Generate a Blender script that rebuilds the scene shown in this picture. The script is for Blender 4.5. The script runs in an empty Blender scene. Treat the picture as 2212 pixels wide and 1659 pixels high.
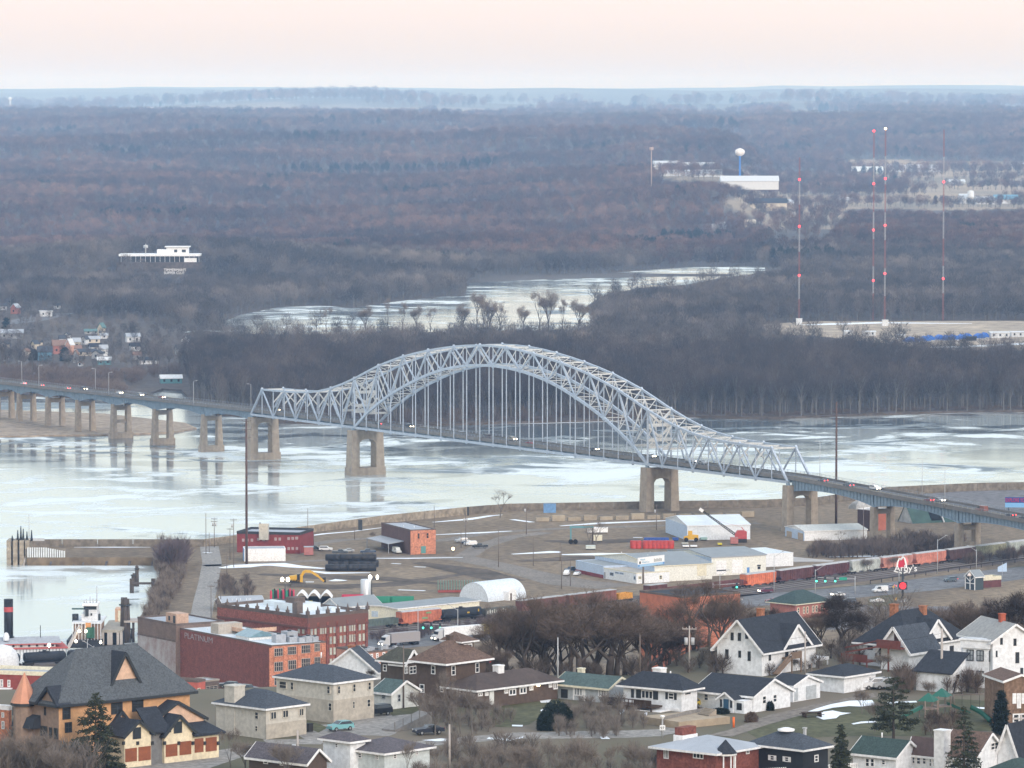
import bpy, math, random
from math import sin, cos, tan, radians as R, pi, sqrt, atan2, exp, floor
from mathutils import Vector, Matrix, noise
sc = bpy.context.scene
# ---------------------------------------------------------------- camera, sky, light
H = 172.9; F = 10500.0; U0 = 1106.0; V0 = 829.5
PT = math.atan((V0 - 195.0) / F); CP = cos(PT); SP = sin(PT)
cd = bpy.data.cameras.new('camera'); cam = bpy.data.objects.new('camera', cd); sc.collection.objects.link(cam)
cam.location = (0, 0, H); cam.rotation_euler = (pi / 2 - PT, 0, 0)
cd.sensor_width = 36.0; cd.lens = 36.0 * F / 2212.0; cd.clip_start = 5; cd.clip_end = 120000
sc.camera = cam
sc.view_settings.view_transform = 'Standard'; sc.view_settings.look = 'None'
sc.view_settings.exposure = 0.08; sc.view_settings.gamma = 1.0
wd = bpy.data.worlds.new('World'); sc.world = wd; wd.use_nodes = True
nt = wd.node_tree; nt.nodes.clear()
def nn(t, ty, **k):
    n = t.nodes.new(ty)
    for a, b in k.items():
        setattr(n, a, b)
    return n
SUN_EL, SUN_AZ = 9.0, 205.0          # low glow from behind the camera
wo = nn(nt, 'ShaderNodeOutputWorld'); tc = nn(nt, 'ShaderNodeTexCoord'); sx = nn(nt, 'ShaderNodeSeparateXYZ')
rp = nn(nt, 'ShaderNodeValToRGB'); b1 = nn(nt, 'ShaderNodeBackground'); b2 = nn(nt, 'ShaderNodeBackground'); ad = nn(nt, 'ShaderNodeAddShader')
sk = nn(nt, 'ShaderNodeTexSky', sky_type='NISHITA', sun_disc=False, sun_elevation=R(SUN_EL), sun_rotation=R(SUN_AZ), altitude=200)
nt.links.new(tc.outputs['Generated'], sx.inputs[0]); nt.links.new(sx.outputs[2], rp.inputs[0])
nt.links.new(rp.outputs[0], b1.inputs[0]); nt.links.new(sk.outputs[0], b2.inputs[0])
b1.inputs[1].default_value = 0.82; b2.inputs[1].default_value = 0.05
nt.links.new(b1.outputs[0], ad.inputs[0]); nt.links.new(b2.outputs[0], ad.inputs[1]); nt.links.new(ad.outputs[0], wo.inputs[0])
els = [(0.0, (.62, .57, .54)), (.006, (.77, .69, .68)), (.0185, (.93, .785, .825)), (.045, (.92, .86, .80)), (.09, (.86, .92, .87)),
       (.16, (.86, .98, 1.02)), (.35, (1.02, 1.12, 1.22)), (1.0, (1.1, 1.24, 1.46))]
cr = rp.color_ramp
while len(cr.elements) < len(els): cr.elements.new(.5)
for e, (p, c) in zip(cr.elements, els): e.position = p; e.color = (*c, 1)
sl = bpy.data.lights.new('sun', 'SUN'); sl.energy = 2.3; sl.angle = R(24); sl.color = (1.0, .88, .80)
so = bpy.data.objects.new('sun', sl); sc.collection.objects.link(so)
def sdir(el, az):
    return Vector((cos(el) * sin(az), cos(el) * cos(az), sin(el)))
so.rotation_euler = sdir(R(22), R(148)).to_track_quat('Z', 'Y').to_euler()
sc.cycles.max_bounces = 5; sc.cycles.diffuse_bounces = 2; sc.cycles.glossy_bounces = 3; sc.cycles.transparent_max_bounces = 4
sc.cycles.volume_bounces = 2; sc.cycles.caustics_reflective = False; sc.cycles.caustics_refractive = False
sc.cycles.use_light_tree = True; sc.cycles.sample_clamp_indirect = 4
# ---------------------------------------------------------------- pixel <-> place helpers (2212 x 1659 reading of the photo)
def ray(u, v):
    a = (u - U0) / F; b = -(v - V0) / F
    return Vector((a, CP + b * SP, -SP + b * CP))
def G(u, v, z=0.0):
    d = ray(u, v); t = (z - H) / d.z
    return Vector((d.x * t, d.y * t, z))
def AY(u, v, Y):
    d = ray(u, v); t = Y / d.y
    return Vector((d.x * t, Y, H + d.z * t))
def px(x, y, z):
    dz = z - H; zc = y * CP - dz * SP; yc = y * SP + dz * CP
    return U0 + F * x / zc, V0 - F * yc / zc
def zat(x, y, v):                      # height of pixel row v above the point x, y
    q = (V0 - v) / F
    return H + y * (q * CP - SP) / (CP + q * SP)
def along(p, d, u, z=10.0):            # distance along direction d from p at which column u is met
    a = (u - U0) / F; dz = z - H
    return (a * (p[1] * CP - dz * SP) - p[0]) / (d[0] - a * d[1] * CP)
def inpoly(x, y, P):
    c = False; n = len(P); j = n - 1
    for i in range(n):
        if (P[i][1] > y) != (P[j][1] > y) and x < (P[j][0] - P[i][0]) * (y - P[i][1]) / (P[j][1] - P[i][1]) + P[i][0]: c = not c
        j = i
    return c
def ss(a, b, x):
    t = min(1, max(0, (x - a) / (b - a))); return t * t * (3 - 2 * t)
# ---------------------------------------------------------------- materials
MATS = {}
def lin(h):
    if isinstance(h, str):
        c = [int(h[i:i + 2], 16) / 255 for i in (0, 2, 4)]
        return tuple(x / 12.92 if x < .04045 else ((x + .055) / 1.055) ** 2.4 for x in c)
    return h
def mat(key, col, rough=.8, n1=None, amt=.25, metal=0.0, emit=None, es=1.0, col2=None, spec=.3, stretch=(1, 1, 1), coord='Object', fine=0.0, fa=.25):
    if key in MATS: return MATS[key]
    m = bpy.data.materials.new(key); m.use_nodes = True; t = m.node_tree; b = t.nodes['Principled BSDF']; MATS[key] = m
    c = lin(col); b.inputs['Base Color'].default_value = (*c, 1); b.inputs['Roughness'].default_value = rough
    b.inputs['Metallic'].default_value = metal; b.inputs['Specular IOR Level'].default_value = spec
    if emit is not None:
        b.inputs['Emission Color'].default_value = (*lin(emit), 1); b.inputs['Emission Strength'].default_value = es
    if n1:
        q = nn(t, 'ShaderNodeTexCoord'); mp = nn(t, 'ShaderNodeMapping'); mp.inputs['Scale'].default_value = stretch
        ns = nn(t, 'ShaderNodeTexNoise'); ns.inputs['Scale'].default_value = n1; ns.inputs['Detail'].default_value = 6; ns.inputs['Roughness'].default_value = .65
        r = nn(t, 'ShaderNodeValToRGB'); k = r.color_ramp.elements; k[0].position = .3; k[1].position = .7
        c2 = lin(col2) if col2 is not None else tuple(min(1, x * (1 + amt)) for x in c)
        k[0].color = (*(x * (1 - amt) for x in c), 1) if col2 is None else (*c, 1); k[1].color = (*c2, 1)
        L = t.links.new
        L(q.outputs[coord], mp.inputs[0]); L(mp.outputs[0], ns.inputs[0]); L(ns.outputs[0], r.inputs[0])
        if fine:
            n2 = nn(t, 'ShaderNodeTexNoise'); n2.inputs['Scale'].default_value = fine; n2.inputs['Detail'].default_value = 3
            L(q.outputs[coord], n2.inputs[0]); mr = nn(t, 'ShaderNodeMapRange'); mr.inputs[1].default_value = .35; mr.inputs[2].default_value = .65
            mr.inputs[3].default_value = 1 - fa; mr.inputs[4].default_value = 1 + fa; L(n2.outputs[0], mr.inputs[0])
            mx = nn(t, 'ShaderNodeVectorMath', operation='SCALE'); L(r.outputs[0], mx.inputs[0]); L(mr.outputs[0], mx.inputs[3]); L(mx.outputs[0], b.inputs['Base Color'])
        else: L(r.outputs[0], b.inputs['Base Color'])
    return m
def wall(key, hexc, amt=.1): return mat(key, hexc, .75, .35, amt, fine=1.6, fa=.11)
# ---------------------------------------------------------------- mesh builder
col = sc.collection
class MB:
    def __init__(s): s.v = []; s.f = []; s.m = []; s.s = []
    def face(s, pts, m=0, sm=False):
        i = len(s.v); s.v += [tuple(p) for p in pts]; s.f.append(tuple(range(i, i + len(pts)))); s.m.append(m); s.s.append(sm)
    def box(s, x0, x1, y0, y1, z0, z1, m=0, sk=''):
        i = len(s.v); s.v += [(x, y, z) for z in (z0, z1) for y in (y0, y1) for x in (x0, x1)]
        q = [(0, 2, 3, 1), (4, 5, 7, 6), (0, 1, 5, 4), (2, 6, 7, 3), (0, 4, 6, 2), (1, 3, 7, 5)]
        for k, f in enumerate(q):
            if str(k) in sk: continue
            s.f.append(tuple(i + a for a in f)); s.m.append(m); s.s.append(False)
        return s
    def bar(s, p, q, w, h=None, m=0):
        p = Vector(p); q = Vector(q); d = (q - p)
        if d.length < 1e-6: return s
        d.normalize(); h = h or w; up = Vector((0, 0, 1)) if abs(d.z) < .95 else Vector((0, 1, 0))
        a = d.cross(up).normalized(); b = a.cross(d); i = len(s.v)
        for e in (p, q):
            for sa, sb in ((-1, -1), (1, -1), (1, 1), (-1, 1)): s.v.append(tuple(e + a * sa * w / 2 + b * sb * h / 2))
        for k in range(4): s.f.append((i + k, i + (k + 1) % 4, i + 4 + (k + 1) % 4, i + 4 + k)); s.m.append(m); s.s.append(False)
        s.f.append((i + 3, i + 2, i + 1, i)); s.f.append((i + 4, i + 5, i + 6, i + 7)); s.m += [m, m]; s.s += [False] * 2
        return s
    def tube(s, p, q, r0, r1=None, n=8, m=0, cap=True, sm=True):
        p = Vector(p); q = Vector(q); r1 = r0 if r1 is None else r1; d = (q - p).normalized()
        up = Vector((0, 0, 1)) if abs(d.z) < .95 else Vector((0, 1, 0)); a = d.cross(up).normalized(); b = a.cross(d); i = len(s.v)
        for e, r in ((p, r0), (q, r1)):
            for k in range(n): t = 2 * pi * k / n; s.v.append(tuple(e + (a * cos(t) + b * sin(t)) * r))
        for k in range(n): s.f.append((i + k, i + (k + 1) % n, i + n + (k + 1) % n, i + n + k)); s.m.append(m); s.s.append(sm)
        if cap:
            s.f.append(tuple(i + n - 1 - k for k in range(n))); s.f.append(tuple(i + n + k for k in range(n))); s.m += [m, m]; s.s += [False] * 2
        return s
    def lathe(s, prof, n=14, m=0, c=(0, 0, 0)):
        i = len(s.v)
        for r, z in prof:
            for k in range(n): t = 2 * pi * k / n; s.v.append((c[0] + r * cos(t), c[1] + r * sin(t), c[2] + z))
        for j in range(len(prof) - 1):
            for k in range(n): s.f.append((i + j * n + k, i + j * n + (k + 1) % n, i + (j + 1) * n + (k + 1) % n, i + (j + 1) * n + k)); s.m.append(m); s.s.append(True)
        s.f.append(tuple(i + (len(prof) - 1) * n + k for k in range(n))); s.m.append(m); s.s.append(False)
        return s
    def ext(s, pts, d, m=0):          # closed outline extruded by vector d
        n = len(pts); i = len(s.v); d = Vector(d); s.v += [tuple(p) for p in pts] + [tuple(Vector(p) + d) for p in pts]
        s.f.append(tuple(i + n - 1 - k for k in range(n))); s.f.append(tuple(i + n + k for k in range(n))); s.m += [m, m]; s.s += [False] * 2
        for k in range(n): s.f.append((i + k, i + (k + 1) % n, i + n + (k + 1) % n, i + n + k)); s.m.append(m); s.s.append(False)
        return s
    def build(s, name, mats, parent=None):
        me = bpy.data.meshes.new(name); me.from_pydata(s.v, [], s.f)
        for m in (mats if isinstance(mats, (list, tuple)) else [mats]): me.materials.append(m)
        me.polygons.foreach_set('material_index', s.m); me.polygons.foreach_set('use_smooth', s.s); me.update()
        o = bpy.data.objects.new(name, me); col.objects.link(o)
        if parent: o.parent = parent
        return o
def tag(o, label, cat, group=None, kind=None):
    o['label'] = label
    if cat: o['category'] = cat
    if group: o['group'] = group
    if kind: o['kind'] = kind
    return o
def empty(name, loc, rz, label, cat, group=None):
    o = bpy.data.objects.new(name, None); col.objects.link(o); o.location = loc; o.rotation_euler = (0, 0, rz); o.empty_display_size = .1
    return tag(o, label, cat, group)
def dup(root, loc, rz, label, group=None, scale=None):
    r = root.copy(); col.objects.link(r); r.location = loc; r.rotation_euler = (0, 0, rz); r['label'] = label
    if group: r['group'] = group
    if scale: r.scale = (scale,) * 3
    for ch in list(root.children):
        c = ch.copy(); col.objects.link(c); c.parent = r
        for g in list(ch.children):
            d = g.copy(); col.objects.link(d); d.parent = c
    return r
def poly(name, pts, m, kind='structure', zb=None, label=None):   # flat sheet with a skirt
    from mathutils.geometry import tessellate_polygon
    b = MB(); n = len(pts); b.v = [tuple(p) for p in pts]
    for t in tessellate_polygon([[Vector(p) for p in pts]]):
        a, c, d = (Vector(pts[i]) for i in t)
        if (c - a).cross(d - a).z < 0: t = (t[0], t[2], t[1])
        b.f.append(tuple(t)); b.m.append(0); b.s.append(False)
    if zb is not None:
        b.v += [(p[0], p[1], zb) for p in pts]
        for k in range(n): b.f.append((k, (k + 1) % n, n + (k + 1) % n, n + k)); b.m.append(0); b.s.append(False)
    o = b.build(name, m); o['kind'] = kind
    if label: o['label'] = label
    return o
def strip(name, pts, w, m, z=None, kind='structure'):
    b = MB(); L = []; n = len(pts)
    for i in range(n):
        a = Vector(pts[max(0, i - 1)][:2]); c = Vector(pts[min(n - 1, i + 1)][:2]); d = (c - a).normalized(); p = Vector((-d.y, d.x))
        ww = w[i] if isinstance(w, (list, tuple)) else w; zz = pts[i][2] if z is None else z
        L.append((Vector(pts[i][:2]) + p * ww / 2, Vector(pts[i][:2]) - p * ww / 2, zz))
    for i in range(n - 1):
        (a, c, z0), (d, e, z1) = L[i], L[i + 1]; b.face([(c.x, c.y, z0), (e.x, e.y, z1), (d.x, d.y, z1), (a.x, a.y, z0)])
    o = b.build(name, m); o['kind'] = kind; return o
def text(s, size, m, parent, loc, rot, name='lettering', ext=.03, sx=1.0, al='LEFT'):
    c = bpy.data.curves.new(name, 'FONT'); c.body = s; c.size = size; c.extrude = ext; c.align_x = al; c.materials.append(m)
    o = bpy.data.objects.new(name, c); col.objects.link(o); me = bpy.data.meshes.new_from_object(o); bpy.data.objects.remove(o); o = bpy.data.objects.new(name, me); col.objects.link(o)
    o.parent = parent; o.location = loc; o.rotation_euler = rot; o.scale = (sx, 1, 1); return o
# ---------------------------------------------------------------- terrain
def fn(x, y, s, k=0): return noise.noise(Vector((x / s, y / s, k * 7.3)))
def edge(x): return 785 + 20 * ss(-55, -5, x) + 42 * ss(22, 34, x)
def zg(x, y):
    if y < 1400:
        e = edge(x); return 75 - 77 * ss(e, e + 210, y)
    if y < 3900: return -2.0
    r = x / y
    right = ss(.043, .056, r + .003 * fn(x, y, 500)); z = -2 + 4.5 * ss(4200, 4600, y)
    hill = 34 * ss(4600, 8200, y) + 26 * ss(8200, 13500, y) + (ss(4300, 5600, y)) * (30 * fn(x, y, 560) + 48 * fn(x * .55, y, 1350, 2)) * (1 - .8 * ss(13000, 18000, y))
    val = 2 * fn(x, y, 700) + 72 * ss(9800, 13800, y) * (1 + .15 * fn(x, y, 1500))
    z += hill * (1 - right) + val * right
    z += 21 * exp(-((x + 315) / 190) ** 2 - ((y - 4420) / 230) ** 2)          # bluff of the long white club
    z += 24 * exp(-((x - 330) / 260) ** 2 - ((y - 6300) / 300) ** 2) * (1 - right)
    z += 20 * exp(-((x + 60) / 420) ** 2 - ((y - 5200) / 300) ** 2)
    f = ss(24000, 39000, y)
    z += f * (104 + 62 * fn(x, y, 6200) + 26 * fn(x, y, 1900, 3) + 8 * fn(x, y, 600, 6))
    z += 62 * ss(21500, 24500, y) * (1 - ss(25500, 29500, y)) * (exp(-((x + 900) / 900) ** 2) + .55 * exp(-((x - 1500) / 1200) ** 2) + .25 * fn(x, y, 1500, 9))
    return z
b = MB(); ys = [250.0]
while ys[-1] < 56000: ys.append(ys[-1] * (1.011 if ys[-1] < 22000 else 1.025))
NX = 170
for y in ys:
    w = .145 + 120.0 / y
    for i in range(NX + 1):
        x = (i / NX * 2 - 1) * w * y; b.v.append((x, y, zg(x, y)))
for j in range(len(ys) - 1):
    for i in range(NX):
        k = j * (NX + 1) + i; b.f.append((k, k + 1, k + NX + 2, k + NX + 1)); b.m.append(0); b.s.append(True)
def ground_mat():
    m = bpy.data.materials.new('ground'); m.use_nodes = True; t = m.node_tree; L = t.links.new; b = t.nodes['Principled BSDF']; b.inputs['Roughness'].default_value = .95
    g = nn(t, 'ShaderNodeNewGeometry'); mp = nn(t, 'ShaderNodeMapping'); mp.inputs['Scale'].default_value = (1, .35, 1); L(g.outputs['Position'], mp.inputs[0])
    def ramp(scale, det, p0, p1, c0, c1, src=mp):
        n = nn(t, 'ShaderNodeTexNoise'); n.inputs['Scale'].default_value = scale; n.inputs['Detail'].default_value = det; L(src.outputs[0], n.inputs[0])
        r = nn(t, 'ShaderNodeValToRGB'); r.color_ramp.elements[0].position = p0; r.color_ramp.elements[1].position = p1
        r.color_ramp.elements[0].color = (*c0, 1); r.color_ramp.elements[1].color = (*c1, 1); L(n.outputs[0], r.inputs[0]); return r
    near = ramp(.05, 8, .35, .65, (.095, .088, .050), (.165, .135, .10))
    wood = ramp(.01, 5, .4, .6, (.05, .045, .042), (.08, .068, .06))
    field = ramp(.0011, 2, .47, .53, (.34, .29, .24), (.12, .11, .11))
    sx = nn(t, 'ShaderNodeSeparateXYZ'); L(g.outputs['Position'], sx.inputs[0])
    def step(a, c):
        r = nn(t, 'ShaderNodeMapRange'); r.inputs[1].default_value = a; r.inputs[2].default_value = c; L(sx.outputs[1], r.inputs[0]); return r
    m1 = nn(t, 'ShaderNodeMixRGB'); L(step(1400, 1500).outputs[0], m1.inputs[0]); L(near.outputs[0], m1.inputs[1]); L(wood.outputs[0], m1.inputs[2])
    hil = ramp(.0009, 5, .42, .62, (.045, .045, .05), (.10, .095, .09)); m4 = nn(t, 'ShaderNodeMixRGB'); L(step(21500, 25000).outputs[0], m4.inputs[0]); L(field.outputs[0], m4.inputs[1]); L(hil.outputs[0], m4.inputs[2]); m2 = nn(t, 'ShaderNodeMixRGB'); L(step(17500, 18500).outputs[0], m2.inputs[0]); L(m1.outputs[0], m2.inputs[1]); L(m4.outputs[0], m2.inputs[2])
    an = nn(t, 'ShaderNodeAttribute', attribute_name='tilled'); tf = ramp(.004, 4, .42, .62, (.33, .26, .185), (.19, .16, .12)); m3 = nn(t, 'ShaderNodeMixRGB')
    L(an.outputs['Fac'], m3.inputs[0]); L(m2.outputs[0], m3.inputs[1]); L(tf.outputs[0], m3.inputs[2]); L(m3.outputs[0], b.inputs['Base Color']); return m
FIELDS = [[(1600, 395), (1700, 372), (1830, 378), (2250, 385), (2250, 450), (2060, 455), (1830, 450), (1800, 500), (1700, 512), (1640, 480), (1560, 440)],
          [(1820, 345), (2250, 350), (2250, 385), (1820, 383)], [(1400, 350), (1700, 372), (1690, 405), (1430, 385)]]
gr = b.build('ground', ground_mat())
at_ = gr.data.attributes.new('tilled', 'FLOAT', 'POINT')
at_.data.foreach_set('value', [1.0 if (6000 < p[1] < 12500 and any(inpoly(*px(*p), P) for P in FIELDS)) else 0.0 for p in b.v]); gr['kind'] = 'structure'
# ---------------------------------------------------------------- water
def ice_mat():
    m = bpy.data.materials.new('river_ice'); m.use_nodes = True; t = m.node_tree; L = t.links.new; b = t.nodes['Principled BSDF']
    g = nn(t, 'ShaderNodeNewGeometry'); mp = nn(t, 'ShaderNodeMapping'); mp.inputs['Scale'].default_value = (.52, .6, 1); mp.inputs['Rotation'].default_value = (0, 0, R(-5)); L(g.outputs['Position'], mp.inputs[0])
    sx = nn(t, 'ShaderNodeSeparateXYZ'); L(g.outputs['Position'], sx.inputs[0])
    def nz(s, d, dist=0.0, rgh=.6):
        n = nn(t, 'ShaderNodeTexNoise'); n.inputs['Scale'].default_value = s; n.inputs['Detail'].default_value = d; n.inputs['Distortion'].default_value = dist; n.inputs['Roughness'].default_value = rgh
        L(mp.outputs[0], n.inputs[0]); return n
    def mr(src, a, c, lo=0.0, hi=1.0):
        r = nn(t, 'ShaderNodeMapRange', interpolation_type='SMOOTHSTEP'); r.inputs[1].default_value = a; r.inputs[2].default_value = c; r.inputs[3].default_value = lo; r.inputs[4].default_value = hi; L(src, r.inputs[0]); return r.outputs[0]
    def op(o, a, c):
        n = nn(t, 'ShaderNodeMath', operation=o)
        for i, q in enumerate((a, c)):
            if isinstance(q, (int, float)): n.inputs[i].default_value = q
            else: L(q, n.inputs[i])
        return n.outputs[0]
    far = mr(sx.outputs[1], 2080, 2330)                                # more dark water streaks towards the far bank, tree reflection painted in
    n1 = nz(.032, 7, .9); n2 = nz(.010, 5, .6); n3 = nz(.09, 4, .4)
    thin = op('ADD', op('MULTIPLY', n1.outputs[0], .6), op('MULTIPLY', n2.outputs[0], .4))
    thr = op('SUBTRACT', thin, op('MULTIPLY', far, .10))
    dark = mr(thr, .375, .43, 1, 0)  # mask of dark water streaks, partly a painted reflection of the trees
    snow = mr(op('ADD', op('MULTIPLY', nz(.02, 6, 1.2).outputs[0], .7), op('MULTIPLY', n3.outputs[0], .3)), .50, .60)
    c1 = nn(t, 'ShaderNodeMixRGB'); c1.inputs[1].default_value = (.46, .51, .51, 1); c1.inputs[2].default_value = (.70, .76, .77, 1); L(snow, c1.inputs[0])
    c2 = nn(t, 'ShaderNodeMixRGB'); L(dark, c2.inputs[0]); L(c1.outputs[0], c2.inputs[1]); c2.inputs[2].default_value = (.11, .14, .16, 1)
    L(c2.outputs[0], b.inputs['Base Color'])
    rg = op('ADD', .10, op('MULTIPLY', snow, .40)); L(rg, b.inputs['Roughness']); b.inputs['IOR'].default_value = 1.42
    bp = nn(t, 'ShaderNodeBump'); bp.inputs['Strength'].default_value = .05; bp.inputs['Distance'].default_value = .3; L(n3.outputs[0], bp.inputs['Height']); L(bp.outputs[0], b.inputs['Normal'])
    return m
ICE = ice_mat()
b = MB(); b.face([(-700, 1150, 0), (700, 1150, 0), (1100, 4300, 0), (-1100, 4300, 0)]); wt = b.build('water', ICE); wt['kind'] = 'structure'
SNOW = mat('snow', (.82, .87, .92), .7, .2, .06)
DIRT = mat('yard_dirt', (.115, .086, .058), .95, .02, .3, col2=(.26, .20, .135), stretch=(1, .4, 1), fine=.35)
LAND = mat('flood_plain', (.085, .07, .06), .95, .03, .25, fine=.3)
SAND = mat('sandbar', (.30, .24, .18), .95, .03, .2, fine=.25)
def PP(pts, z): return [G(u, v, z) for u, v in pts]
FARB = [(2700, 880), (2212, 886), (2060, 888), (1950, 891), (1800, 896), (1659, 901), (1481, 898), (1300, 906), (1106, 911), (903, 916), (700, 912), (590, 910), (540, 898), (470, 893),
        (430, 872), (408, 858), (392, 842), (350, 839), (322, 850), (250, 862), (100, 852), (-500, 850)]
pts = PP(FARB, 1.2); pts += [Vector((-1100, 4650, 1.2)), Vector((1300, 4650, 1.2))]
poly('land', pts, LAND, zb=-3)
poly('sand', PP([(-300, 880), (0, 885), (225, 893), (330, 905), (400, 913), (425, 924), (375, 933), (250, 938), (110, 940), (0, 942), (-300, 947)], .7), SAND, zb=-2)
# frozen sloughs on the far side
poly('field', PP([(1650, 700), (1760, 694), (2300, 693), (2300, 757), (2030, 757), (1900, 742), (1760, 725), (1650, 722)], 1.3), mat('dry_field', (.36, .30, .23), .95, .01, .2, fine=.1))
SL1 = [(1005, 640), (1010, 610), (1075, 596), (1300, 592), (1400, 583), (1500, 577), (1690, 576), (1690, 585), (1560, 600), (1480, 615), (1380, 622), (1300, 640), (1262, 665), (1290, 700), (1240, 712), (1000, 716), (1000, 668)]
SL2 = [(395, 718), (470, 700), (520, 680), (600, 664), (700, 660), (760, 666), (850, 652), (960, 640), (1004.8, 640), (999.8, 668), (999.8, 716), (760, 722), (560, 722)]
def slough(P, i):
    o = poly('water', PP(P, 1.32), ICE); return o
slough(SL1, 0); slough(SL2, 1)
b = MB()
def snowline(P, z, w): return strip('snow', [G(u, v, z) for u, v in P], w, SNOW, z, 'structure')
snowline([(2212, 889), (2060, 891), (1900, 895), (1760, 898), (1659, 903), (1560, 901), (1420, 903), (1300, 909), (1180, 913), (1106, 914), (900, 919), (780, 917)], .12, [9, 14, 7, 11, 16, 9, 12, 15, 10, 12, 6, 3])
# near shore: industrial flat behind the flood wall
WALLP = [(58, 1181), (441, 1181), (512, 1172), (635, 1156), (823, 1131), (1010, 1112), (1106, 1104), (1400, 1099), (1659, 1096), (1760, 1091), (1918, 1069), (2112, 1060), (2300, 1057)]
nz_ = [G(u, v - 6, 3.0) for u, v in WALLP] + [Vector((700, 1900, 3)), Vector((700, 1120, 3)), Vector((-450, 1120, 3)), G(-400, 1500, 3), G(130, 1425, 3), G(300, 1400, 3)]
nz_ += [G(300, 1335, 3), G(325, 1300, 3), G(338, 1262, 3), G(352, 1222, 3), G(330, 1204, 3), G(58, 1204, 3)]
poly('land', nz_, DIRT, zb=-2)
# river bank slopes: rip-rap along the spit, brown weeds on the harbour side
b = MB(); top = [G(u, 1204, 2.95) for u in range(58, 360, 10)]; bot = [G(u, 1222 + 2 * sin(u), -.3) for u in range(58, 360, 10)]
for i in range(len(top) - 1): b.face([bot[i], bot[i + 1], top[i + 1], top[i]])
o = b.build('bank', mat('riprap', (.10, .10, .11), .95, .8, .6)); o['kind'] = 'structure'
b = MB(); TP = [(352, 1222), (338, 1262), (325, 1300), (300, 1335), (300, 1400)]; BT = [(352, 1226), (346, 1262), (330, 1290), (316, 1318), (290, 1350)]
# ---------------------------------------------------------------- bare trees
def twig_mat(key, c1, c2, c3, ps):
    m = bpy.data.materials.new(key); m.use_nodes = True; t = m.node_tree; L = t.links.new; b = t.nodes['Principled BSDF']; b.inputs['Roughness'].default_value = .95; b.inputs['Specular IOR Level'].default_value = .1
    oi = nn(t, 'ShaderNodeObjectInfo'); n = nn(t, 'ShaderNodeTexNoise'); n.inputs['Scale'].default_value = ps; n.inputs['Detail'].default_value = 3; L(oi.outputs['Location'], n.inputs[0])
    a = nn(t, 'ShaderNodeMath', operation='MULTIPLY_ADD'); L(oi.outputs['Random'], a.inputs[0]); a.inputs[1].default_value = .26; L(n.outputs[0], a.inputs[2])
    r = nn(t, 'ShaderNodeValToRGB'); e = r.color_ramp.elements; e[0].position = .42; e[1].position = .92; e.new(.66)
    for k, c in zip(range(3), (c1, c2, c3)): e[k].color = (*c, 1)
    L(a.outputs[0], r.inputs[0]); L(r.outputs[0], b.inputs['Base Color']); return m
TW_FAR = twig_mat('twigs_far', (.050, .042, .046), (.125, .078, .068), (.29, .185, .145), .0035)
TW_MID = twig_mat('twigs_bank', (.045, .045, .05), (.075, .066, .066), (.17, .14, .13), .02)
TW_TAN = twig_mat('twigs_thicket', (.10, .08, .075), (.15, .115, .10), (.20, .16, .13), .02)
BARK_P = mat('pale_bark', (.15, .145, .14), .9, .5, .3)
BARK_D = mat('dark_bark', (.085, .07, .062), .95, .6, .3)
def ribbon(b, p, q, w, m):
    d = q - p; a = Vector((random.uniform(-1, 1), random.uniform(-1, 1), random.uniform(-.5, .5))).cross(d)
    if a.length < 1e-6: a = Vector((1, 0, 0))
    a.normalize(); a *= w / 2; i = len(b.v)
    b.v += [tuple(p - a), tuple(p + a), tuple(q)]; b.f.append((i, i + 1, i + 2)); b.m.append(m); b.s.append(False)
def far_tree(seed, h, w, n, tl, tw, low=.35, mats=None, name='bare_tree', limbs=5, round_=1.0):
    random.seed(seed); b = MB(); b.tube((0, 0, 0), (random.uniform(-.6, .6), 0, h * .62), h * .014 + .08, .1, 5, 0, cap=False)
    for k in range(limbs):
        t = random.uniform(0, 2 * pi); z = h * random.uniform(.22, .45); r = w * .36 * random.uniform(.5, 1)
        b.tube((0, 0, z), (r * cos(t), r * sin(t), z + h * random.uniform(.25, .42)), h * .008 + .03, .04, 3, 0, cap=False)
    for k in range(n):
        while True:
            x, y, z = (random.uniform(-1, 1) for _ in range(3))
            if .12 < x * x + y * y + z * z < 1: break
        lump = .78 + .35 * noise.noise(Vector((x * 1.6, y * 1.6, z * 1.6 + seed * 3)))
        c = Vector((x * w / 2 * lump, y * w / 2 * lump, h * (low + (1 - low) * (.5 + .5 * z * lump * round_))))
        d = Vector((x * .8, y * .8, .75 + .4 * z)) + Vector((random.uniform(-.5, .5), random.uniform(-.5, .5), random.uniform(-.3, .3)))
        d.normalize(); ribbon(b, c - d * tl * .5, c + d * tl * random.uniform(.4, .8), tw, 1)
    me = b.build(name, mats or [BARK_P, TW_FAR]); col.objects.unlink(me); return me
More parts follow.
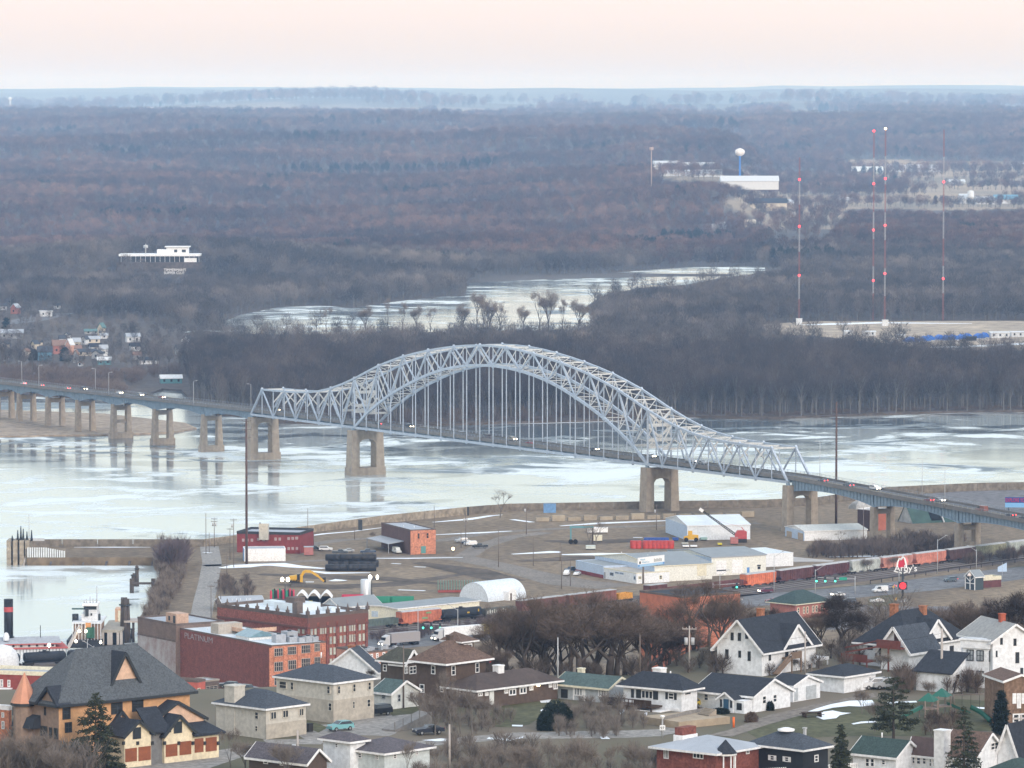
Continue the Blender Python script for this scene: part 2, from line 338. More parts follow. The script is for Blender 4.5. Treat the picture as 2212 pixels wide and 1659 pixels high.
def scatter(name, pts, sources, label):
    """pts: (x, y, z, variant, scale); one mass of wood placed by geometry nodes"""
    me = bpy.data.meshes.new(name); me.from_pydata([p[:3] for p in pts], [], [])
    for k, ty, vals in (('var', 'INT', [p[3] for p in pts]), ('scl', 'FLOAT', [p[4] for p in pts]), ('rot', 'FLOAT', [random.uniform(0, 6.28) for _ in pts])):
        a = me.attributes.new(k, ty, 'POINT'); a.data.foreach_set('value', vals)
    o = bpy.data.objects.new(name, me); col.objects.link(o); o['kind'] = 'stuff'; o['label'] = label
    sc_ = bpy.data.collections.new(name + '_kinds')
    for s in sources: sc_.objects.link(s)
    for i, s in enumerate(sources): s.name = '%s_%02d' % (name, i)
    g = bpy.data.node_groups.new(name, 'GeometryNodeTree'); g.interface.new_socket('Geometry', in_out='INPUT', socket_type='NodeSocketGeometry'); g.interface.new_socket('Geometry', in_out='OUTPUT', socket_type='NodeSocketGeometry')
    gi = nn(g, 'NodeGroupInput'); go = nn(g, 'NodeGroupOutput'); ip = nn(g, 'GeometryNodeInstanceOnPoints'); ci = nn(g, 'GeometryNodeCollectionInfo', transform_space='ORIGINAL')
    ci.inputs['Collection'].default_value = sc_; ci.inputs['Separate Children'].default_value = True; ci.inputs['Reset Children'].default_value = True
    def at(n, ty): q = nn(g, 'GeometryNodeInputNamedAttribute', data_type=ty); q.inputs[0].default_value = n; return q.outputs[0]
    L = g.links.new; L(gi.outputs[0], ip.inputs['Points']); L(ci.outputs[0], ip.inputs['Instance']); ip.inputs['Pick Instance'].default_value = True
    L(at('var', 'INT'), ip.inputs['Instance Index']); L(at('scl', 'FLOAT'), ip.inputs['Scale'])
    cx = nn(g, 'ShaderNodeCombineXYZ'); L(at('rot', 'FLOAT'), cx.inputs[2]); L(cx.outputs[0], ip.inputs['Rotation']); L(ip.outputs[0], go.inputs[0])
    md = o.modifiers.new('scatter', 'NODES'); md.node_group = g; return o
# areas of the far side without wood (pixel outlines of the ground)
TOWN = [(-50, 665), (120, 660), (180, 690), (300, 690), (430, 715), (430, 770), (380, 800), (250, 812), (-50, 800)]
MASTF = [(1640, 702), (1760, 694), (2250, 693), (2250, 757), (2030, 757), (1900, 742), (1760, 725), (1640, 722)]
BEACH = [(250, 845), (330, 815), (420, 818), (400, 862), (330, 870)]
CLUB = [(262, 556), (440, 552), (438, 596), (395, 614), (395, 640), (338, 640), (335, 614), (330, 598), (262, 590)]
HIGHWAY = [(1640, 470), (1700, 480), (1770, 495), (1765, 520), (1700, 512), (1630, 500)]
def grow(y0, y1, spacing, keep):
    out = []; y = y0
    while y < y1:
        s = spacing(y); w = .112 * y + 25; x = -w
        while x < w:
            X = x + random.uniform(-.45, .45) * s; Y = y + random.uniform(-.45, .45) * s; z = zg(X, Y) if Y > 4250 else 1.2
            u, v = px(X, Y, z)
            if keep(u, v, X, Y): out.append((X, Y, z, u, v))
            x += s
        y += s
    return out
random.seed(5)
def keep_far(u, v, X, Y):
    if Y < 3600 and not inpoly(u, v, FARB + [(-500, 600), (2700, 600)]): return False
    if inpoly(u, v, TOWN): return random.random() < .36
    for P in (SL1, SL2, MASTF, BEACH): 
        if inpoly(u, v, P): return False
    if Y > 5000:
        for P in FIELDS + [HIGHWAY]:
            if inpoly(u, v, P): return fn(X * .35, Y, 130, 13) > .17 or fn(X, Y, 55) > .6
    if Y > 15500 and fn(X, Y * .35, 420, 5) > -.02 * (18500 - Y) / 1000: return False
    if inpoly(u, v, CLUB): return False
    tp = 18.0 * F / Y
    for P in (SL1, SL2, MASTF):
        ks = [tp * .35, tp - (24 if P is not MASTF else 8)] + ([tp * .6, tp * .8] if P is SL1 and u > 1230 else [])
        if v > 590 and any(inpoly(u, v - k, P) for k in ks) and random.random() < .93: return False
    if Y > 5000 and any(inpoly(u, v - tp * .8, P) for P in FIELDS): return False
    return True
pts = grow(18500, 27000, lambda y: y / 260, lambda u, v, X, Y: fn(X, Y * .3, 900, 11) > .05 or fn(X * 3, Y * .2, 700, 12) > .3)
pts += grow(2440, 18500, lambda y: 8.5 if y < 2900 else max(9.5, y / 440), keep_far)
near = [p for p in pts if p[1] < 3000]; far = [p for p in pts if p[1] >= 3000]
BK = [far_tree(10 + i, 25 + 2 * (i % 3), 11 + i, 900, 1.5, .10, .26, [BARK_P, TW_MID], limbs=9) for i in range(5)]
BU = [far_tree(30 + i, 7, 9, 420, 1.2, .11, .0, [BARK_D, TW_TAN], limbs=4) for i in range(3)]
FA = [far_tree(50 + i, 18, 15, 330, 2.2, .24, .2, [BARK_P, TW_FAR], limbs=4) for i in range(5)]
TW_GRY = twig_mat('twigs_slough', (.048, .048, .052), (.105, .095, .092), (.26, .225, .20), .007)
FA += [far_tree(60 + i, 19, 14, 330, 2.2, .2, .2, [BARK_P, TW_GRY], limbs=6) for i in range(3)]
FA.append(far_tree(70, 17, 10, 500, 1.6, .5, .05, [BARK_D, mat('pine_mass', (.022, .034, .03), .95)], limbs=0))
L1 = []
for X, Y, z, u, v in near:
    bush = (u < 330 and Y > 2560 and v > 812) or (v > 900 and random.random() < .3) or (410 > u and v > 800)
    if u < 450 and v < 812 and Y > 2850: bush = random.random() < .5
    L1.append((X, Y, z, random.choice((5, 6, 7)) if bush else random.randrange(5), random.uniform(.75, 1.12) * (1.15 if bush else .92) * (.5 if inpoly(u, v, TOWN) else 1)))
for u in range(420, 2240, 7):                                        # brush along the waterline
    v = min((abs(u - a[0]), a[1]) for a in FARB)[1]; p = G(u + random.uniform(-3, 3), v - random.uniform(0, 3), 1.2)
    L1.append((p.x, p.y + 6, 1.0, random.choice((5, 6, 7)), random.uniform(.25, .5)))
scatter('forest', L1, BK + BU, 'bare riverbank wood of pale trunks behind the arch bridge')
L2 = []
for X, Y, z, u, v in far:
    sp = max(9.5, Y / 440) / 11
    k = random.randrange(5); gy = 1 - ss(4300, 5200, Y + 500 * fn(X, Y, 700, 4))
    if random.random() < gy * .9 + .12: k = random.choice((5, 6, 7))
    if fn(X, Y, 160, 8) > .52 and Y > 4600: k = 8
    L2.append((X, Y, z, k, random.uniform(.58, 1.3) * max(.88, sp * .62) * (.5 if inpoly(u, v, TOWN) else 1)))
scatter('forest', L2, FA, 'rolling bare winter forest covering the hills beyond the river')
print('FOREST', len(L1), len(L2))
# ---------------------------------------------------------------- the arch bridge
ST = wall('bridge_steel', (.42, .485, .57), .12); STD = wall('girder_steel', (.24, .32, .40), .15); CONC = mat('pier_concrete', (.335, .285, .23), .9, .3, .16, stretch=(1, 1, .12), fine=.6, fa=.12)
CONC2 = mat('parapet_concrete', (.20, .19, .18), .9, .3, .2); ROAD = mat('deck_asphalt', (.11, .11, .115), .9, .2, .2); ASPH = mat('asphalt', (.15, .15, .155), .9, .05, .18, fine=.5)
YL = 2182.0; ZD = 21.6; PAN = 11.71
P0 = AY(765.5, 926, YL); BD = Vector((.488, -.873, 0)).normalized(); BN = Vector((.873, .488, 0)).normalized(); BW = 11.0
def bp(s, o=0.0, z=0.0): return Vector((P0.x, P0.y, 0)) + BD * s + BN * o + Vector((0, 0, z))
def deckz(s):                            # bottom chord / soffit datum
    if s < -105: return ZD - .4 + (s + 105) * .0088
    if s > 363: return ZD + .7 - (s - 363) * .030
    return ZD - .4 + (s + 105) / 468 * 1.1
TOPZ = {0: 22, 1: 25.5, 2: 28.9, 3: 31.6, 4: 34.1, 5: 36.1, 6: 37.8, 7: 39.3, 8: 40.5, 9: 41.5, 10: 42.1, 11: 42.3}
LOWZ = {0: 0, 1: 6.9, 2: 12.2, 3: 16.9, 4: 20.8, 5: 24.2, 6: 27.3, 7: 29.8, 8: 31.6, 9: 32.9, 10: 33.6, 11: 33.9}
for k in range(12, 23): TOPZ[k] = TOPZ[22 - k]; LOWZ[k] = LOWZ[22 - k]
SIDE = {1: 19, 2: 16.4, 3: 14.6, 4: 13.4, 5: 12.9, 6: 12.6, 7: 12.4, 8: 12.3}
for k, z in SIDE.items(): TOPZ[-k] = z; TOPZ[22 + k] = z
def nd(i, o, top): s = i * PAN; return bp(s, o, deckz(s) + (TOPZ[i] if top == 1 else LOWZ.get(i, 0) if top == 2 else 0))
br = empty('arch_bridge', bp(0), 0, 'long pale blue steel truss arch bridge crossing the frozen river', 'bridge')
IM = Matrix.Translation(-bp(0))
def bb(mb, name, m, par=br):
    mb.v = [tuple(IM @ Vector(p)) for p in mb.v]; return mb.build(name, m, par)
for o in (0, BW):
    tr = MB()
    for i in range(-9, 31): tr.bar(nd(i, o, 0), nd(i + 1, o, 0), .75, 1.0)
    for i in range(-8, 30): tr.bar(nd(i, o, 1), nd(i + 1, o, 1), .75, .85)
    tr.bar(nd(-9, o, 0), nd(-8, o, 1), .8); tr.bar(nd(31, o, 0), nd(30, o, 1), .8)
    for i in range(0, 22): tr.bar(nd(i, o, 2), nd(i + 1, o, 2), .8, 1.1)
    for i in list(range(-8, 0)) + list(range(23, 31)): tr.bar(nd(i, o, 0), nd(i, o, 1), .42)
    for i in (0, 22): tr.bar(nd(i, o, 0), nd(i, o, 1), .8)
    for i in range(1, 22): tr.bar(nd(i, o, 2), nd(i, o, 1), .42)
    for i in range(-7, 0, 2):
        tr.bar(nd(i, o, 0), nd(i - 1, o, 1), .55); tr.bar(nd(i, o, 0), nd(i + 1, o, 1), .55)
        j = 22 - i; tr.bar(nd(j, o, 0), nd(j - 1, o, 1), .55); tr.bar(nd(j, o, 0), nd(j + 1, o, 1), .55)
    for i in range(1, 22, 2): tr.bar(nd(i, o, 2), nd(i - 1, o, 1), .55); tr.bar(nd(i, o, 2), nd(i + 1, o, 1), .55)
    for i in range(-8, 31):                                    # gusset plates
        for tp in (1, 0):
            q = nd(i, o, tp); h = .95
            if (i % 2 == 0) == (tp == 1): tr.ext([q + BD * h - BN * .42, q + Vector((0, 0, h)) - BN * .42, q - BD * h - BN * .42, q - Vector((0, 0, h)) - BN * .42], BN * .84)
    for i in range(1, 22, 2):
        q = nd(i, o, 2); h = 1.15; tr.ext([q + BD * h - BN * .44, q + Vector((0, 0, h)) - BN * .44, q - BD * h - BN * .44, q - Vector((0, 0, h)) - BN * .44], BN * .88)
    bb(tr, 'truss', ST)
    for i in range(1, 22):
        bb(MB().bar(nd(i, o, 0), nd(i, o, 2), .42), 'hanger', ST)
lb = MB()
STW = wall('bracing_steel', (.55, .56, .55), .1)
for i in range(-8, 31): lb.bar(nd(i, 0, 1), nd(i, BW, 1), .4, .5)
for i in range(-8, 30):
    lb.bar(nd(i, 0, 1), nd(i + 1, BW, 1), .26); lb.bar(nd(i, BW, 1), nd(i + 1, 0, 1), .26)
for i in range(1, 22):
    lb.bar(nd(i, 0, 2), nd(i, BW, 2), .35)
    if i < 21: lb.bar(nd(i, 0, 2), nd(i + 1, BW, 2), .25); lb.bar(nd(i, BW, 2), nd(i + 1, 0, 2), .25)
    if LOWZ[i] > 11:                                           # sway frames
        z = Vector((0, 0, 0)); a, c, d, e = nd(i, 0, 2), nd(i, BW, 2), nd(i, 0, 1), nd(i, BW, 1); mid = (d + e) / 2
        lb.bar(a, mid, .28); lb.bar(c, mid, .28)
for i in list(range(-7, 2)) + list(range(21, 30)):             # portal knees over the road
    hz = max(6.8, TOPZ[i] * .5) if TOPZ[i] > 9 else 6.8; s = i * PAN; zz = deckz(s); a = bp(s, 0, zz + hz); c = bp(s, BW, zz + hz); m_ = (nd(i, 0, 1) + nd(i, BW, 1)) / 2
    lb.bar(a, m_, .45, .5); lb.bar(c, m_, .45, .5)
    if TOPZ[i] > 18: q = bp(s, 0, zz + 7); r_ = bp(s, BW, zz + 7); lb.bar(q, r_, .5, .9); lb.bar(q, (a + c) / 2 + Vector((0, 0, 1)), .45); lb.bar(r_, (a + c) / 2 + Vector((0, 0, 1)), .45)
for i in (0, 22):
    for f in (.45, .72):
        s = i * PAN; z = deckz(s) + TOPZ[i] * f; lb.bar(bp(s, 0, z), bp(s, BW, z), .8, 1.3)
        z2 = z + TOPZ[i] * .25; c_ = bp(s, BW / 2, z + 1); lb.bar(bp(s, 0, z2), c_, .7, .9); lb.bar(bp(s, BW, z2), c_, .7, .9)
bb(lb, 'lateral_bracing', STW)
# deck
sl_ = [-460, -400, -350, -300, -250, -200, -150, -105, -50, 0, 60, 130, 190, 257, 310, 363, 400, 440, 490, 540, 600]
dk = MB(); pr = MB(); pr2 = MB()
for a, c in zip(sl_[:-1], sl_[1:]):
    za, zc = deckz(a) + 1.75, deckz(c) + 1.75; o0, o1 = .9, BW - .9
    dk.face([bp(a, o0, za), bp(c, o0, zc), bp(c, o1, zc), bp(a, o1, za)]); dk.face([bp(a, o0, za - .7), bp(a, o1, za - .7), bp(c, o1, zc - .7), bp(c, o0, zc - .7)])
    for mb, o in ((pr, .55), (pr2, BW - .55)):
        mb.bar(bp(a, o, za + .05), bp(c, o, zc + .05), .35, 1.5)
bb(dk, 'road_deck', ROAD); bb(pr, 'parapet', CONC2); bb(pr2, 'parapet', CONC2)
fl = MB()
for i in range(-9, 32): s = i * PAN; fl.bar(bp(s, 0, deckz(s) + .4), bp(s, BW, deckz(s) + .4), .4, 1.2)
for o in (2.5, 5.5, 8.5): fl.bar(bp(-105, o, deckz(-105) + .6), bp(363, o, deckz(363) + .6), .3, .8)
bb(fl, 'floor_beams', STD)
for o in (.25, BW - .25):                                      # rail of pickets
    rl = MB(); s = -455.0
    while s < 560:
        z = deckz(s) + 2.5; rl.bar(bp(s, o, z), bp(s, o, z + .9), .12); s += 3.0
    for a, c in zip(sl_[:-1], sl_[1:]): rl.bar(bp(a, o, deckz(a) + 3.4), bp(c, o, deckz(c) + 3.4), .09); rl.bar(bp(a, o, deckz(a) + 2.95), bp(c, o, deckz(c) + 2.95), .06)
    bb(rl, 'railing', wall('rail_metal', (.30, .33, .36), .1))
def s_of(u, z=10): return along(bp(0, BW / 2), BD, u, z)
PIERS = [(-48, 0, 'land'), (10, 0, 'land'), (57, 905, 'land'), (119, 910, 'land'), (184, 928, 'land'), (261, 0, 'water'), (351, 0, 'water'), (456.5, 0, 'water')]
psl = [s_of(p[0]) for p in PIERS] + [-105.0]; psr = [363.5, s_of(1906), s_of(2090), s_of(2290)]
def girder(spans, deep, thin):
    for o in (1.6, BW - 1.6):
        g = MB()
        for a, c in zip(spans[:-1], spans[1:]):
            n = max(6, int((c - a) / 2.2)); pv = None
            for k in range(n + 1):
                f = k / n; s = a + (c - a) * f; d = thin + (deep - thin) * (abs(2 * f - 1) ** 2.2); zt = deckz(s) + 1.05; q = (bp(s, o, zt), bp(s, o, zt - d))
                if pv: g.face([pv[0], pv[1], q[1], q[0]]); g.face([pv[0] + BN * .04, q[0] + BN * .04, q[1] + BN * .04, pv[1] + BN * .04]); g.bar(pv[1], q[1], .6, .1)
                g.bar(q[0] - BN * .15, q[1] - BN * .15, .14, .3); pv = q
            g.bar(bp(a, o, deckz(a) + 1.05), bp(c, o, deckz(c) + 1.05), .6, .12)
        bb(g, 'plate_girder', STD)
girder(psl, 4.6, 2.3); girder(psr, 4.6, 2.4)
BRK = wall('lane_paint', (.62, .6, .5), .1); lm = MB()
for a, c in zip(sl_[:-1], sl_[1:]):
    for o in (5.4, 5.65): lm.face([bp(a, o, deckz(a) + 1.76), bp(c, o, deckz(c) + 1.76), bp(c, o + .12, deckz(c) + 1.76), bp(a, o + .12, deckz(a) + 1.76)])
bb(lm, 'lane_line', mat('yellow_line', (.45, .33, .08), .8))
def pier(s, zt, zb, lw, thick, span, base, label, taper=.12, cross=None, arch=False, beam=2.4):
    """two-legged concrete bent across the road at station s"""
    r = empty('bridge_pier', bp(s, BW / 2, zb), atan2(BN.y, BN.x), label, 'bridge pier', 'concrete piers of the bridge'); h = zt - zb; half = span / 2
    hb = base; b = MB()
    for sg in (-1, 1):
        x0, x1 = sg * half, sg * (half - lw); e = taper * h * .3; q = []
        for z, g_ in ((hb, e), (h, 0)):
            xs = sorted((x0 + sg * g_, x1)); t = thick / 2 + g_ * .6; q += [(xs[0], -t, z), (xs[1], -t, z), (xs[1], t, z), (xs[0], t, z)]
        lg = MB(); lg.v = q; lg.f = [(3, 2, 1, 0), (4, 5, 6, 7), (0, 1, 5, 4), (1, 2, 6, 5), (2, 3, 7, 6), (3, 0, 4, 7)]; lg.m = [0] * 6; lg.s = [False] * 6
        lg.build('leg', CONC, r)
    cb = MB(); w = half - lw; t = thick / 2 - .15
    if arch:
        pts = [(-w, -t, h - .25), (-w, -t, h - beam - 1.9), (-w * .72, -t, h - beam - .4), (-w * .3, -t, h - beam), (w * .3, -t, h - beam), (w * .72, -t, h - beam - .4), (w, -t, h - beam - 1.9), (w, -t, h - .25)]
        for a, c in zip(pts[1:-2], pts[2:-1]): cb.ext([(a[0], -t, h - .25), a, c, (c[0], -t, h - .25)], (0, 2 * t, 0))
    else: cb.box(-w, w, -t, t, h - beam, h - .8)
    cb.build('cross_beam', CONC, r)
    if hb > .1: MB().box(-half - taper * h * .5, half + taper * h * .5, -thick / 2 - taper * h * .32, thick / 2 + taper * h * .32, -2, hb).build('plinth', CONC, r)
    if cross: MB().box(-w, w, -t * .7, t * .7, h * cross, h * cross + 1.6).build('strut', CONC, r)
    for sg in (-1, 1): MB().box(sg * (half - lw / 2) - .6, sg * (half - lw / 2) + .6, -.6, .6, h, h + .9).build('bearing', STD, r)
desc = ['sand-coloured pier half hidden behind riverside trees', 'sand-coloured pier standing among the dark tree trunks', 'open portal pier at the wooded end of the sandbar', 'open portal pier with light gap on the sandbar', 'tall open portal pier on the sandbar edge', 'portal pier with extra cross strut at the sandbar shore', 'portal pier standing in dark water with long reflection', 'portal pier in open ice next to the truss end pier']
for k, (s, (u, v, w)) in enumerate(zip(psl[:-1], PIERS)):
    zb = 1.2 if w == 'land' and k < 4 else (.7 if w == 'land' else 0.0)
    pier(s, deckz(s) - 2.7, zb, 2.2, 2.2, 9.8, .1 if w == 'land' else 3.0, desc[k], cross=.45 if k == 5 else None, taper=.1 if w == 'land' else .13, beam=3.0)
pier(-104, deckz(-104) - 1.2, 0, 3.3, 4.2, 14.0, 3.2, 'stained concrete pier under the far end of the steel truss', arch=True, beam=2.6, taper=.10)
pier(0, deckz(0) - 1.2, 0, 3.6, 5.0, 15.6, 3.4, 'massive stained river pier under the far foot of the arch', arch=True, beam=4.2, taper=.10)
pier(257.6, deckz(257) - 1.2, 0, 3.3, 5.0, 14.6, .1, 'massive grey pier behind the flood wall under near arch foot', arch=True, beam=4.4, taper=.10)
pier(363, deckz(363) - 1.2, 3, 2.9, 3.6, 13.6, .1, 'dark weathered pier beside the white gabled shed', arch=True, beam=4.0, taper=.08)
pier(psr[1], deckz(psr[1]) - 3.6, 3, 2.0, 2.6, 9.4, .1, 'square-headed tan pier framing the brick red wall', taper=.05, beam=2.6)
pier(psr[2], deckz(psr[2]) - 3.6, 3, 2.2, 2.6, 9.6, .1, 'tan pier with low cross strut near the rail line', taper=.05, beam=2.6, cross=.3)
# lamp posts on the deck
LAMP = wall('lamp_post_metal', (.45, .46, .47), .08)
def lamp(u, far, h=9.0, lab=''):
    s = along(bp(0, BW - .2 if far else .2), BD, u, 25); p = bp(s, BW - .2 if far else .2, deckz(s) + 1.8)
    r = empty('street_lamp', p, atan2(BN.y, BN.x), lab, 'street lamp', 'lamp posts along the bridge deck'); sg = -1 if far else 1
    MB().tube((0, 0, 0), (0, 0, h), .13, .09, 6).build('pole', LAMP, r)
    a = MB(); a.bar((0, 0, h), (sg * 1.4, 0, h + .35), .1); a.build('arm', LAMP, r); MB().box(min(sg * 1.2, sg * 2.1), max(sg * 1.2, sg * 2.1), -.16, .16, h + .22, h + .42).build('lamp_head', LAMP, r)
for u, far, lab in ((47, 1, 'thin lamp post above the leftmost white car on the deck'), (84, 0, 'lamp post on the near side, second along the far approach'), (206, 1, 'lamp post with box halfway up among bushes'), (235, 0, 'near side lamp post above the open portal pier'),
    (418, 0, 'curved lamp post against the dark wood near the ice pool'), (542, 1, 'lamp post closest to the far truss portal'), (1771, 1, 'slender lamp post just past the near truss portal'), (1992, 1, 'slim lamp post rising over white ice on ramp'), (2041, 0, 'lamp post beside the red van on the ramp')):
    lamp(u, far, 11.0 if u < 600 else 14, lab)
# ---------------------------------------------------------------- buildings
A0, A1, A2, A3 = [(553 * k, 1325, .25) for k in range(4)]; B0, B1, B2, B3 = [(553 * k, 1060, .25) for k in range(4)]; C0, C1, C2, C3 = [(553 * k, 726, .25) for k in range(4)]
WHT = wall('white_siding', (.74, .76, .78), .05); TRIM = wall('white_trim', (.80, .80, .80), .04); GLS = mat('window_glass', (.03, .035, .04), .12, spec=.8); DGL = mat('dark_frame', (.035, .04, .045), .5)
CUR = mat('curtained_glass', (.30, .32, .33), .25, .9, .5, spec=.6)
CHAR = mat('charcoal_shingles', (.030, .035, .045), .9, 1.2, .25, fine=4); SLATE = mat('slate_shingles', (.060, .070, .086), .9, 1.2, .2, fine=4); GRNR = mat('green_shingles', (.075, .11, .105), .9, 1.2, .2, fine=4)
DGRN = mat('dark_green_roof', (.04, .065, .06), .9, 1.2, .2, fine=4); BRNR = mat('brown_shingles', (.13, .085, .066), .9, 1.2, .25, fine=4); PURR = mat('plum_shingles', (.10, .09, .10), .9, 1.2, .2, fine=4)
BRN = wall('brown_clapboard', (.10, .072, .058), .15); GRYR = mat('light_grey_roof', (.36, .39, .43), .8, .2, .12); MTL = mat('grey_metal_roof', (.24, .265, .28), .6, .3, .1)
def brick(key, c, mort=(.35, .3, .27), sc_=1.0):
    m = mat(key, c, .88, .6, .28, fine=2.5); return m
def faces_of(L, W, h, mat_, wallm): pass
class Bld:
    """box building found from its near corner: local x runs along the wall on the right, local y along the wall on the left"""
    def __init__(s, name, label, cat, T, cx, top, xl, xr, a, base=None, Y=None, z=75, wallm=WHT, root=None, foot=None, group=None):
        s.T = T; u = T[0] + cx * T[2]
        if base is not None: p = G(u, T[1] + base * T[2], z)
        else: p = AY(u, 1000, Y)
        a = R(a); s.dx = Vector((cos(a), sin(a), 0)); s.dy = Vector((-sin(a), cos(a), 0)); s.p = Vector((p.x, p.y, z)); s.z = z; s.a = a
        s.h = zat(p.x, p.y, T[1] + top * T[2]) - z
        s.L = along(p, s.dx, T[0] + xr * T[2], z + s.h * .7) if xr is not None else 10; s.W = along(p, s.dy, T[0] + xl * T[2], z + s.h * .7) if xl is not None else 10
        s.root = root or empty(name, s.p, a, label, cat, group)
        s.inv = (Matrix.Translation(s.root.location) @ Matrix.Rotation(s.root.rotation_euler.z, 4, 'Z')).inverted(); s.sub = root is not None
        s.M = s.inv @ Matrix.Translation(s.p) @ Matrix.Rotation(a, 4, 'Z'); s.wallm = wallm
    def put(s, mb, name, mats, par=None):
        if s.sub: mb.v = [tuple(s.M @ Vector(p)) for p in mb.v]
        return mb.build(name, mats, par or s.root)
    def uv(s, x, y): return s.T[0] + x * s.T[2], s.T[1] + y * s.T[2]
    def on(s, face, x, y, off=0.0):           # zoom pixel -> (t along wall, height)
        u, v = s.uv(x, y); p = s.p + (s.dy * off if face == 'R' else s.dx * off)
        t = along(p, s.dx if face == 'R' else s.dy, u, s.z + s.h * .5); q = p + (s.dx if face == 'R' else s.dy) * t
        return t, zat(q.x, q.y, v) - s.z
    def body(s, roof, rm=CHAR, rise=3.0, ov=.5, trim=TRIM, name='wall', extra=None, ry=None, apex=None, flatm=None, par=.6, z0=-.8):
        L, W, h = s.L, s.W, s.h; b = MB()
        if ry is not None:
            m = {'gl': (L / 2, 0), 'gr': (0, W / 2), 'hip': (L / 2, W / 2)}[roof]; q = s.p + s.dx * m[0] + s.dy * m[1]; rise = zat(q.x, q.y, s.uv(0, ry)[1]) - s.z - h
        s.rise = rise; b.box(0, L, 0, W, z0, h, sk='01' if roof != 'flat' else '0')
        if roof == 'gl': b.ext([(0, .02, h), (L, .02, h), (L / 2, .02, h + rise)], (0, W - .04, 0))
        if roof == 'gr': b.ext([(.02, 0, h), (.02, W, h), (.02, W / 2, h + rise)], (L - .04, 0, 0))
        w = s.put(b, name, [s.wallm]); r = MB(); th = .22
        if roof == 'gl':
            k = rise / (L / 2)
            for sg in (0, 1):
                x0, x1 = (-ov, L / 2) if sg == 0 else (L + ov, L / 2); zl = h - k * ov
                r.face([(x0, -ov, zl + th), (x1, -ov, h + rise + th), (x1, W + ov, h + rise + th), (x0, W + ov, zl + th)][::1 if sg == 0 else -1])
                for y in (-ov, W + ov): r.bar((x0, y, zl + .06), (x1, y, h + rise + .06), .06, .34, 1)
                r.bar((x0, -ov, zl + .05), (x0, W + ov, zl + .05), .06, .32, 1); r.face([(x0, -ov, zl), (x0, W + ov, zl), (x1, W + ov, h + rise), (x1, -ov, h + rise)], 1)
        elif roof == 'gr':
            k = rise / (W / 2)
            for sg in (0, 1):
                y0, y1 = (-ov, W / 2) if sg == 0 else (W + ov, W / 2); zl = h - k * ov
                r.face([(-ov, y0, zl + th), (L + ov, y0, zl + th), (L + ov, y1, h + rise + th), (-ov, y1, h + rise + th)][::1 if sg == 0 else -1])
                for x in (-ov, L + ov): r.bar((x, y0, zl + .06), (x, y1, h + rise + .06), .06, .34, 1)
                r.bar((-ov, y0, zl + .05), (L + ov, y0, zl + .05), .06, .32, 1); r.face([(-ov, y0, zl), (-ov, y1, h + rise), (L + ov, y1, h + rise), (L + ov, y0, zl)], 1)
        elif roof == 'hip':
            q = [(-ov, -ov), (L + ov, -ov), (L + ov, W + ov), (-ov, W + ov)]; z1 = h + .2; m = min(L, W) / 2
            if L >= W: a, c = (m, W / 2), (L - m + .01, W / 2)
            else: a, c = (L / 2, m), (L / 2, W - m)
            a = (*a, z1 + rise); c = (*c, z1 + rise); Q = [(*p, z1) for p in q]
            if L >= W: r.face([Q[0], Q[1], c, a]); r.face([Q[2], Q[3], a, c]); r.face([Q[3], Q[0], a]); r.face([Q[1], Q[2], c])
            else: r.face([Q[1], Q[2], c, a]); r.face([Q[3], Q[0], a, c]); r.face([Q[0], Q[1], a]); r.face([Q[2], Q[3], c])
            for i in range(4): r.face([(*q[i], z1 - .3), (*q[(i + 1) % 4], z1 - .3), Q[(i + 1) % 4], Q[i]], 1)
            r.face([(*p, z1 - .3) for p in q[::-1]], 1)
        else:
            r.box(.25, L - .25, .25, W - .25, h + .01, h + .08, 0)
            for e in ((-.06, L + .06, -.06, .24), (-.06, L + .06, W - .24, W + .06), (-.06, .24, .24, W - .24), (L - .24, L + .06, .24, W - .24)): r.box(*e, h - .1, h + par, 1)
        s.roof = s.put(r, 'roof', [rm, trim]); return s
    def win(s, face, rects, fr=TRIM, gl=GLS, ft=.12, name='window', bars=1, cols=1, pane=True, shut=None, proud=.06):
        for (x0, y0, x1, y1) in rects:
            t0, z = s.on(face, x0, (y0 + y1) / 2); t1, _ = s.on(face, x1, (y0 + y1) / 2); _, za = s.on(face, (x0 + x1) / 2, y1); _, zb = s.on(face, (x0 + x1) / 2, y0)
            if t1 < t0: t0, t1 = t1, t0
            def bx(mb, a, c, e, f, d, m=0):
                if face == 'R': mb.box(a, c, -d, .05, e, f, m)
                else: mb.box(-d, .05, a, c, e, f, m)
            f = MB(); k = ft; bx(f, t0, t1, za, za + k, proud + .02); bx(f, t0, t1, zb - k, zb, proud); bx(f, t0, t0 + k, za + k, zb - k, proud); bx(f, t1 - k, t1, za + k, zb - k, proud)
            for j in range(1, cols): c = t0 + (t1 - t0) * j / cols; bx(f, c - k * .5, c + k * .5, za + k, zb - k, proud - .005)
            if bars: bx(f, t0 + k, t1 - k, (za + zb) / 2 - k * .35, (za + zb) / 2 + k * .35, proud - .01)
            if shut:
                w_ = (t1 - t0) * .42; bx(f, t0 - w_ - .05, t0 - .05, za, zb, proud, 1); bx(f, t1 + .05, t1 + w_ + .05, za, zb, proud, 1)
            o = s.put(f, name, [fr, shut] if shut else [fr])
            g = MB(); bx(g, t0 + k * .5, t1 - k * .5, za + k * .5, zb - k * .5, proud - .035); s.put(g, 'pane', [gl], o)
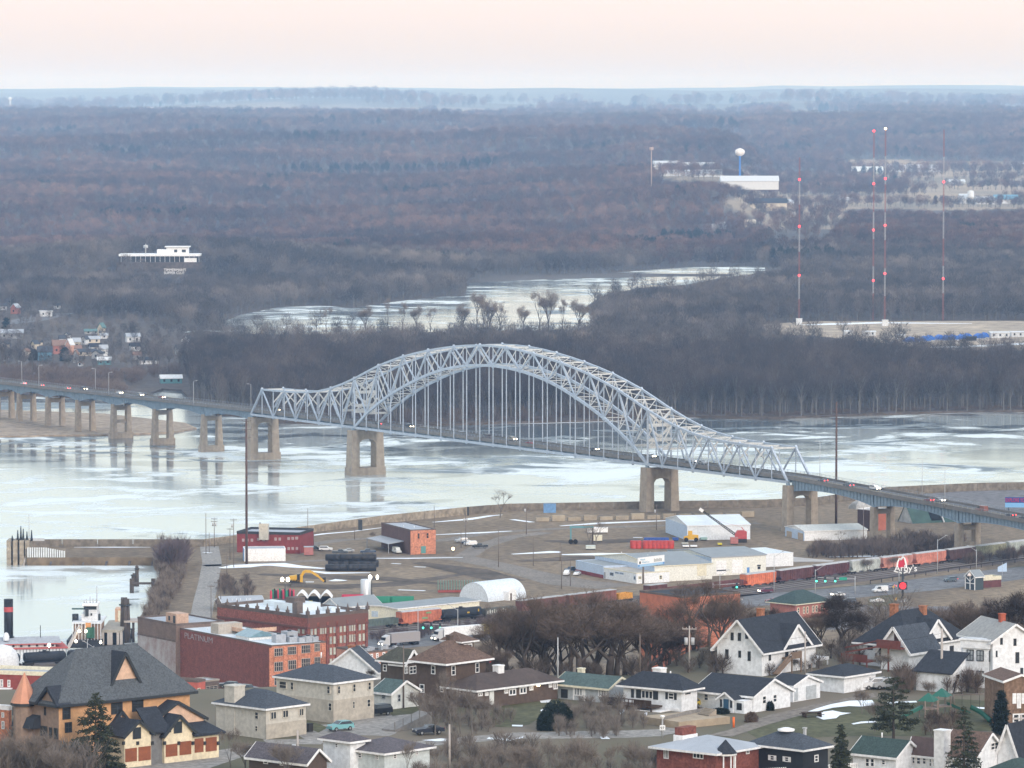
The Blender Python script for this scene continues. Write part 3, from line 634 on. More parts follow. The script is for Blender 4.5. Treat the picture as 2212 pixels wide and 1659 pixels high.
    def slab(s, face, rects, m, name='door', d=.06):
        for (x0, y0, x1, y1) in rects:
            t0, _ = s.on(face, x0, (y0 + y1) / 2); t1, _ = s.on(face, x1, (y0 + y1) / 2); _, za = s.on(face, (x0 + x1) / 2, y1); _, zb = s.on(face, (x0 + x1) / 2, y0)
            if t1 < t0: t0, t1 = t1, t0
            b = MB(); b.box(t0, t1, -d, .05, za, zb) if face == 'R' else b.box(-d, .05, t0, t1, za, zb); s.put(b, name, m)
    def gdoor(s, face, rects, m=TRIM, name='garage_door'):
        for (x0, y0, x1, y1) in rects:
            t0, _ = s.on(face, x0, (y0 + y1) / 2); t1, _ = s.on(face, x1, (y0 + y1) / 2); _, za = s.on(face, (x0 + x1) / 2, y1); _, zb = s.on(face, (x0 + x1) / 2, y0)
            if t1 < t0: t0, t1 = t1, t0
            za = max(za, 0); b = MB(); n = 4
            for j in range(n):
                e, f = za + (zb - za) * j / n + .02, za + (zb - za) * (j + 1) / n - .02
                b.box(t0, t1, -.07, .05, e, f) if face == 'R' else b.box(-.07, .05, t0, t1, e, f)
            s.put(b, name, m)
    def box(s, x0, x1, y0, y1, z0, z1, name, m): return s.put(MB().box(x0, x1, y0, y1, z0, z1), name, m)
    def chimney(s, x, y, w, z0, z1, m, name='chimney'): b = MB().box(x - w / 2, x + w / 2, y - w / 2, y + w / 2, z0, z1 - .2); b.box(x - w / 2 - .08, x + w / 2 + .08, y - w / 2 - .08, y + w / 2 + .08, z1 - .2, z1); return s.put(b, name, m)
    def vents(s, pts, m=TRIM):
        for x, y, z in pts: s.put(MB().tube((x, y, z), (x, y, z + .9), .11, n=6), 'vent_pipe', m)
    def stack(s, x, y, w, h0, m, name, face='R'): pass
# ---- near row on the bluff
OR = wall('orange_stucco', (.58, .33, .17), .08); PE = wall('peach_stucco', (.68, .46, .33), .05); CR_ = wall('cream_stucco', (.72, .62, .44), .08); TAUP = wall('taupe_siding', (.26, .19, .15), .12)
RDR = mat('rust_garage_door', (.26, .085, .04), .6, .8, .2); COP = mat('copper_roof', (.52, .25, .16), .45, .5, .15, metal=.35)
v = Bld('condominium', 'large orange and taupe stucco condominium with grey roof and copper cone turret', 'building', A0, 510, 800, 190, 1640, 42, base=1352, wallm=OR)
L, W, h = v.L, v.W, v.h
b = MB().box(0, L, 0, W, -.8, h, 0, sk='014').box(-.01, 0, -.01, W, -.8, h, 1); v.put(b, 'wall', [OR, TAUP])
v.wallm = OR; s_ = v
def hiproof(s, L, W, h, rise, ov, rm, tm, run=None):
    r = MB(); m = run or min(L, W) / 2; q = [(-ov, -ov), (L + ov, -ov), (L + ov, W + ov), (-ov, W + ov)]; z1 = h + .2; a = (m, W / 2, z1 + rise); c = (L - m, W / 2, z1 + rise); Q = [(*p, z1) for p in q]
    r.face([Q[0], Q[1], c, a]); r.face([Q[2], Q[3], a, c]); r.face([Q[3], Q[0], a]); r.face([Q[1], Q[2], c])
    for i in range(4): r.face([(*q[i], z1 - .4), (*q[(i + 1) % 4], z1 - .4), Q[(i + 1) % 4], Q[i]], 1)
    r.face([(*p, z1 - .4) for p in q[::-1]], 1); return s.put(r, 'roof', [rm, tm])
GRS = mat('grey_shingles', (.085, .095, .105), .9, 1.5, .15, fine=4); rf = hiproof(v, L, W, h, 7.2, .9, GRS, DGL, run=6.5)
def gable(s, x0, x1, y0, yb, zb, za, wm, rm=CHAR, tm=DGL, z0=None, ov=.5, parent=None, name='gable'):
    """cross gable: wall triangle on plane y0 facing out, roof running back to yb"""
    z0 = zb if z0 is None else z0; b = MB(); mx = (x0 + x1) / 2
    b.ext([(x0, y0, z0), (x1, y0, z0), (x1, y0, zb), (mx, y0, za), (x0, y0, zb)], (0, yb - y0, 0)); g = s.put(b, name, wm, parent); r = MB(); k = (za - zb) / (mx - x0)
    for e in (-1, 1):
        xe = (x0 - ov) if e < 0 else (x1 + ov); ze = zb - k * ov; pts = [(xe, y0 - ov, ze + .22), (mx, y0 - ov, za + .22), (mx, yb, za + .22), (xe, yb, ze + .22)]; r.face(pts if e < 0 else pts[::-1])
        r.bar((xe, y0 - ov, ze + .02), (mx, y0 - ov, za + .02), .1, .42, 1); r.face([(p[0], p[1], p[2] - .2) for p in (pts[::-1] if e < 0 else pts)], 1); r.bar((xe, y0 - ov, ze + .1), (xe, yb, ze + .1), .08, .3, 1)
    s.put(r, 'roof', [rm, tm], None if s.sub else g); return g
def X(s, x, y, off=0.0): return s.on('R', x, y, off)
t0 = X(v, 945, 720)[0]; t1 = X(v, 1275, 700)[0]; gable(v, t0, t1, 1.0, 9, h + .7, h + 6.6, PE)
for x0, x1, ya, yb_ in ((1010, 1110, 0, 0),): pass
v.win('R', [(540, 815, 608, 915), (1140, 745, 1238, 845), (960, 770, 1058, 870), (560, 940, 620, 1030)], DGL, GLS, .14, cols=2, proud=.1)
v.win('L', [(385, 810, 400, 880), (352, 972, 410, 1060), (428, 985, 452, 1080), (470, 990, 500, 1085), (370, 1150, 400, 1230), (432, 1160, 455, 1235), (112, 810, 122, 880)], DGL, GLS, .12, proud=.1)
ta, za = v.on('L', 260, 920); b = MB(); b.ext([(0, ta - 2.6, za - 1), (-1.5, ta - 2.6, za - 1), (-1.0, ta - 2.6, za + .5), (0, ta - 2.6, za + .9)], (0, 5.2, 0)); v.put(b, 'awning', mat('awning_cloth', (.03, .035, .045), .8))
# peach projecting bay and garage wings
OFF = -5.0
def wing(x0, x1, apx, apy, eavey, zbase, wm, rm, off, back, z0=-.6, doors=(), wins=(), wnames=None, ov=.5):
    a0 = v.on('R', x0, eavey, off)[0]; a1 = v.on('R', x1, eavey, off)[0]; ze = v.on('R', (x0 + x1) / 2, eavey, off)[1]; zt = v.on('R', apx, apy, off)[1]
    g = gable(v, a0, a1, off, back, ze, zt, wm, rm, DGL, z0, ov, name='wing'); return a0, a1, ze, zt, g
wing(985, 1095, 1010, 850, 925, 0, PE, CHAR, -.2, 3, z0=2)
w1 = wing(1290, 1760, 1545, 765, 925, 0, PE, CHAR, -2.2, 4)
w2 = wing(1075, 1305, 1195, 930, 1040, 0, CR_, CHAR, OFF, 0)
w3 = wing(1420, 1665, 1545, 885, 1030, 0, CR_, CHAR, OFF, 0)
a0 = v.on('R', 1300, 1100, OFF + .5)[0]; a1 = v.on('R', 1425, 1100, OFF + .5)[0]; v.box(a0, a1, OFF + .5, 0, -.6, w2[2] - .2, 'garage_pier', wall('grey_stucco', (.17, .17, .17), .1))
v.put(MB().ext([(a0 - .6, OFF - .2, w2[2] - .3), (a1 + .6, OFF - .2, w2[2] - .3), (a1 + .6, -1.8, w2[2] + 3), (a0 - .6, -1.8, w2[2] + 3)], (0, 0, .25)), 'roof', CHAR)
a0 = v.on('R', 1668, 1100, OFF)[0]; a1 = v.on('R', 1890, 1100, OFF)[0]; zt = v.on('R', 1780, 1050, OFF)[1]; v.box(a0, a1, OFF, 1, -.6, zt, 'wing', CR_)
v.put(MB().ext([(a0 - .2, OFF - .7, zt), (a1 + .8, OFF - .7, zt), (a1 - 1.5, 1, zt + 2.6), (a0 - .2, 1, zt + 2.6)], (0, 0, .3)), 'roof', CHAR)
class Off:                                    # same building, openings on the pushed-out garage front
    pass
def gopen(rects, m, name, off, fr=None, d=.08):
    for (x0, y0, x1, y1) in rects:
        t0 = v.on('R', x0, (y0 + y1) / 2, off)[0]; t1 = v.on('R', x1, (y0 + y1) / 2, off)[0]; za = v.on('R', (x0 + x1) / 2, y1, off)[1]; zb = v.on('R', (x0 + x1) / 2, y0, off)[1]
        b = MB().box(t0, t1, off - d, off + .05, za, zb)
        if fr: b.box(t0 - .25, t0 - .06, off - d, off + .04, za, zb, 1).box(t1 + .06, t1 + .25, off - d, off + .04, za, zb, 1)
        v.put(b, name, [m, fr] if fr else m)
gopen([(1080, 1165, 1180, 1280), (1195, 1150, 1300, 1270), (1430, 1130, 1530, 1235), (1550, 1105, 1650, 1220), (1680, 1080, 1755, 1200), (1775, 1070, 1870, 1190)], RDR, 'garage_door', OFF)
gopen([(1158, 985, 1205, 1085), (1512, 935, 1560, 1035)], GLS, 'window', OFF, DGL)
b = MB()
for x in (1062, 1185, 1312, 1418, 1540, 1662, 1765, 1880): t, z = v.on('R', x, 1130, OFF); b.box(t - .2, t + .2, OFF - .25, OFF - .02, v.on('R', x, 1120, OFF)[1] - .25, v.on('R', x, 1120, OFF)[1] + .25)
v.put(b, 'wall_lamp', DGL)
# dormer, turret, vents
ty = v.on('L', 450, 760)[0]; b = MB(); b.ext([(-.5, ty - 2.2, h + .2), (-.5, ty + 2.2, h + .2), (-.5, ty, h + 2.4)], (2, 0, 0)); d_ = v.put(b, 'dormer', TAUP)
b = MB(); b.bar((-.8, ty - 2.6, h), (-.8, ty, h + 2.6), .5, .4); b.bar((-.8, ty + 2.6, h), (-.8, ty, h + 2.6), .5, .4); b.face([(-.9, ty - 2.6, h + .2), (-.9, ty, h + 2.8), (1.6, ty, h + 2.8), (1.6, ty - 2.6, h + .2)]); b.face([(-.9, ty + 2.6, h + .2), (1.6, ty + 2.6, h + .2), (1.6, ty, h + 2.8), (-.9, ty, h + 2.8)]); v.put(b, 'roof', CHAR, d_)
tc_ = AY(A0[0] + 212 * .25, 1500, v.p.y + W * cos(v.a) - 1); tr_ = 122 * .25 / (F / tc_.y); zt = zat(tc_.x, tc_.y, 1325 + 510 * .25) - 75; ze = zat(tc_.x, tc_.y, 1325 + 768 * .25) - 75
b = MB(); q = v.inv @ Vector((tc_.x, tc_.y, 75)); b.lathe([(tr_ * .8, -.8), (tr_ * .8, ze)], 10, 0, (q.x, q.y, 0)); b.lathe([(tr_, ze), (.05, zt)], 10, 1, (q.x, q.y, 0)); b.lathe([(tr_, ze - .4), (tr_, ze)], 10, 2, (q.x, q.y, 0))
for f in range(len(b.s)): b.s[f] = False
v.put(b, 'turret', [TAUP, COP, DGL])
v.vents([(8, 3.5, h + 3.2), (1.5, W * .62, h + 1), (1.2, W * .5, h + .8), (L * .35, 3, h + 2.6)])
BEI = wall('beige_siding', (.52, .49, .43), .05); BST = wall('beige_stone', (.42, .38, .32), .16); GRY = wall('grey_siding', (.42, .45, .47), .06); CRM = wall('cream_siding', (.68, .64, .50), .05); BLK = wall('black_siding', (.022, .025, .03), .1)
BRK_ = brick('brown_brick', (.20, .13, .09)); RBR = brick('red_brick', (.205, .072, .056)); OBR = brick('orange_brick', (.50, .21, .13)); DOORB = mat('blue_door', (.03, .09, .16), .5); CHB = brick('chimney_brick', (.32, .14, .08))
# beige pair of houses
v = Bld('beige_house', 'two storey beige house with stone lower floor and wide blue-grey hip roof', 'house', A1, 670, 608, 178, 1015, 47, base=948, wallm=BEI).body('hip', SLATE, ry=448)
t, zm = v.on('R', 800, 735); b = MB(); b.box(-.08, v.L + .03, -.1, 0, -.8, zm); b.box(-.1, 0, -.08, v.W + .03, -.8, zm); v.put(b, 'stone_facing', BST)
v.win('R', [(700, 625, 725, 695), (832, 608, 858, 678), (963, 592, 990, 660), (830, 758, 850, 822), (955, 740, 985, 808)], BEI, GLS, .1, proud=.15)
v.win('L', [(205, 585, 268, 650), (302, 592, 330, 662), (617, 625, 645, 695), (628, 772, 660, 842)], BEI, GLS, .1, proud=.15); v.gdoor('R', [(695, 808, 802, 935)])
v.vents([(v.L * .55, v.W * .6, v.h + 3)])
v = Bld('beige_house', 'beige split-level house with two cream garage doors and broad chimney', 'house', A1, 88, 832, -345, 430, 46, base=1088, wallm=BEI).body('hip', SLATE, ry=662)
t, zm = v.on('R', 200, 945); b = MB(); b.box(-.08, v.L + .03, -.1, 0, -.8, zm); v.put(b, 'stone_facing', BST)
v.win('R', [(122, 848, 172, 915), (226, 835, 276, 900), (370, 820, 408, 885)], BEI, GLS, .1, cols=2, bars=0, proud=.15); v.win('L', [(-10, 850, 22, 915), (-8, 970, 16, 1020), (-125, 835, -112, 865)], BEI, GLS, .1)
v.gdoor('R', [(150, 970, 228, 1068), (276, 952, 355, 1052)]); v.chimney(1.0, v.W * .72, 2.2, 0, v.h + 3.0, BEI)
v = Bld('x', '', '', A1, 430, 768, 320, 545, 47, base=905, wallm=BEI, root=v.root).body('hip', SLATE, rise=1.6, name='entry_wing'); v.slab('R', [(492, 775, 515, 862)], DGL); v.slab('R', [(455, 775, 480, 860)], mat('tan_door', (.5, .4, .25), .6))
v = Bld('white_cottage', 'small off-white gabled cottage with plain green-grey roof behind the black suv', 'house', A1, 1170, 692, 1015, 1405, 47, base=832, wallm=wall('offwhite_boards', (.58, .60, .58), .08)).body('gl', GRNR, ry=588, ov=.4)
v.win('R', [(1222, 698, 1250, 765), (1330, 680, 1358, 740)], GRY); v.win('L', [(1085, 700, 1120, 740)], GRY)
v = Bld('row_building', 'long low white-walled building with dark blue-grey roof beyond beige house', 'building', A1, 1045, 505, 600, 1110, 62, Y=900, z=62, wallm=WHT).body('gr', SLATE, rise=4.0); v.chimney(v.L * .4, v.W * .55, 1.0, v.h, v.h + 4.6, CHB)
# brown houses
v = Bld('brown_house', 'brown foursquare house with hip roof, white eaves and front dormer', 'house', A1, 1640, 440, 1385, 1985, 48, base=800, wallm=BRN).body('hip', BRNR, ry=240, ov=1.0)
v.win('R', [(1688, 450, 1722, 535), (1895, 425, 1928, 512), (1735, 670, 1765, 722)], TRIM); v.win('L', [(1515, 450, 1550, 525), (1415, 612, 1455, 685), (1590, 628, 1622, 680)], TRIM)
t0, z0 = v.on('R', 1740, 380, 3.0); t1, _ = v.on('R', 1850, 380, 3.0); b = MB(); b.box(t0, t1, 2.2, 5.5, v.h - .5, v.h + 3.0); d = v.put(b, 'dormer', BRN)
b = MB(); m_ = (t0 + t1) / 2; c_ = (m_, 5.0, v.h + 4.3); q = [(t0 - .6, 1.5, v.h + 3), (t1 + .6, 1.5, v.h + 3), (t1 + .6, 6.4, v.h + 3), (t0 - .6, 6.4, v.h + 3)]
for i in range(4): b.face([q[i], q[(i + 1) % 4], c_])
b.box(t0 - .6, t1 + .6, 1.5, 6.4, v.h + 2.75, v.h + 2.98, 1); v.put(b, 'roof', [BRNR, TRIM], d); b = MB().box(m_ - 1, m_ + 1, 2.05, 2.2, v.h + .9, v.h + 2.5); b.box(m_ - .8, m_ - .08, 2.0, 2.05, v.h + 1.1, v.h + 2.3, 1).box(m_ + .08, m_ + .8, 2.0, 2.05, v.h + 1.1, v.h + 2.3, 1); v.put(b, 'window', [TRIM, GLS], d)
v.chimney(v.L * .5, v.W * .55, .8, v.h, v.h + v.rise + 1.0, BRN)
v = Bld('brown_house', 'dark brown house with small white-trimmed front gable and mossy roof', 'house', A1, 1268, 428, 1078, 1400, 50, base=640, wallm=wall('umber_clapboard', (.085, .065, .052), .15)).body('hip', mat('mossy_shingles', (.07, .07, .055), .9, .8, .3, fine=4), ry=300, ov=.7)
v.win('L', [(1098, 440, 1130, 500)], TRIM); v.win('R', [(1282, 455, 1312, 520), (1325, 455, 1385, 522)], TRIM, cols=2)
gable(v, v.on('R', 1275, 450)[0], v.on('R', 1392, 450)[0], -.3, 3, v.h, v.h + 1.9, BRN, mat('mossy_shingles', ()), TRIM)
v = Bld('brown_bungalow', 'long low dark brown bungalow with white-framed small windows', 'house', A1, 1905, 672, 1650, 2605, 45, base=828, wallm=BRN).body('hip', wall('dark_brown_roof', (.075, .055, .048), .2), ry=505, ov=.8)
v.win('R', [(1915, 682, 1955, 716), (1975, 680, 2005, 712), (2142, 655, 2175, 692), (2182, 650, 2244, 708), (2274, 635, 2334, 695), (2359, 628, 2392, 665), (2527, 603, 2556, 640), (2567, 598, 2604, 655)], TRIM, GLS, .2, cols=2, bars=0, proud=.12)
v.slab('R', [(2014, 672, 2052, 788)], mat('lit_door', (.7, .72, .7), .4), d=.12); v.chimney(v.L * .45, v.W * .5, 1.3, v.h, v.h + v.rise + 1.2, TRIM)  # plain pale grey door slab
v.win('L', [(1735, 672, 1765, 722), (1555, 655, 1600, 700)], TRIM)
LIT = mat('warm_lamp', (1, .8, .5), .5, emit=(1, .72, .4), es=9.0); LITW = mat('white_lamp', (1, .95, .85), .5, emit=(1, .9, .7), es=14.0); RED = mat('red_lamp', (.9, .05, .05), .5, emit=(1, .04, .05), es=8.0); GRN = mat('green_lamp', (.1, .8, .5), .5, emit=(.05, .9, .5), es=5.0)
t, z = v.on('R', 2420, 615); b = MB().tube((t, -.5, z - .2), (t, -.5, z + .2), .28, .22, 8); v.put(b, 'porch_lamp', LIT)
# grey and white row
v = Bld('grey_house', 'pale grey house with green roof and cream gable end', 'house', A2, 830, 640, 400, 1012, 51, base=778, wallm=GRY).body('gl', GRNR, ry=555, ov=.7, trim=CRM); v.win('L', [(538, 642, 612, 712), (748, 660, 818, 722)], TRIM, CUR, .16, cols=3, bars=0, proud=.1)
v.slab('L', [(527, 630, 537, 755), (613, 632, 634, 758)], TRIM, 'corner_board', .05); v.slab('L', [(425, 655, 482, 730)], DGL, 'porch_opening'); v.chimney(v.L * .62, v.W * .8, .9, v.h, v.h + v.rise + .9, CRM)
v = Bld('white_house', 'white house with dark hip roof, dark deck and basement garage', 'house', A2, 1465, 672, 962, 1600, 53, base=850, wallm=WHT).body('hip', CHAR, ry=520, ov=.9)
v.win('L', [(1118, 665, 1218, 738)], TRIM, GLS, .14, cols=3, bars=0, shut=DGL); v.win('L', [(1350, 685, 1400, 745)], TRIM, GLS, .14, shut=DGL); v.slab('L', [(1030, 655, 1054, 728)], DGL); v.win('R', [(1490, 680, 1545, 706)], TRIM, GLS, .12, bars=0)
v.vents([(v.L * .6, v.W * .35, v.h + v.rise * .8)]); v.chimney(v.L * .9, v.W * .62, 1.6, v.h, v.h + v.rise + .7, TRIM)
WD = wall('dark_wood', (.055, .035, .025), .2); b = MB(); t0, z0 = v.on('L', 1300, 800); t1, z1 = v.on('L', 880, 760); b.box(-3.2, 0, t0, t1, z0 - .15, z0 + .1)
for k in range(14): y = t0 + (t1 - t0) * k / 13; b.box(-3.2, -3.08, y - .06, y + .06, z0, z0 + 1.1)
b.box(-3.25, -3.05, t0, t1, z0 + 1.0, z0 + 1.15)
b.box(-3.15, -3.1, t0, t0 + 3.4, z0 + .15, z0 + 1.0); b.box(-3.15, -3.1, t1 - 3.4, t1, z0 + .15, z0 + 1.0)
for y in (t0, (t0 + t1) / 2, t1): b.box(-3.2, -3.0, y - .1, y + .1, -1, z0)
v.put(b, 'deck', WD)
b = MB(); b.box(-3.0, -.1, t0 - 1.6, t0 + 3.2, -2.4, z0 - .5); v.put(b, 'basement_wall', [TRIM])
t0, z0 = v.on('L', 1445, 905); t1, z1 = v.on('L', 1330, 810); b = MB()
for k in range(4): b.box(-.12, -.02, t0, t1, z0 + (z1 - z0) * k / 4 + .02, z0 + (z1 - z0) * (k + 1) / 4 - .02)
v.put(b, 'garage_door', TRIM); v.box(-.06, -.01, t0 - 1, t1 + 3, z0 - .3, -.4, 'foundation', CONC)
v = Bld('white_house', 'long white house with blue door porch and black hedge', 'house', A2, 2085, 712, 1590, 2405, 50, base=858, wallm=WHT).body('gl', CHAR, ry=572, ov=.6)
v.win('L', [(1660, 692, 1698, 755), (1838, 728, 1860, 775)], TRIM, GLS, .12); v.win('R', [(2162, 712, 2195, 782), (2254, 700, 2287, 768)], TRIM, GLS, .12)
t0 = v.on('L', 1990, 780)[0]; t1 = v.on('L', 1872, 780)[0]; zt = v.on('L', 1930, 725)[1]; za = v.on('L', 1930, 678)[1]; b = MB(); b.ext([(-2.4, t0, -.8), (-2.4, t1, -.8), (-2.4, t1, zt), (-2.4, (t0 + t1) / 2, za), (-2.4, t0, zt)], (2.4, 0, 0)); pc = v.put(b, 'porch', WHT)
b = MB(); ym = (t0 + t1) / 2
for y in (t0 - .5, t1 + .5): b.bar((-2.8, y, zt - .25), (-2.8, ym, za + .12), .15, .3, 1); b.ext([(-2.8, y, zt - .1), (-2.8, ym, za + .25), (-2.8, ym, za + .4), (-2.8, y, zt + .05)], (4.4, 0, 0))
v.put(b, 'roof', [CHAR, TRIM], pc); y = ym; v.put(MB().box(-2.5, -2.4, y - .5, y + .5, 0, 2.1), 'door', DOORB, pc); v.put(MB().box(-2.48, -2.4, y - 1.2, y - .8, .8, 2.0).box(-2.48, -2.4, y + .8, y + 1.2, .8, 2.0), 'window', GLS, pc)
v.put(MB().box(-2.2, 0, .2, t0 - .1, -.8, zt - .1), 'sunroom', WHT); v.put(MB().box(-2.28, -2.18, .6, t0 - .6, zt - 1.6, zt - .5), 'window', GLS)
v = Bld('white_garage', 'white gabled garage with side door beside dark round shrub', 'garage', A3, 215, 628, 20, 450, 51, base=768, wallm=WHT).body('gl', CHAR, ry=543, ov=.4); v.gdoor('R', [(328, 622, 415, 738)], GRY); v.slab('R', [(228, 645, 255, 755)], GRY, d=.1)
v = Bld('white_garage', 'wide white garage with charcoal hip roof behind the parked white car', 'garage', A3, 655, 552, 378, 930, 50, base=690, wallm=WHT).body('hip', CHAR, ry=445, ov=.7); v.win('R', [(868, 548, 890, 580)], TRIM, GLS)
# big white victorians
v = Bld('white_victorian', 'big white gabled house with wooden outside stair and wall dormer', 'house', A2, 2160, 312, 1772, 2625, 53, base=545, wallm=WHT).body('gr', CHAR, ry=62, ov=.8)
WN = dict(fr=DGL, gl=GLS, ft=.1); v.win('L', [(1890, 165, 1915, 232), (1952, 168, 1978, 238), (2015, 170, 2040, 220), (1843, 310, 1872, 395), (1957, 322, 1980, 382), (2037, 328, 2063, 410)], **WN)
v.win('R', [(2217, 325, 2236, 408), (2359, 312, 2387, 378), (2424, 305, 2440, 385), (2445, 303, 2461, 385), (2487, 360, 2502, 445), (2560, 440, 2585, 515)], **WN)
gable(v, v.on('R', 2335, 280)[0], v.on('R', 2556, 280)[0], -.2, 7, v.h - .2, v.on('R', 2447, 100)[1], WHT, CHAR, TRIM); v.chimney(v.L * .55, v.W * .7, 1.0, v.h, v.h + v.rise + 1.2, CHB)
b = MB(); t0, z0 = v.on('R', 2212, 520); t1, z1 = v.on('R', 2330, 385); b.bar((t0, -1.5, z0), (t1, -1.5, z1), 1.1, .25); b.bar((t0, -2, z0 + 1), (t1, -2, z1 + 1), .08, .2); b.box(t1, t1 + 3, -2.1, -.1, z1 - .1, z1 + .1); b.box(t1, t1 + 3, -2.1, -2.0, z1 + .1, z1 + 1.1)
for q in (t1 + .1, t1 + 2.9): b.box(q - .1, q + .1, -2.1, -1.9, -.5, z1)
v.put(b, 'outside_stair', wall('stair_wood', (.20, .14, .10), .15)); b = MB(); t0 = v.L + .05; z1 = v.on('R', 2640, 392)[1]
b.box(t0, t0 + 4.5, .3, 6, z1 - .5, z1); b.box(t0 + .3, t0 + 4, 3, 6, -.8, z1 - .5)
for q in (.2, 4.2): b.box(t0 + q, t0 + q + .2, .4, .6, -.8, z1 - .5)
v.put(b, 'side_porch', WHT)
v = Bld('white_victorian', 'large white house with sweeping dark roof, two brick chimneys and red balcony', 'house', A3, 1200, 292, 785, 1700, 50, base=480, wallm=WHT); v.body('hip', CHAR, ry=-30, ov=.9)
v.win('L', [(860, 280, 905, 315), (925, 332, 945, 385), (960, 335, 980, 380)], **WN); v.win('R', [(1280, 315, 1302, 408), (1313, 315, 1338, 405), (1385, 320, 1400, 385), (1437, 298, 1460, 358), (1570, 280, 1603, 368)], **WN)
v.chimney(v.L * .32, v.W * .66, 1.1, v.h + 2, zat(*AY(1659 + 1075 * .25, 1300, v.p.y + 12).xy, 1060 + 958 * .25) - 75, CHB); v.chimney(v.L * .62, v.W * .42, 1.0, v.h + 2, zat(*AY(1659 + 1408 * .25, 1300, v.p.y + 12).xy, 1060 + 985 * .25) - 75, CHB)
# projecting front gable with balcony (faces the long left wall)
ya = v.on('L', 1215, 300, -3)[0]; yb = v.on('L', 975, 300, -3)[0]; zt = v.on('L', 1105, 125, -3)[1]; b = MB(); b.ext([(-3, ya, -.8), (-3, yb, -.8), (-3, yb, v.h), (-3, (ya + yb) / 2, zt), (-3, ya, v.h)], (8, 0, 0)); w_ = v.put(b, 'wing', WHT); b = MB(); ym = (ya + yb) / 2
for y in (ya - .7, yb + .7):
    ze = v.h - (zt - v.h) / ((yb - ya) / 2) * .7; b.bar((-3.6, y, ze + .05), (-3.6, ym, zt + .05), .15, .45, 1); q = [(-3.7, y, ze + .25), (-3.7, ym, zt + .25), (6, ym, zt + .25), (6, y, ze + .25)]; b.face(q if y < ym else q[::-1]); b.bar((-3.7, y, ze + .05), (5, y, ze + .05), .1, .4, 1)
v.put(b, 'roof', [SLATE, TRIM], w_); RW = wall('red_stained_wood', (.15, .05, .04), .2); b = MB(); zb = v.on('L', 1100, 300, -4.5)[1]
b.box(-5, -3.05, ya + .3, yb - .5, zb - .15, zb + .05); b.box(-5, -4.9, ya + .3, yb - .5, zb + .05, zb + 1.3); b.box(-5.1, -4.85, ym - .2, ym, -.8, zb)
b.bar((-4.6, yb - .6, zb), (-4.6, yb + 6, 2.6), 1.0, .25); b.bar((-5, yb - .6, zb + 1), (-5, yb + 6, 3.4), .1, .25); b.box(-5.6, -3, yb + 1, yb + 6.5, 1.2, 1.5); b.box(-5.6, -5.5, yb + 1, yb + 6.5, 1.5, 2.5)
for y in (yb + 1.2, yb + 4, yb + 6.3): b.box(-5.5, -5.3, y - .1, y + .1, -.8, 1.3)
v.put(b, 'balcony_stair', RW); v.put(MB().box(-3.06, -3, ym - .9, ym + .1, zb + .1, zb + 2.4), 'door', mat('brown_door', (.06, .025, .02), .6), w_)
gable(v, v.on('R', 1320, 200)[0], v.on('R', 1530, 200)[0], -.6, 8, v.h + .8, v.on('R', 1447, 58, -.6)[1], WHT, CHAR, TRIM)
v = Bld('shed', 'low white outbuilding with dark lean-to roof in front of big white house', 'shed', A3, 1582, 518, 1282, 1705, 52, base=690, wallm=WHT); L, W, h = v.L, v.W, v.h
b = MB().box(0, L, 0, W, -.8, h, sk='1'); b.ext([(0, .02, h), (L, .02, h), (L, .02, h + 2.6)], (0, W - .04, 0)); v.put(b, 'wall', WHT); b = MB(); b.ext([(-.5, -.5, h - .2), (L + .5, -.5, h + 2.8), (L + .5, -.5, h + 3.0), (-.5, -.5, h)], (0, W + 1, 0)); v.put(b, 'roof', CHAR); v.win('R', [(1625, 528, 1652, 562)], **WN)
v = Bld('white_bay_house', 'white house with square bay, black-framed windows and thin brick chimney', 'house', A3, 1905, 235, 1682, 1945, 60, base=648, wallm=WHT).body('flat', DGL, par=.15)
v.win('L', [(1718, 312, 1778, 408), (1803, 318, 1865, 412), (1718, 490, 1778, 585), (1803, 495, 1865, 592)], DGL, CUR, .13, cols=2, proud=.1); v.win('R', [(1907, 322, 1930, 415)], DGL, CUR, .1); v.slab('R', [(1908, 520, 1930, 632)], DGL)
b = MB().box(-.5, v.L + .5, -.5, v.W + .5, v.h - .1, v.h + .15); b.box(-.3, v.L + .3, -.3, v.W + .3, v.h - 1.4, v.h - .1); v.put(b, 'cornice', WHT); q = v
v = Bld('x', '', '', A3, 1940, 240, 1900, 2320, 20, base=652, wallm=WHT, root=v.root); v.W = 12; v.body('gl', wall('weathered_roof', (.30, .30, .29), .12), ry=98, ov=.6, name='main_wall'); v.win('R', [(1967, 322, 1982, 378), (2005, 212, 2027, 270), (2120, 218, 2145, 280), (2137, 335, 2170, 430), (2180, 470, 2205, 560)], **WN); v.chimney(v.L * .5, v.W * .4, .9, v.h + 2, v.h + v.rise + 1.4, mat('red_chimney', (.38, .10, .06), .9, 2, .3))
v = Bld('brick_house', 'brown brick house with white multi-pane windows behind tall dark cypress', 'house', A3, 2040, 590, 2015, 2330, 14, base=985, wallm=BRK_); v.W = 9; v.body('gl', BRNR, ry=535, ov=.3); v.win('R', [(2112, 690, 2145, 780), (2150, 690, 2185, 820), (2190, 690, 2225, 780), (2115, 865, 2225, 945)], TRIM, GLS, .2, cols=2)
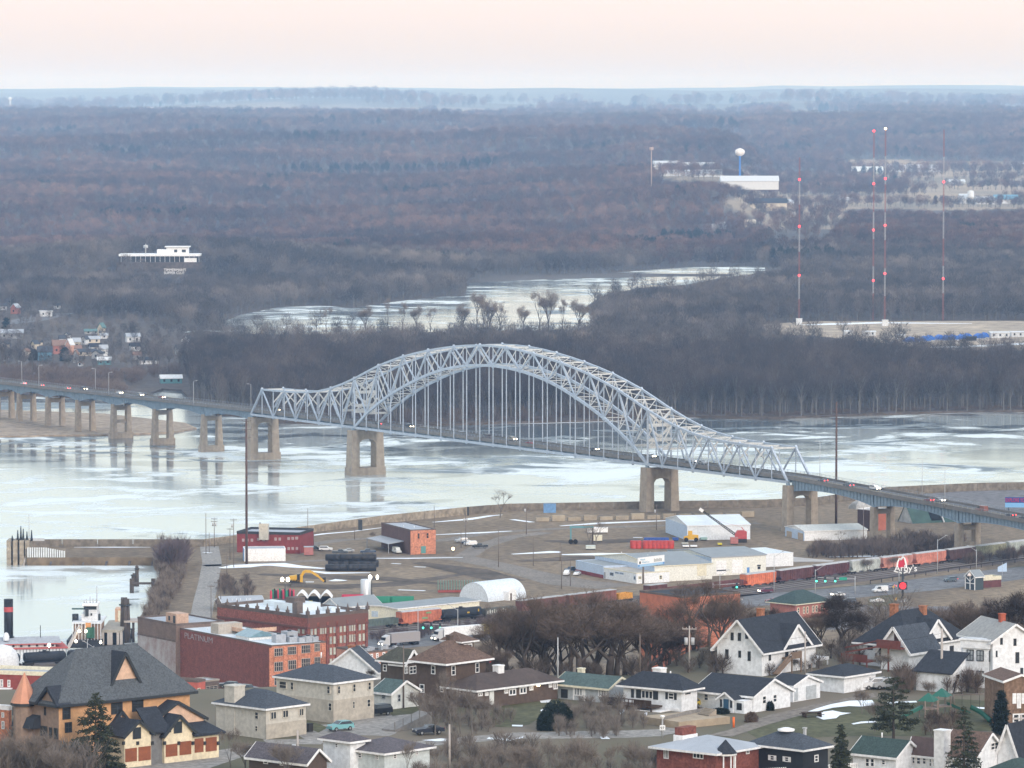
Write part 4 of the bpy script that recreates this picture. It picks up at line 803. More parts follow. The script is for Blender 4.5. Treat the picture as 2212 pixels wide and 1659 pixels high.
# bottom row
v = Bld('black_house', 'black-sided house with grey hip roof and white window shutters', 'house', A3, 300, 1186, -150, 518, 48, base=1420, wallm=BLK).body('hip', SLATE, ry=1035, ov=.7); v.win('L', [(20, 1226, 55, 1270), (145, 1238, 180, 1282)], TRIM, GLS, .1, shut=TRIM); v.win('R', [(400, 1222, 434, 1284)], TRIM, GLS, .14, shut=None)
v.put(MB().lathe([(1.2, v.h + v.rise + .3), (1.25, v.h + v.rise + .55), (.5, v.h + v.rise + .75)], 14, 0, (v.L * .5, v.W * .56, 0)), 'roof_fan', TRIM); v.chimney(v.L * .7, v.W * .3, .35, v.h, v.h + v.rise + .9, LAMP, 'vent_pipe')
v = Bld('white_house', 'long white house with dark green roof between black house and spruce', 'house', A3, 1105, 1238, 735, 1308, 50, base=1400, wallm=WHT).body('gl', DGRN, ry=1108, ov=.5); v.win('L', [(842, 1250, 878, 1325), (885, 1252, 920, 1326), (982, 1262, 1015, 1310)], TRIM, GLS, .12); v.vents([(v.L * .5, v.W * .6, v.h + v.rise)])
v = Bld('white_house', 'white cottage with brown roof and four-pane attic window', 'house', A3, 1790, 1246, 1495, 2042, 50, base=1440, wallm=WHT).body('gl', BRNR, ry=1042, ov=.5); v.win('R', [(1922, 1112, 1992, 1180), (1800, 1290, 1845, 1340)], TRIM, GLS, .14, cols=2); v.chimney(-.4, v.W * .92, 1.7, -.8, v.h + 3.6, TRIM); rt = v.root
v = Bld('x', '', '', A3, 1500, 1210, 1232, 1560, 50, base=1400, wallm=WHT, root=rt).body('gl', wall('dark_red_roof', (.11, .075, .07), .15), ry=1100, ov=.4, name='front_wing'); v.win('L', [(1238, 1235, 1272, 1300), (1283, 1240, 1320, 1305), (1335, 1242, 1368, 1305), (1393, 1252, 1415, 1325), (1425, 1254, 1448, 1326)], TRIM, GLS, .12)
v = Bld('white_house', 'white house with near-black roof at the edge behind utility pole', 'house', A3, 2160, 1225, 1985, 2420, 56, base=1420, wallm=WHT).body('gr', CHAR, rise=4.2, ov=.5)
v = Bld('white_house', 'low house with dark green roof in the bottom corner', 'house', A3, 2150, 1400, 1885, 2400, 50, base=1560, wallm=WHT).body('hip', DGRN, ry=1262, ov=.5)
v = Bld('brick_ranch', 'red brick ranch house with pale grey low roof and white corner gazebo', 'house', A2, 1760, 1216, 1250, 2140, 50, base=1440, wallm=RBR).body('hip', GRYR, ry=1060, ov=.9); v.win('L', [(1565, 1208, 1655, 1255), (1312, 1165, 1355, 1255)], TRIM, GLS, .12, cols=3, bars=0); v.win('R', [(2020, 1180, 2050, 1215)], TRIM, GLS)
v.put(MB().box(v.L * .25, v.L * .25 + 3.2, v.W * .75, v.W * .75 + 1.4, v.h + .5, v.h + v.rise + 1.2), 'chimney', RBR); v.put(MB().box(v.L * .25 - .15, v.L * .25 + 3.35, v.W * .75 - .15, v.W * .75 + 1.55, v.h + .3, v.h + v.rise + .1), 'flashing', TRIM)
gq = G(1106 + 1845 * .25, 1325 + 1430 * .25, 75); g = empty('gazebo', gq, R(30), 'white six-post gazebo with dark pointed roof by brick ranch corner', 'gazebo'); zt = zat(gq.x, gq.y, 1325 + 1205 * .25) - 75; rr = 95 * .25 / (F / gq.y)
for k in range(8): MB().box(rr * .9 * cos(k * pi / 4) - .08, rr * .9 * cos(k * pi / 4) + .08, rr * .9 * sin(k * pi / 4) - .08, rr * .9 * sin(k * pi / 4) + .08, 0, zt).build('post', TRIM, g)
b = MB().lathe([(rr + .2, zt), (.05, zt + 1.9)], 8, 0); b.s = [False] * len(b.s); b.build('roof', CHAR, g); MB().lathe([(rr * .98, zt - .3), (rr + .1, zt - .3), (rr + .1, zt - .01)], 8).build('fascia', TRIM, g); MB().lathe([(rr * .96, .9), (rr * .96, 1.0)], 8).build('rail', TRIM, g)
v = Bld('white_house', 'off-white house with plum hip roof behind bare branches at bottom', 'house', A1, 1110, 1216, 748, 1500, 47, base=1420, wallm=wall('grey_white_siding', (.55, .60, .60), .05)).body('hip', PURR, ry=1078, ov=.7); v.win('L', [(857, 1202, 915, 1248), (1030, 1222, 1060, 1262)], TRIM, GLS, .12, cols=2); v.win('R', [(1185, 1215, 1215, 1255), (1380, 1185, 1400, 1225)], TRIM, GLS)
v = Bld('x', '', '', A1, 815, 1118, 580, 945, 47, base=1400, wallm=WHT, root=v.root).body('hip', PURR, ry=1032, ov=.6, name='tall_wing'); v.win('L', [(685, 1122, 710, 1160)], TRIM, GLS)
v = Bld('brown_house', 'brown-walled house with grey shingled gable roof in front corner', 'house', A1, 440, 1290, -60, 612, 50, base=1460, wallm=BRN).body('gl', PURR, ry=1178, ov=.5); v.win('L', [(65, 1255, 105, 1300), (208, 1268, 245, 1314)], TRIM, GLS)
v = Bld('brick_house', 'pink-orange brick house cut off at the edge below red terrace', 'house', A0, 78, 832, -60, 100, 60, base=1240, wallm=OBR).body('flat', GRYR); v.win('L', [(15, 855, 38, 900), (15, 930, 40, 1000)], TRIM, CUR)
# ---------------------------------------------------------------- downtown below the bluff
MEM = mat('white_roof_membrane', (.62, .68, .72), .6, .15, .12); MEMG = mat('tinted_skylight', (.16, .26, .30), .2, .8, .2, spec=.8); HV = wall('rooftop_metal', (.36, .38, .41), .15); STONE = wall('cornice_brick', (.13, .10, .085), .25)
v = Bld('brick_warehouse', 'long dark red brick warehouse with PLATINUM lettering, white roof and big windows', 'building', A1, 130, 284, -697, 602, 33, Y=1345, z=3, wallm=RBR).body('flat', MEM, par=.3, trim=STONE); L, W, h = v.L, v.W, v.h
v.put(MB().box(0, L, -.12, 0, -.5, h - .1), 'front_brick', OBR)
v.win('R', [(155, 300, 230, 370), (272, 285, 345, 356), (390, 272, 465, 343), (502, 258, 550, 328), (155, 418, 230, 500), (275, 402, 345, 484), (390, 387, 465, 470), (502, 375, 553, 455), (155, 540, 230, 620), (275, 525, 345, 605)], mat('stone_frame', (.42, .38, .34), .7), GLS, .13, cols=4, proud=.25)
b = MB()
for x in (125, 250, 368, 484, 575): t = v.on('R', x, 400)[0]; b.box(t - .5, t + .5, -.35, -.1, -.5, h - .4)
v.put(b, 'pilaster', OBR)
t, z = v.on('L', A0[0] + 1738 - 2212, 195); t2, z2 = v.on('L', 1556 - 2212, 195)
text('PLATINUM', 2.4, mat('faded_paint', (.30, .27, .28), .8, 1.5, .3), v.root, (-.06, t2 - 2.6, z - 1.5), (pi / 2, 0, -pi / 2), sx=1.45)
for x0, x1, y0, y1, z0, z1, nm, m in ((L * .1, L * .55, W * .28, W * .42, 0, 1.2, 'skylight', TRIM),): v.box(x0, x1, y0, y1, h, h + .9, 'skylight_curb', m)
b = MB(); b.ext([(L * .08, W * .27, h + .9), (L * .57, W * .27, h + .9), (L * .325, W * .27, h + 2.6)], (0, W * .16, 0)); v.put(b, 'skylight', MEMG)
for x, y, a_, c, e in ((.35, .10, 3.2, 2.6, 2.4), (.55, .08, 2.6, 2.2, 1.6), (.68, .06, 2.2, 2.4, 1.4), (.8, .05, 2.4, 2.0, 1.7), (.62, .14, 3.4, 3.6, 2.8), (.9, .04, 1.8, 1.6, 1.5), (.45, .16, 1.5, 1.5, 1.0)):
    b = MB().box(L * x - a_ / 2, L * x + a_ / 2, W * y + 1 - c / 2, W * y + 1 + c / 2, h, h + e); b.tube((L * x, W * y + 1, h + e), (L * x, W * y + 1, h + e + .3), .6, n=8, m=1); v.put(b, 'rooftop_unit', [HV, DGL])
b = MB().box(L * .1, L * .55, W * .60, W * .68, h, h + 3.0); v.put(b, 'roof_shed', wall('tan_metal', (.42, .38, .33), .1)); DKW = wall('deck_wood', (.55, .36, .25), .12); b = MB().box(L * .35, L * .95, W * .47, W * .60, h + .9, h + 1.1)
for k in range(13): b.box(L * .35 + L * .05 * k - .06, L * .35 + L * .05 * k + .06, W * .47, W * .475, h + 1.1, h + 2.1)
b.box(L * .35, L * .95, W * .469, W * .472, h + 1.2, h + 2.0); b.box(L * .35, L * .36, W * .47, W * .6, h + 1.2, h + 2.0); v.put(b, 'roof_deck', DKW); v.vents([(L * .25, W * .8, h), (L * .75, W * .2, h)])
PATCH = mat('peeling_whitewash', (.25, .17, .15), .9, .22, .3, col2=(.45, .46, .48))
v = Bld('brick_warehouse', 'weathered brick building with patches of peeling whitewash next to dark red warehouse', 'building', A0, 1514, 105, 1190, 1640, 33, Y=1388, z=3, wallm=wall('old_brown_brick', (.17, .125, .105), .2)); v.L = 16; v.body('flat', GRYR, par=.5, trim=STONE)
t, z1 = v.on('L', 1350, 215); b = MB().box(-.08, 0, .2, v.W - .3, 2, z1); v.put(b, 'whitewash', PATCH); v.put(MB().box(-.16, 0, 0, v.W, z1, z1 + .5), 'band', STONE); v.box(.6, 4.6, .8, 7, v.h + .05, v.h + 3.2, 'roof_hut', wall('pale_brick', (.48, .33, .25), .12)); v.put(MB().box(.5, .6, 1.4, 2.6, v.h + .5, v.h + 2.6).box(.5, .6, 4.4, 5.4, v.h + 1.0, v.h + 2.3), 'hut_opening', DGL)
# four storey factory
T6 = (460.8, 1238.5, .15625)
v = Bld('brick_factory', 'tall red brick factory with rows of paired windows and pinnacles along the parapet', 'building', T6, 1302, 620, 55, 2135, 42, Y=1392, z=3, wallm=mat('factory_brick', (.27, .095, .07), .88, .6, .25, fine=2)).body('flat', MEM, par=.9, trim=STONE); L, W, h = v.L, v.W, v.h
CURW = mat('pale_blinds', (.50, .52, .46), .4, .5, .2)
rows = [(760, 820), (905, 970), (1058, 1120), (1210, 1270)]
b1, b2 = [], []
for k, xs in enumerate(((1340, 1372), (1392, 1424), (1472, 1494), (1502, 1524), (1536, 1558), (1604, 1636), (1654, 1690), (1742, 1775), (1796, 1828), (1872, 1896), (1906, 1928), (1938, 1960), (2004, 2038), (2058, 2090))):
    for r, (ya, yb) in enumerate(rows):
        if r > 0 and k < 5: continue
        dy = -(xs[0] - 1600) * .10; (b1 if (k + r) % 3 else b2).append((xs[0], ya + dy - 30, xs[1], yb + dy + 8))
WF = mat('stone_sill', (.40, .36, .30), .8)
v.win('R', b1, WF, CURW, .14, proud=.22); v.win('R', b2, WF, CUR, .14, proud=.22); v.win('L', [(1170, 765, 1200, 830), (1228, 770, 1262, 836)], WF, CURW, .14)
b = MB()
for x in (1312, 1445, 1575, 1702, 1848, 1975, 2112): t = v.on('R', x, 900)[0]; b.box(t - .45, t + .45, -.3, 0, -.5, h - 1.5)
v.put(b, 'pilaster', RBR); b = MB(); b.box(-.25, L + .2, -.3, 0, h - 3.2, h - 2.6); b.box(-.3, 0, -.3, W, h - 3.2, h - 2.6); b.box(-.2, L + .1, -.2, 0, h - 2.6, h); v.put(b, 'cornice', mat('dark_cornice', (.16, .075, .06), .9))
for k in range(7):
    x = L * k / 6; MBp = MB().box(x - .45, x + .45, -.35, .5, h + .9, h + 2.0); MBp.lathe([(.45, h + 2.0), (.1, h + 3.2)], 4, 0, (x, .08, 0)); v.put(MBp, 'pinnacle', STONE)
for k in range(1, 10):
    y = W * k / 9; MBp = MB().box(-.35, .5, y - .4, y + .4, h + .9, h + 1.7); MBp.lathe([(.4, h + 1.7), (.1, h + 2.8)], 4, 0, (.08, y, 0)); v.put(MBp, 'pinnacle', STONE)
for x0, x1, y0, y1, e in ((.35, .75, .35, .6, 2.2), (.42, .6, .42, .52, 3.8), (.2, .3, .25, .3, 3.4), (.55, .7, .7, .85, 1.6), (.7, .85, .2, .3, 1.2)): v.box(L * x0, L * x1, W * y0, W * y1, h, h + e, 'roof_house', MEM if e < 3 else STONE)
v = Bld('brick_shop', 'low pale brick building with arched white-trimmed windows and cluttered dark roof', 'building', A1, 965, 340, 940, 1135, 40, Y=1330, z=3, wallm=wall('pink_brick', (.42, .21, .15), .15)); v.W = 14; v.body('flat', DGL, trim=STONE, par=.4); v.win('R', [(990, 350, 1010, 392), (1037, 342, 1057, 388), (1092, 335, 1115, 380)], TRIM, GLS, .25, proud=.1)
for k in range(7): v.box(1 + k * 1.6, 2 + k * 1.6, 1.5 + (k % 3), 2.6 + (k % 3), v.h, v.h + .9 + .3 * (k % 2), 'rooftop_unit', HV)
v = Bld('brick_terrace', 'red brick terrace with white sash windows, iron balcony and pale parapet', 'building', A0, 470, 540, -120, 700, 74, Y=1180, z=3, wallm=mat('crimson_brick', (.25, .055, .045), .85, .5, .2)); v.L = 10; v.body('flat', GRYR, trim=CRM, par=.9)
v.win('L', [(5, 570, 30, 635), (68, 575, 92, 635), (330, 600, 350, 655)], TRIM, CUR, .15, proud=.1)
t0, z0 = v.on('L', 110, 650); t1, z1 = v.on('L', 0, 650); b = MB().box(-2.5, 0, t0, t1, z0 - .1, z0 + .2).box(-2.4, 0, t0, t1, z0 - 3.4, z0 - 3.2)
for k in range(4): y = t0 + (t1 - t0) * k / 3.01; b.box(-2.4, -2.2, y - .1, y + .1, z0 - 3.3, z0)
b.box(-2.4, -2.3, t0, t1, z0 - 3.2, z0 - 2.2); v.put(b, 'balcony', TRIM)
v = Bld('brick_building', 'bright red brick block with balconies and flat blue-white roof behind the condominium', 'building', A0, 1700, 595, 1290, 1775, 60, Y=1160, z=8, wallm=mat('bright_brick', (.46, .12, .09), .85, .5, .2)).body('flat', MEM, trim=STONE, par=.5)
v.win('R', [(1708, 645, 1730, 705), (1705, 765, 1728, 830)], CRM, GLS, .15, proud=.1); v.win('L', [(1640, 700, 1665, 740)], CRM, GLS, .15)
r_ = v; v = Bld('x', '', '', A0, 1765, 590, 1640, 1895, 45, Y=1170, z=8, wallm=wall('brown_framing', (.11, .085, .075), .2), root=v.root); v.body('flat', HV, trim=wall('weathered_wood', (.3, .27, .24), .1), par=.3, name='stair_tower'); v.win('R', [(1780, 625, 1880, 660), (1780, 690, 1880, 720)], wall('weathered_wood', ()), GLS, .15, cols=3)
v = Bld('brick_annex', 'small pink brick annex with arched white openings under the terraces', 'building', A0, 1775, 740, 1700, 1868, 45, Y=1150, z=10, wallm=wall('salmon_brick', (.46, .24, .19), .15)).body('flat', STONE, par=.2); v.win('R', [(1782, 860, 1802, 920), (1828, 850, 1850, 950), (1826, 785, 1848, 830)], TRIM, TRIM, .2)
v = Bld('parking_deck', 'brown brick parking deck holding two dark cars beneath long red wall', 'building', A1, 40, 690, -330, 180, 33, Y=1255, z=5, wallm=wall('dim_brick', (.13, .075, .06), .15)).body('flat', ASPH, trim=GRYR, par=.3); PD = v
# ---- industrial flat
v = Bld('tan_shed', 'long tan metal shed with pale roof and white vent pipes', 'building', T6, 152, 452, 60, 720, 14, base=545, z=3, wallm=wall('tan_panel', (.30, .24, .19), .12)); v.W = 16; v.body('gr', GRYR, rise=2.2, ov=.4); v.vents([(v.L * f, 4, v.h + 1) for f in (.25, .35, .45, .6, .66, .7)]); v.win('R', [(645, 485, 700, 520)], DGL, GLS)
v = Bld('white_shed', 'small pale blue gabled shed with grey roof beside cream storehouse', 'building', B1, 720, 1012, 568, 1085, 40, base=1060, z=3, wallm=wall('pale_blue_panel', (.50, .58, .66), .06)).body('gr', MTL, rise=2.6, ov=.3)
v = Bld('storehouse', 'long cream storehouse with grey metal roof beside the rail cars', 'building', B1, 1225, 1022, 972, 1930, 44, base=1172, z=3, wallm=wall('cream_panel', (.76, .72, .58), .05)).body('gr', MTL, ry=997, ov=.4); v.slab('L', [(1000, 1040, 1055, 1090)], wall('pale_blue_panel', ()), 'door')
p = G(979.3 + 480 * .15625, 1238.5 + 398 * .15625, 3); q = empty('quonset_hut', p, R(48), 'white ribbed half-round metal hut with small entrance', 'building'); dx = Vector((cos(R(48)), sin(R(48)), 0)); dy = Vector((-dx.y, dx.x, 0)); Lq = along(p, dx, 979.3 + 1010 * .15625, 5); Wq = along(p, dy, 979.3 + 82 * .15625, 5); hq = Wq * .42
b = MB(); n = 26; nr = 34
for j in range(nr + 1):
    for k in range(n + 1): t = pi * k / n; rr = 1 + (.012 if j % 2 else 0); b.v.append((Lq * j / nr, Wq / 2 - Wq / 2 * cos(t) * rr, hq * sin(t) * rr * 1.12))
for j in range(nr):
    for k in range(n): a_ = j * (n + 1) + k; b.f.append((a_, a_ + n + 1, a_ + n + 2, a_ + 1)); b.m.append(0); b.s.append(False)
RIB = wall('ribbed_white_metal', (.62, .68, .74), .04); b.build('shell', RIB, q)
b = MB(); b.face([(.1, Wq / 2 - Wq / 2 * cos(pi * k / n), hq * sin(pi * k / n) * 1.12) for k in range(n + 1)][::-1]); b.build('end_wall', RIB, q); b = MB(); b.ext([(Lq * .42, -2, 0), (Lq * .62, -2, 0), (Lq * .62, -2, 3), (Lq * .52, -2, 4.2), (Lq * .42, -2, 3)], (0, 4, 0)); b.build('entrance', TRIM, q); MB().box(Lq * .46, Lq * .5, -2.06, -2, 0, 2.4).build('door', BRN, q)
# canopies
for k, (x0, x1, lab) in enumerate(((1135, 1300, 'arched white canopy shelter nearest the tan shed'), (1300, 1470, 'arched white canopy shelter holding yellow gear, middle of three'), (1476, 1640, 'arched white canopy shelter next to pale gabled shed'))):
    a_ = G(T6[0] + x0 * .15625, T6[1] + 480 * .15625, 3); c_ = G(T6[0] + x1 * .15625, T6[1] + 480 * .15625, 3); w = (c_ - a_).x; r = empty('canopy', a_, 0, lab, 'shelter', 'white arched canopies in the yard'); b = MB(); n = 10; hh = 3.0; top = 5.0
    for i in range(n): f0, f1 = i / n, (i + 1) / n; z0, z1 = (hh + (top - hh) * (1 - abs(2 * f - 1) ** 1.5) for f in (f0, f1)); b.ext([(w * f0, 0, z0), (w * f1, 0, z1), (w * f1, 0, z1 + .25), (w * f0, 0, z0 + .25)], (0, 9, 0))
    b.build('roof', TRIM, r); b = MB()
    for x in (.1, w - .2): b.box(x, x + .12, 0, .15, 0, hh + .2); b.box(x, x + .1, .2, 9, 0, hh)
    b.box(.2, w - .2, 8.8, 9, 0, hh); b.build('frame', DGL, r)
    if k == 1: MB().box(w * .1, w * .4, 1, 3, 0, 2.2).box(w * .55, w * .9, -.5, 1.5, 0, 1.2).build('yellow_gear', mat('yellow_plastic', (.6, .5, .03), .5), r)
# brick cube and long red depot
v = Bld('brick_pumphouse', 'two storey orange brick building with teal door and lean-to canopy', 'building', B1, 1335, 346, 1083, 1552, 21, base=552, z=3, wallm=wall('umber_brick', (.12, .07, .06), .2)).body('flat', GRYR, trim=STONE, par=.4); v.put(MB().box(0, v.L, -.12, 0, -.4, v.h), 'front_brick', OBR)
v.win('R', [(1393, 366, 1415, 416), (1470, 363, 1493, 413)], OBR, GLS, .15, proud=.2); v.slab('R', [(1424, 478, 1466, 541)], mat('teal_door', (.10, .26, .25), .5), d=.22); t0 = v.on('L', 1275, 480)[0]; z = v.on('L', 1180, 425)[1]
b = MB().ext([(0, t0, z + .4), (-6, t0, z - .4), (-6, t0, z - .2), (0, t0, z + .65)], (0, v.W - t0, 0)); [b.box(-5.9, -5.7, y, y + .2, -.4, z - .4) for y in (t0 + .2, v.W - .5)]; v.put(b, 'canopy', HV); v.vents([(v.L * .2, v.W * .4, v.h), (v.L * .5, v.W * .3, v.h)])
v = Bld('brick_depot', 'long low dark red brick depot with silver roof and two rows of small windows', 'building', B1, 378, 382, -165, 398, 76, base=545, z=3, wallm=mat('depot_brick', (.22, .045, .045), .85, .5, .2)); v.L = 18; v.body('flat', GRYR, trim=DGL, par=.9)
v.win('L', [(10, 408, 32, 432), (55, 410, 78, 434), (160, 405, 180, 430), (195, 405, 215, 430), (272, 402, 293, 425), (307, 400, 328, 424), (340, 398, 363, 422), (272, 488, 293, 512), (307, 487, 328, 511), (343, 487, 363, 511), (-120, 415, -100, 440), (-85, 415, -65, 440), (-45, 415, -25, 440)], wall('pinkish_frame', (.45, .33, .33), .1), CUR, .2)
v.put(MB().box(-1.5, -.4, v.W * .48, v.W * .63, v.h - 2, v.h + 4.0), 'vent_tower', mat('galvanised', (.62, .62, .58), .35, 1, .2, metal=.5)); v.put(MB().box(-.39, .3, v.W * .62, v.W * .64, v.h - 1.5, v.h + 4.2), 'vent_side', DGL)
v = Bld('white_garages', 'white garage block with three roller doors and blue side wall', 'garage', B1, -100, 505, -170, 255, 6, base=612, z=3, wallm=TRIM); v.W = 9; v.body('flat', GRYR, par=.15); v.gdoor('R', [(0, 515, 65, 608), (85, 515, 155, 608), (168, 515, 240, 608), (-85, 515, -15, 608)], wall('door_white', (.82, .82, .82), .03)); v.put(MB().box(-.1, 0, 0, v.W, -.4, v.h), 'side_panel', wall('blue_panel', (.20, .36, .60), .08))
# blue-white warehouses of the wheel yard
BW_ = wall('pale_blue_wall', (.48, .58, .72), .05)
v = Bld('warehouse', 'big cream-white warehouse with grey roof, two tall bay doors and blue door', 'building', B2, 1725, 578, 1345, 2195, 28, base=738, z=3, wallm=wall('ivory_panel', (.72, .72, .66), .04)).body('gr', MTL, ry=508, ov=.3, trim=GRYR); v.gdoor('R', [(1765, 605, 1852, 722), (1902, 598, 1992, 712)], TRIM); v.slab('R', [(1768, 683, 1850, 694)], DGL, 'door_gap', .1); v.slab('R', [(2030, 662, 2052, 710)], mat('blue_paint', (.12, .27, .55), .5)); v.win('R', [(2118, 640, 2150, 652), (2122, 655, 2146, 678)], DGL, GLS)
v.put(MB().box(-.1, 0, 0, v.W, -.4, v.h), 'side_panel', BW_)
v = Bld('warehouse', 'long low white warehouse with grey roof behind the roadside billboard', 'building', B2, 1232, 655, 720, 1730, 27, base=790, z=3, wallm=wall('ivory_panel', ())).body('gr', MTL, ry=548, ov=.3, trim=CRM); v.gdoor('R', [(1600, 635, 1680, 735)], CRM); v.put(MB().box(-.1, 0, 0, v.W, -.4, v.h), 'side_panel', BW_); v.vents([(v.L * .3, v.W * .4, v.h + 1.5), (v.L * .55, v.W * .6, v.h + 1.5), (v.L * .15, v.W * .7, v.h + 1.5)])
v = Bld('warehouse_wing', 'pale blue low wing with red brick base beside two parked white cars', 'building', B2, 790, 655, 552, 1010, 24, base=758, z=3, wallm=BW_).body('flat', MTL, trim=BW_, par=.2); v.put(MB().box(-.15, -.02, 0, v.W, -.4, 1.2), 'brick_base', mat('depot_brick', ()))
v = Bld('office', 'single storey white office with tan flat roof at the edge of yard', 'building', B2, 1075, 715, 790, 1360, 30, base=805, z=3, wallm=WHT).body('flat', wall('tan_roofing', (.45, .41, .36), .12), trim=CRM, par=.2); v.win('R', [(1090, 738, 1120, 765), (1272, 730, 1298, 765)], CRM, GLS, .2); v.win('L', [(845, 705, 880, 735), (890, 700, 925, 718), (928, 706, 965, 724), (1052, 738, 1070, 770)], BW_, GLS, .15); v.slab('L', [(785, 702, 808, 755)], HV)
v = Bld('warehouse', 'plain white box warehouse beyond the brown hopper cars', 'building', B3, -35, 548, -120, 218, 24, base=660, z=3, wallm=WHT); v.W = 22; v.body('flat', MEM, par=.1)
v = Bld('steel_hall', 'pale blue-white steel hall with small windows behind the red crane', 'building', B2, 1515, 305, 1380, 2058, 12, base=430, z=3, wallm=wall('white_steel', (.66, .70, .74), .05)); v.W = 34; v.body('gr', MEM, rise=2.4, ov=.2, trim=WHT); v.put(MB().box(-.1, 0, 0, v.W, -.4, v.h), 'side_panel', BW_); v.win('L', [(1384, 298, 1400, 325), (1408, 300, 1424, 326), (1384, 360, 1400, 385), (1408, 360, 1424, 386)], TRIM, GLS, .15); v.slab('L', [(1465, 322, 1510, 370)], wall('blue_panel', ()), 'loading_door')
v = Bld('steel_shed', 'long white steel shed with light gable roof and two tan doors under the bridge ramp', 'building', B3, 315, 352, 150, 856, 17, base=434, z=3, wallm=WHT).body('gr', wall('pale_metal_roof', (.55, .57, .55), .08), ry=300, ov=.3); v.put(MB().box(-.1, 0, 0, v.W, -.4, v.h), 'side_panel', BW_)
t = wall('tan_door2', (.42, .33, .24), .1); v.slab('L', [(165, 350, 208, 440), (262, 365, 305, 435)], t, 'door', .2)
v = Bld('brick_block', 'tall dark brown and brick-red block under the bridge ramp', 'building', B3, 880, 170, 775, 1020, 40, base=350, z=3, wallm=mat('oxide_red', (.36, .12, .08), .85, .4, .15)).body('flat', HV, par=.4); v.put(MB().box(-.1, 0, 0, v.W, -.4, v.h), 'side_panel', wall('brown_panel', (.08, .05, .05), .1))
# salt pile tarpaulin and green fabric barn
SALT = mat('grey_tarpaulin', (.42, .42, .41), .8, .25, .35); r = G(1659 + 820 * .25, 1060 + 180 * .25, 3); b = MB(); random.seed(3); n = 16
prof = [(13, 0), (12.5, 3), (10, 7), (6.5, 9.5), (2.5, 11.5), (.3, 12)]
for j, (rr, z) in enumerate(prof):
    for k in range(n): f = 1 + .22 * sin(k * 1.9) + .1 * sin(k * 4.1); b.v.append((rr * 1.5 * f * cos(2 * pi * k / n), rr * .8 * f * sin(2 * pi * k / n), z))
for j in range(len(prof) - 1):
    for k in range(n): a_ = j * n; b.f.append((a_ + k, a_ + (k + 1) % n, a_ + n + (k + 1) % n, a_ + n + k)); b.m.append(0); b.s.append(True)
o = b.build('salt_pile', SALT); o.location = AY(1864, 1099, 1882); o.scale = (.24, .3, .34); tag(o, 'crumpled grey tarpaulin heap on top of dark brown block', 'pile')
GT = mat('green_fabric', (.045, .085, .075), .7, .3, .2)
p = G(1659 + 1250 * .25, 1060 + 285 * .25, 3); r = empty('fabric_barn', p, R(25), 'dark green A-frame fabric barn with open black doorway beneath bridge', 'building'); Lb = 21; Wb = 12; Hb = 7.5
b = MB(); b.face([(0, 0, 0), (Lb, 0, 0), (Lb, Wb / 2, Hb), (0, Wb / 2, Hb)]); b.face([(0, Wb, 0), (0, Wb / 2, Hb), (Lb, Wb / 2, Hb), (Lb, Wb, 0)]); b.build('roof', GT, r); b = MB(); b.face([(.3, 0, 0), (.3, Wb / 2, Hb), (.3, Wb, 0)]); b.face([(Lb - .3, 0, 0), (Lb - .3, Wb, 0), (Lb - .3, Wb / 2, Hb)]); b.build('end_wall', SALT, r)
MB().ext([(Lb * .42, .5, .9), (Lb * .64, .5, .9), (Lb * .64, 4.6, 6.0), (Lb * .42, 4.6, 6.0)], (0, -.2, .15)).build('opening', mat('black_opening', (.008, .01, .012), .9), r); MB().bar((Lb * .66, -.6, 0), (Lb * .66, 4, 6), .5).build('post', LAMP, r)
# hip-roofed brick house, arcade block and glass fronted diner near the highway
v = Bld('brick_station', 'pink brick building with dark green hip roof and tall paired windows', 'building', B3, 238, 985, 18, 518, 45, base=1110, z=3, wallm=wall('rose_brick', (.40, .16, .13), .15)).body('hip', DGRN, ry=862, ov=1.1, trim=CRM); v.win('R', [(252, 1010, 270, 1060), (302, 1003, 318, 1062), (332, 1000, 348, 1060), (380, 993, 397, 1052), (410, 990, 427, 1050), (455, 983, 472, 1040)], CRM, GLS, .2, proud=.1)
v = Bld('brick_arcade', 'orange-red brick block with arched openings behind bare trees', 'building', B2, 1470, 925, 1425, 1970, 36, Y=1400, z=3, wallm=mat('arcade_brick', (.46, .16, .09), .85, .5, .2)); v.W = 20; v.body('flat', CHAR, trim=STONE, par=.5); v.win('R', [(1628 + 34 * k, 985 - 3.4 * k, 1650 + 34 * k, 1040 - 3.4 * k) for k in range(9)], wall('pale_green_stone', (.35, .38, .34), .1), GLS, .25, proud=.1)
v = Bld('diner', 'small restaurant with glazed white-framed gable front and long brick wing', 'building', B3, 1790, 745, 1705, 1862, 35, base=860, z=3, wallm=mat('dark_glazing', (.06, .08, .09), .2)); v.body('gr', MTL, ry=690, ov=.35, name='glazed_front'); b = MB(); W, h = v.W, v.h
for y in (.15, W / 2, W - .15): b.box(-.2, 0, y - .15, y + .15, 0, h + (v.rise if abs(y - W / 2) < 1 else 0))
b.box(-.2, 0, 0, W, h * .45, h * .45 + .25); b.bar((-.15, 0, h), (-.15, W / 2, h * .62), .2); b.bar((-.15, W, h), (-.15, W / 2, h * .62), .2); v.put(b, 'glazing_bars', TRIM); v.put(MB().lathe([(.1, 0), (1.0, .02), (.8, .5), (.25, 1.2)], 8, 0, (-.3, W / 2, h + .1)), 'bell_emblem', wall('emblem', (.7, .6, .55), .05))
z = Bld('x', '', '', B3, 1862, 775, 1790, 2015, 33, base=840, z=3, wallm=mat('dark_maroon_brick', (.13, .05, .05), .9, .5, .2), root=v.root).body('flat', DGL, trim=CRM, par=1.2, name='brick_wing')
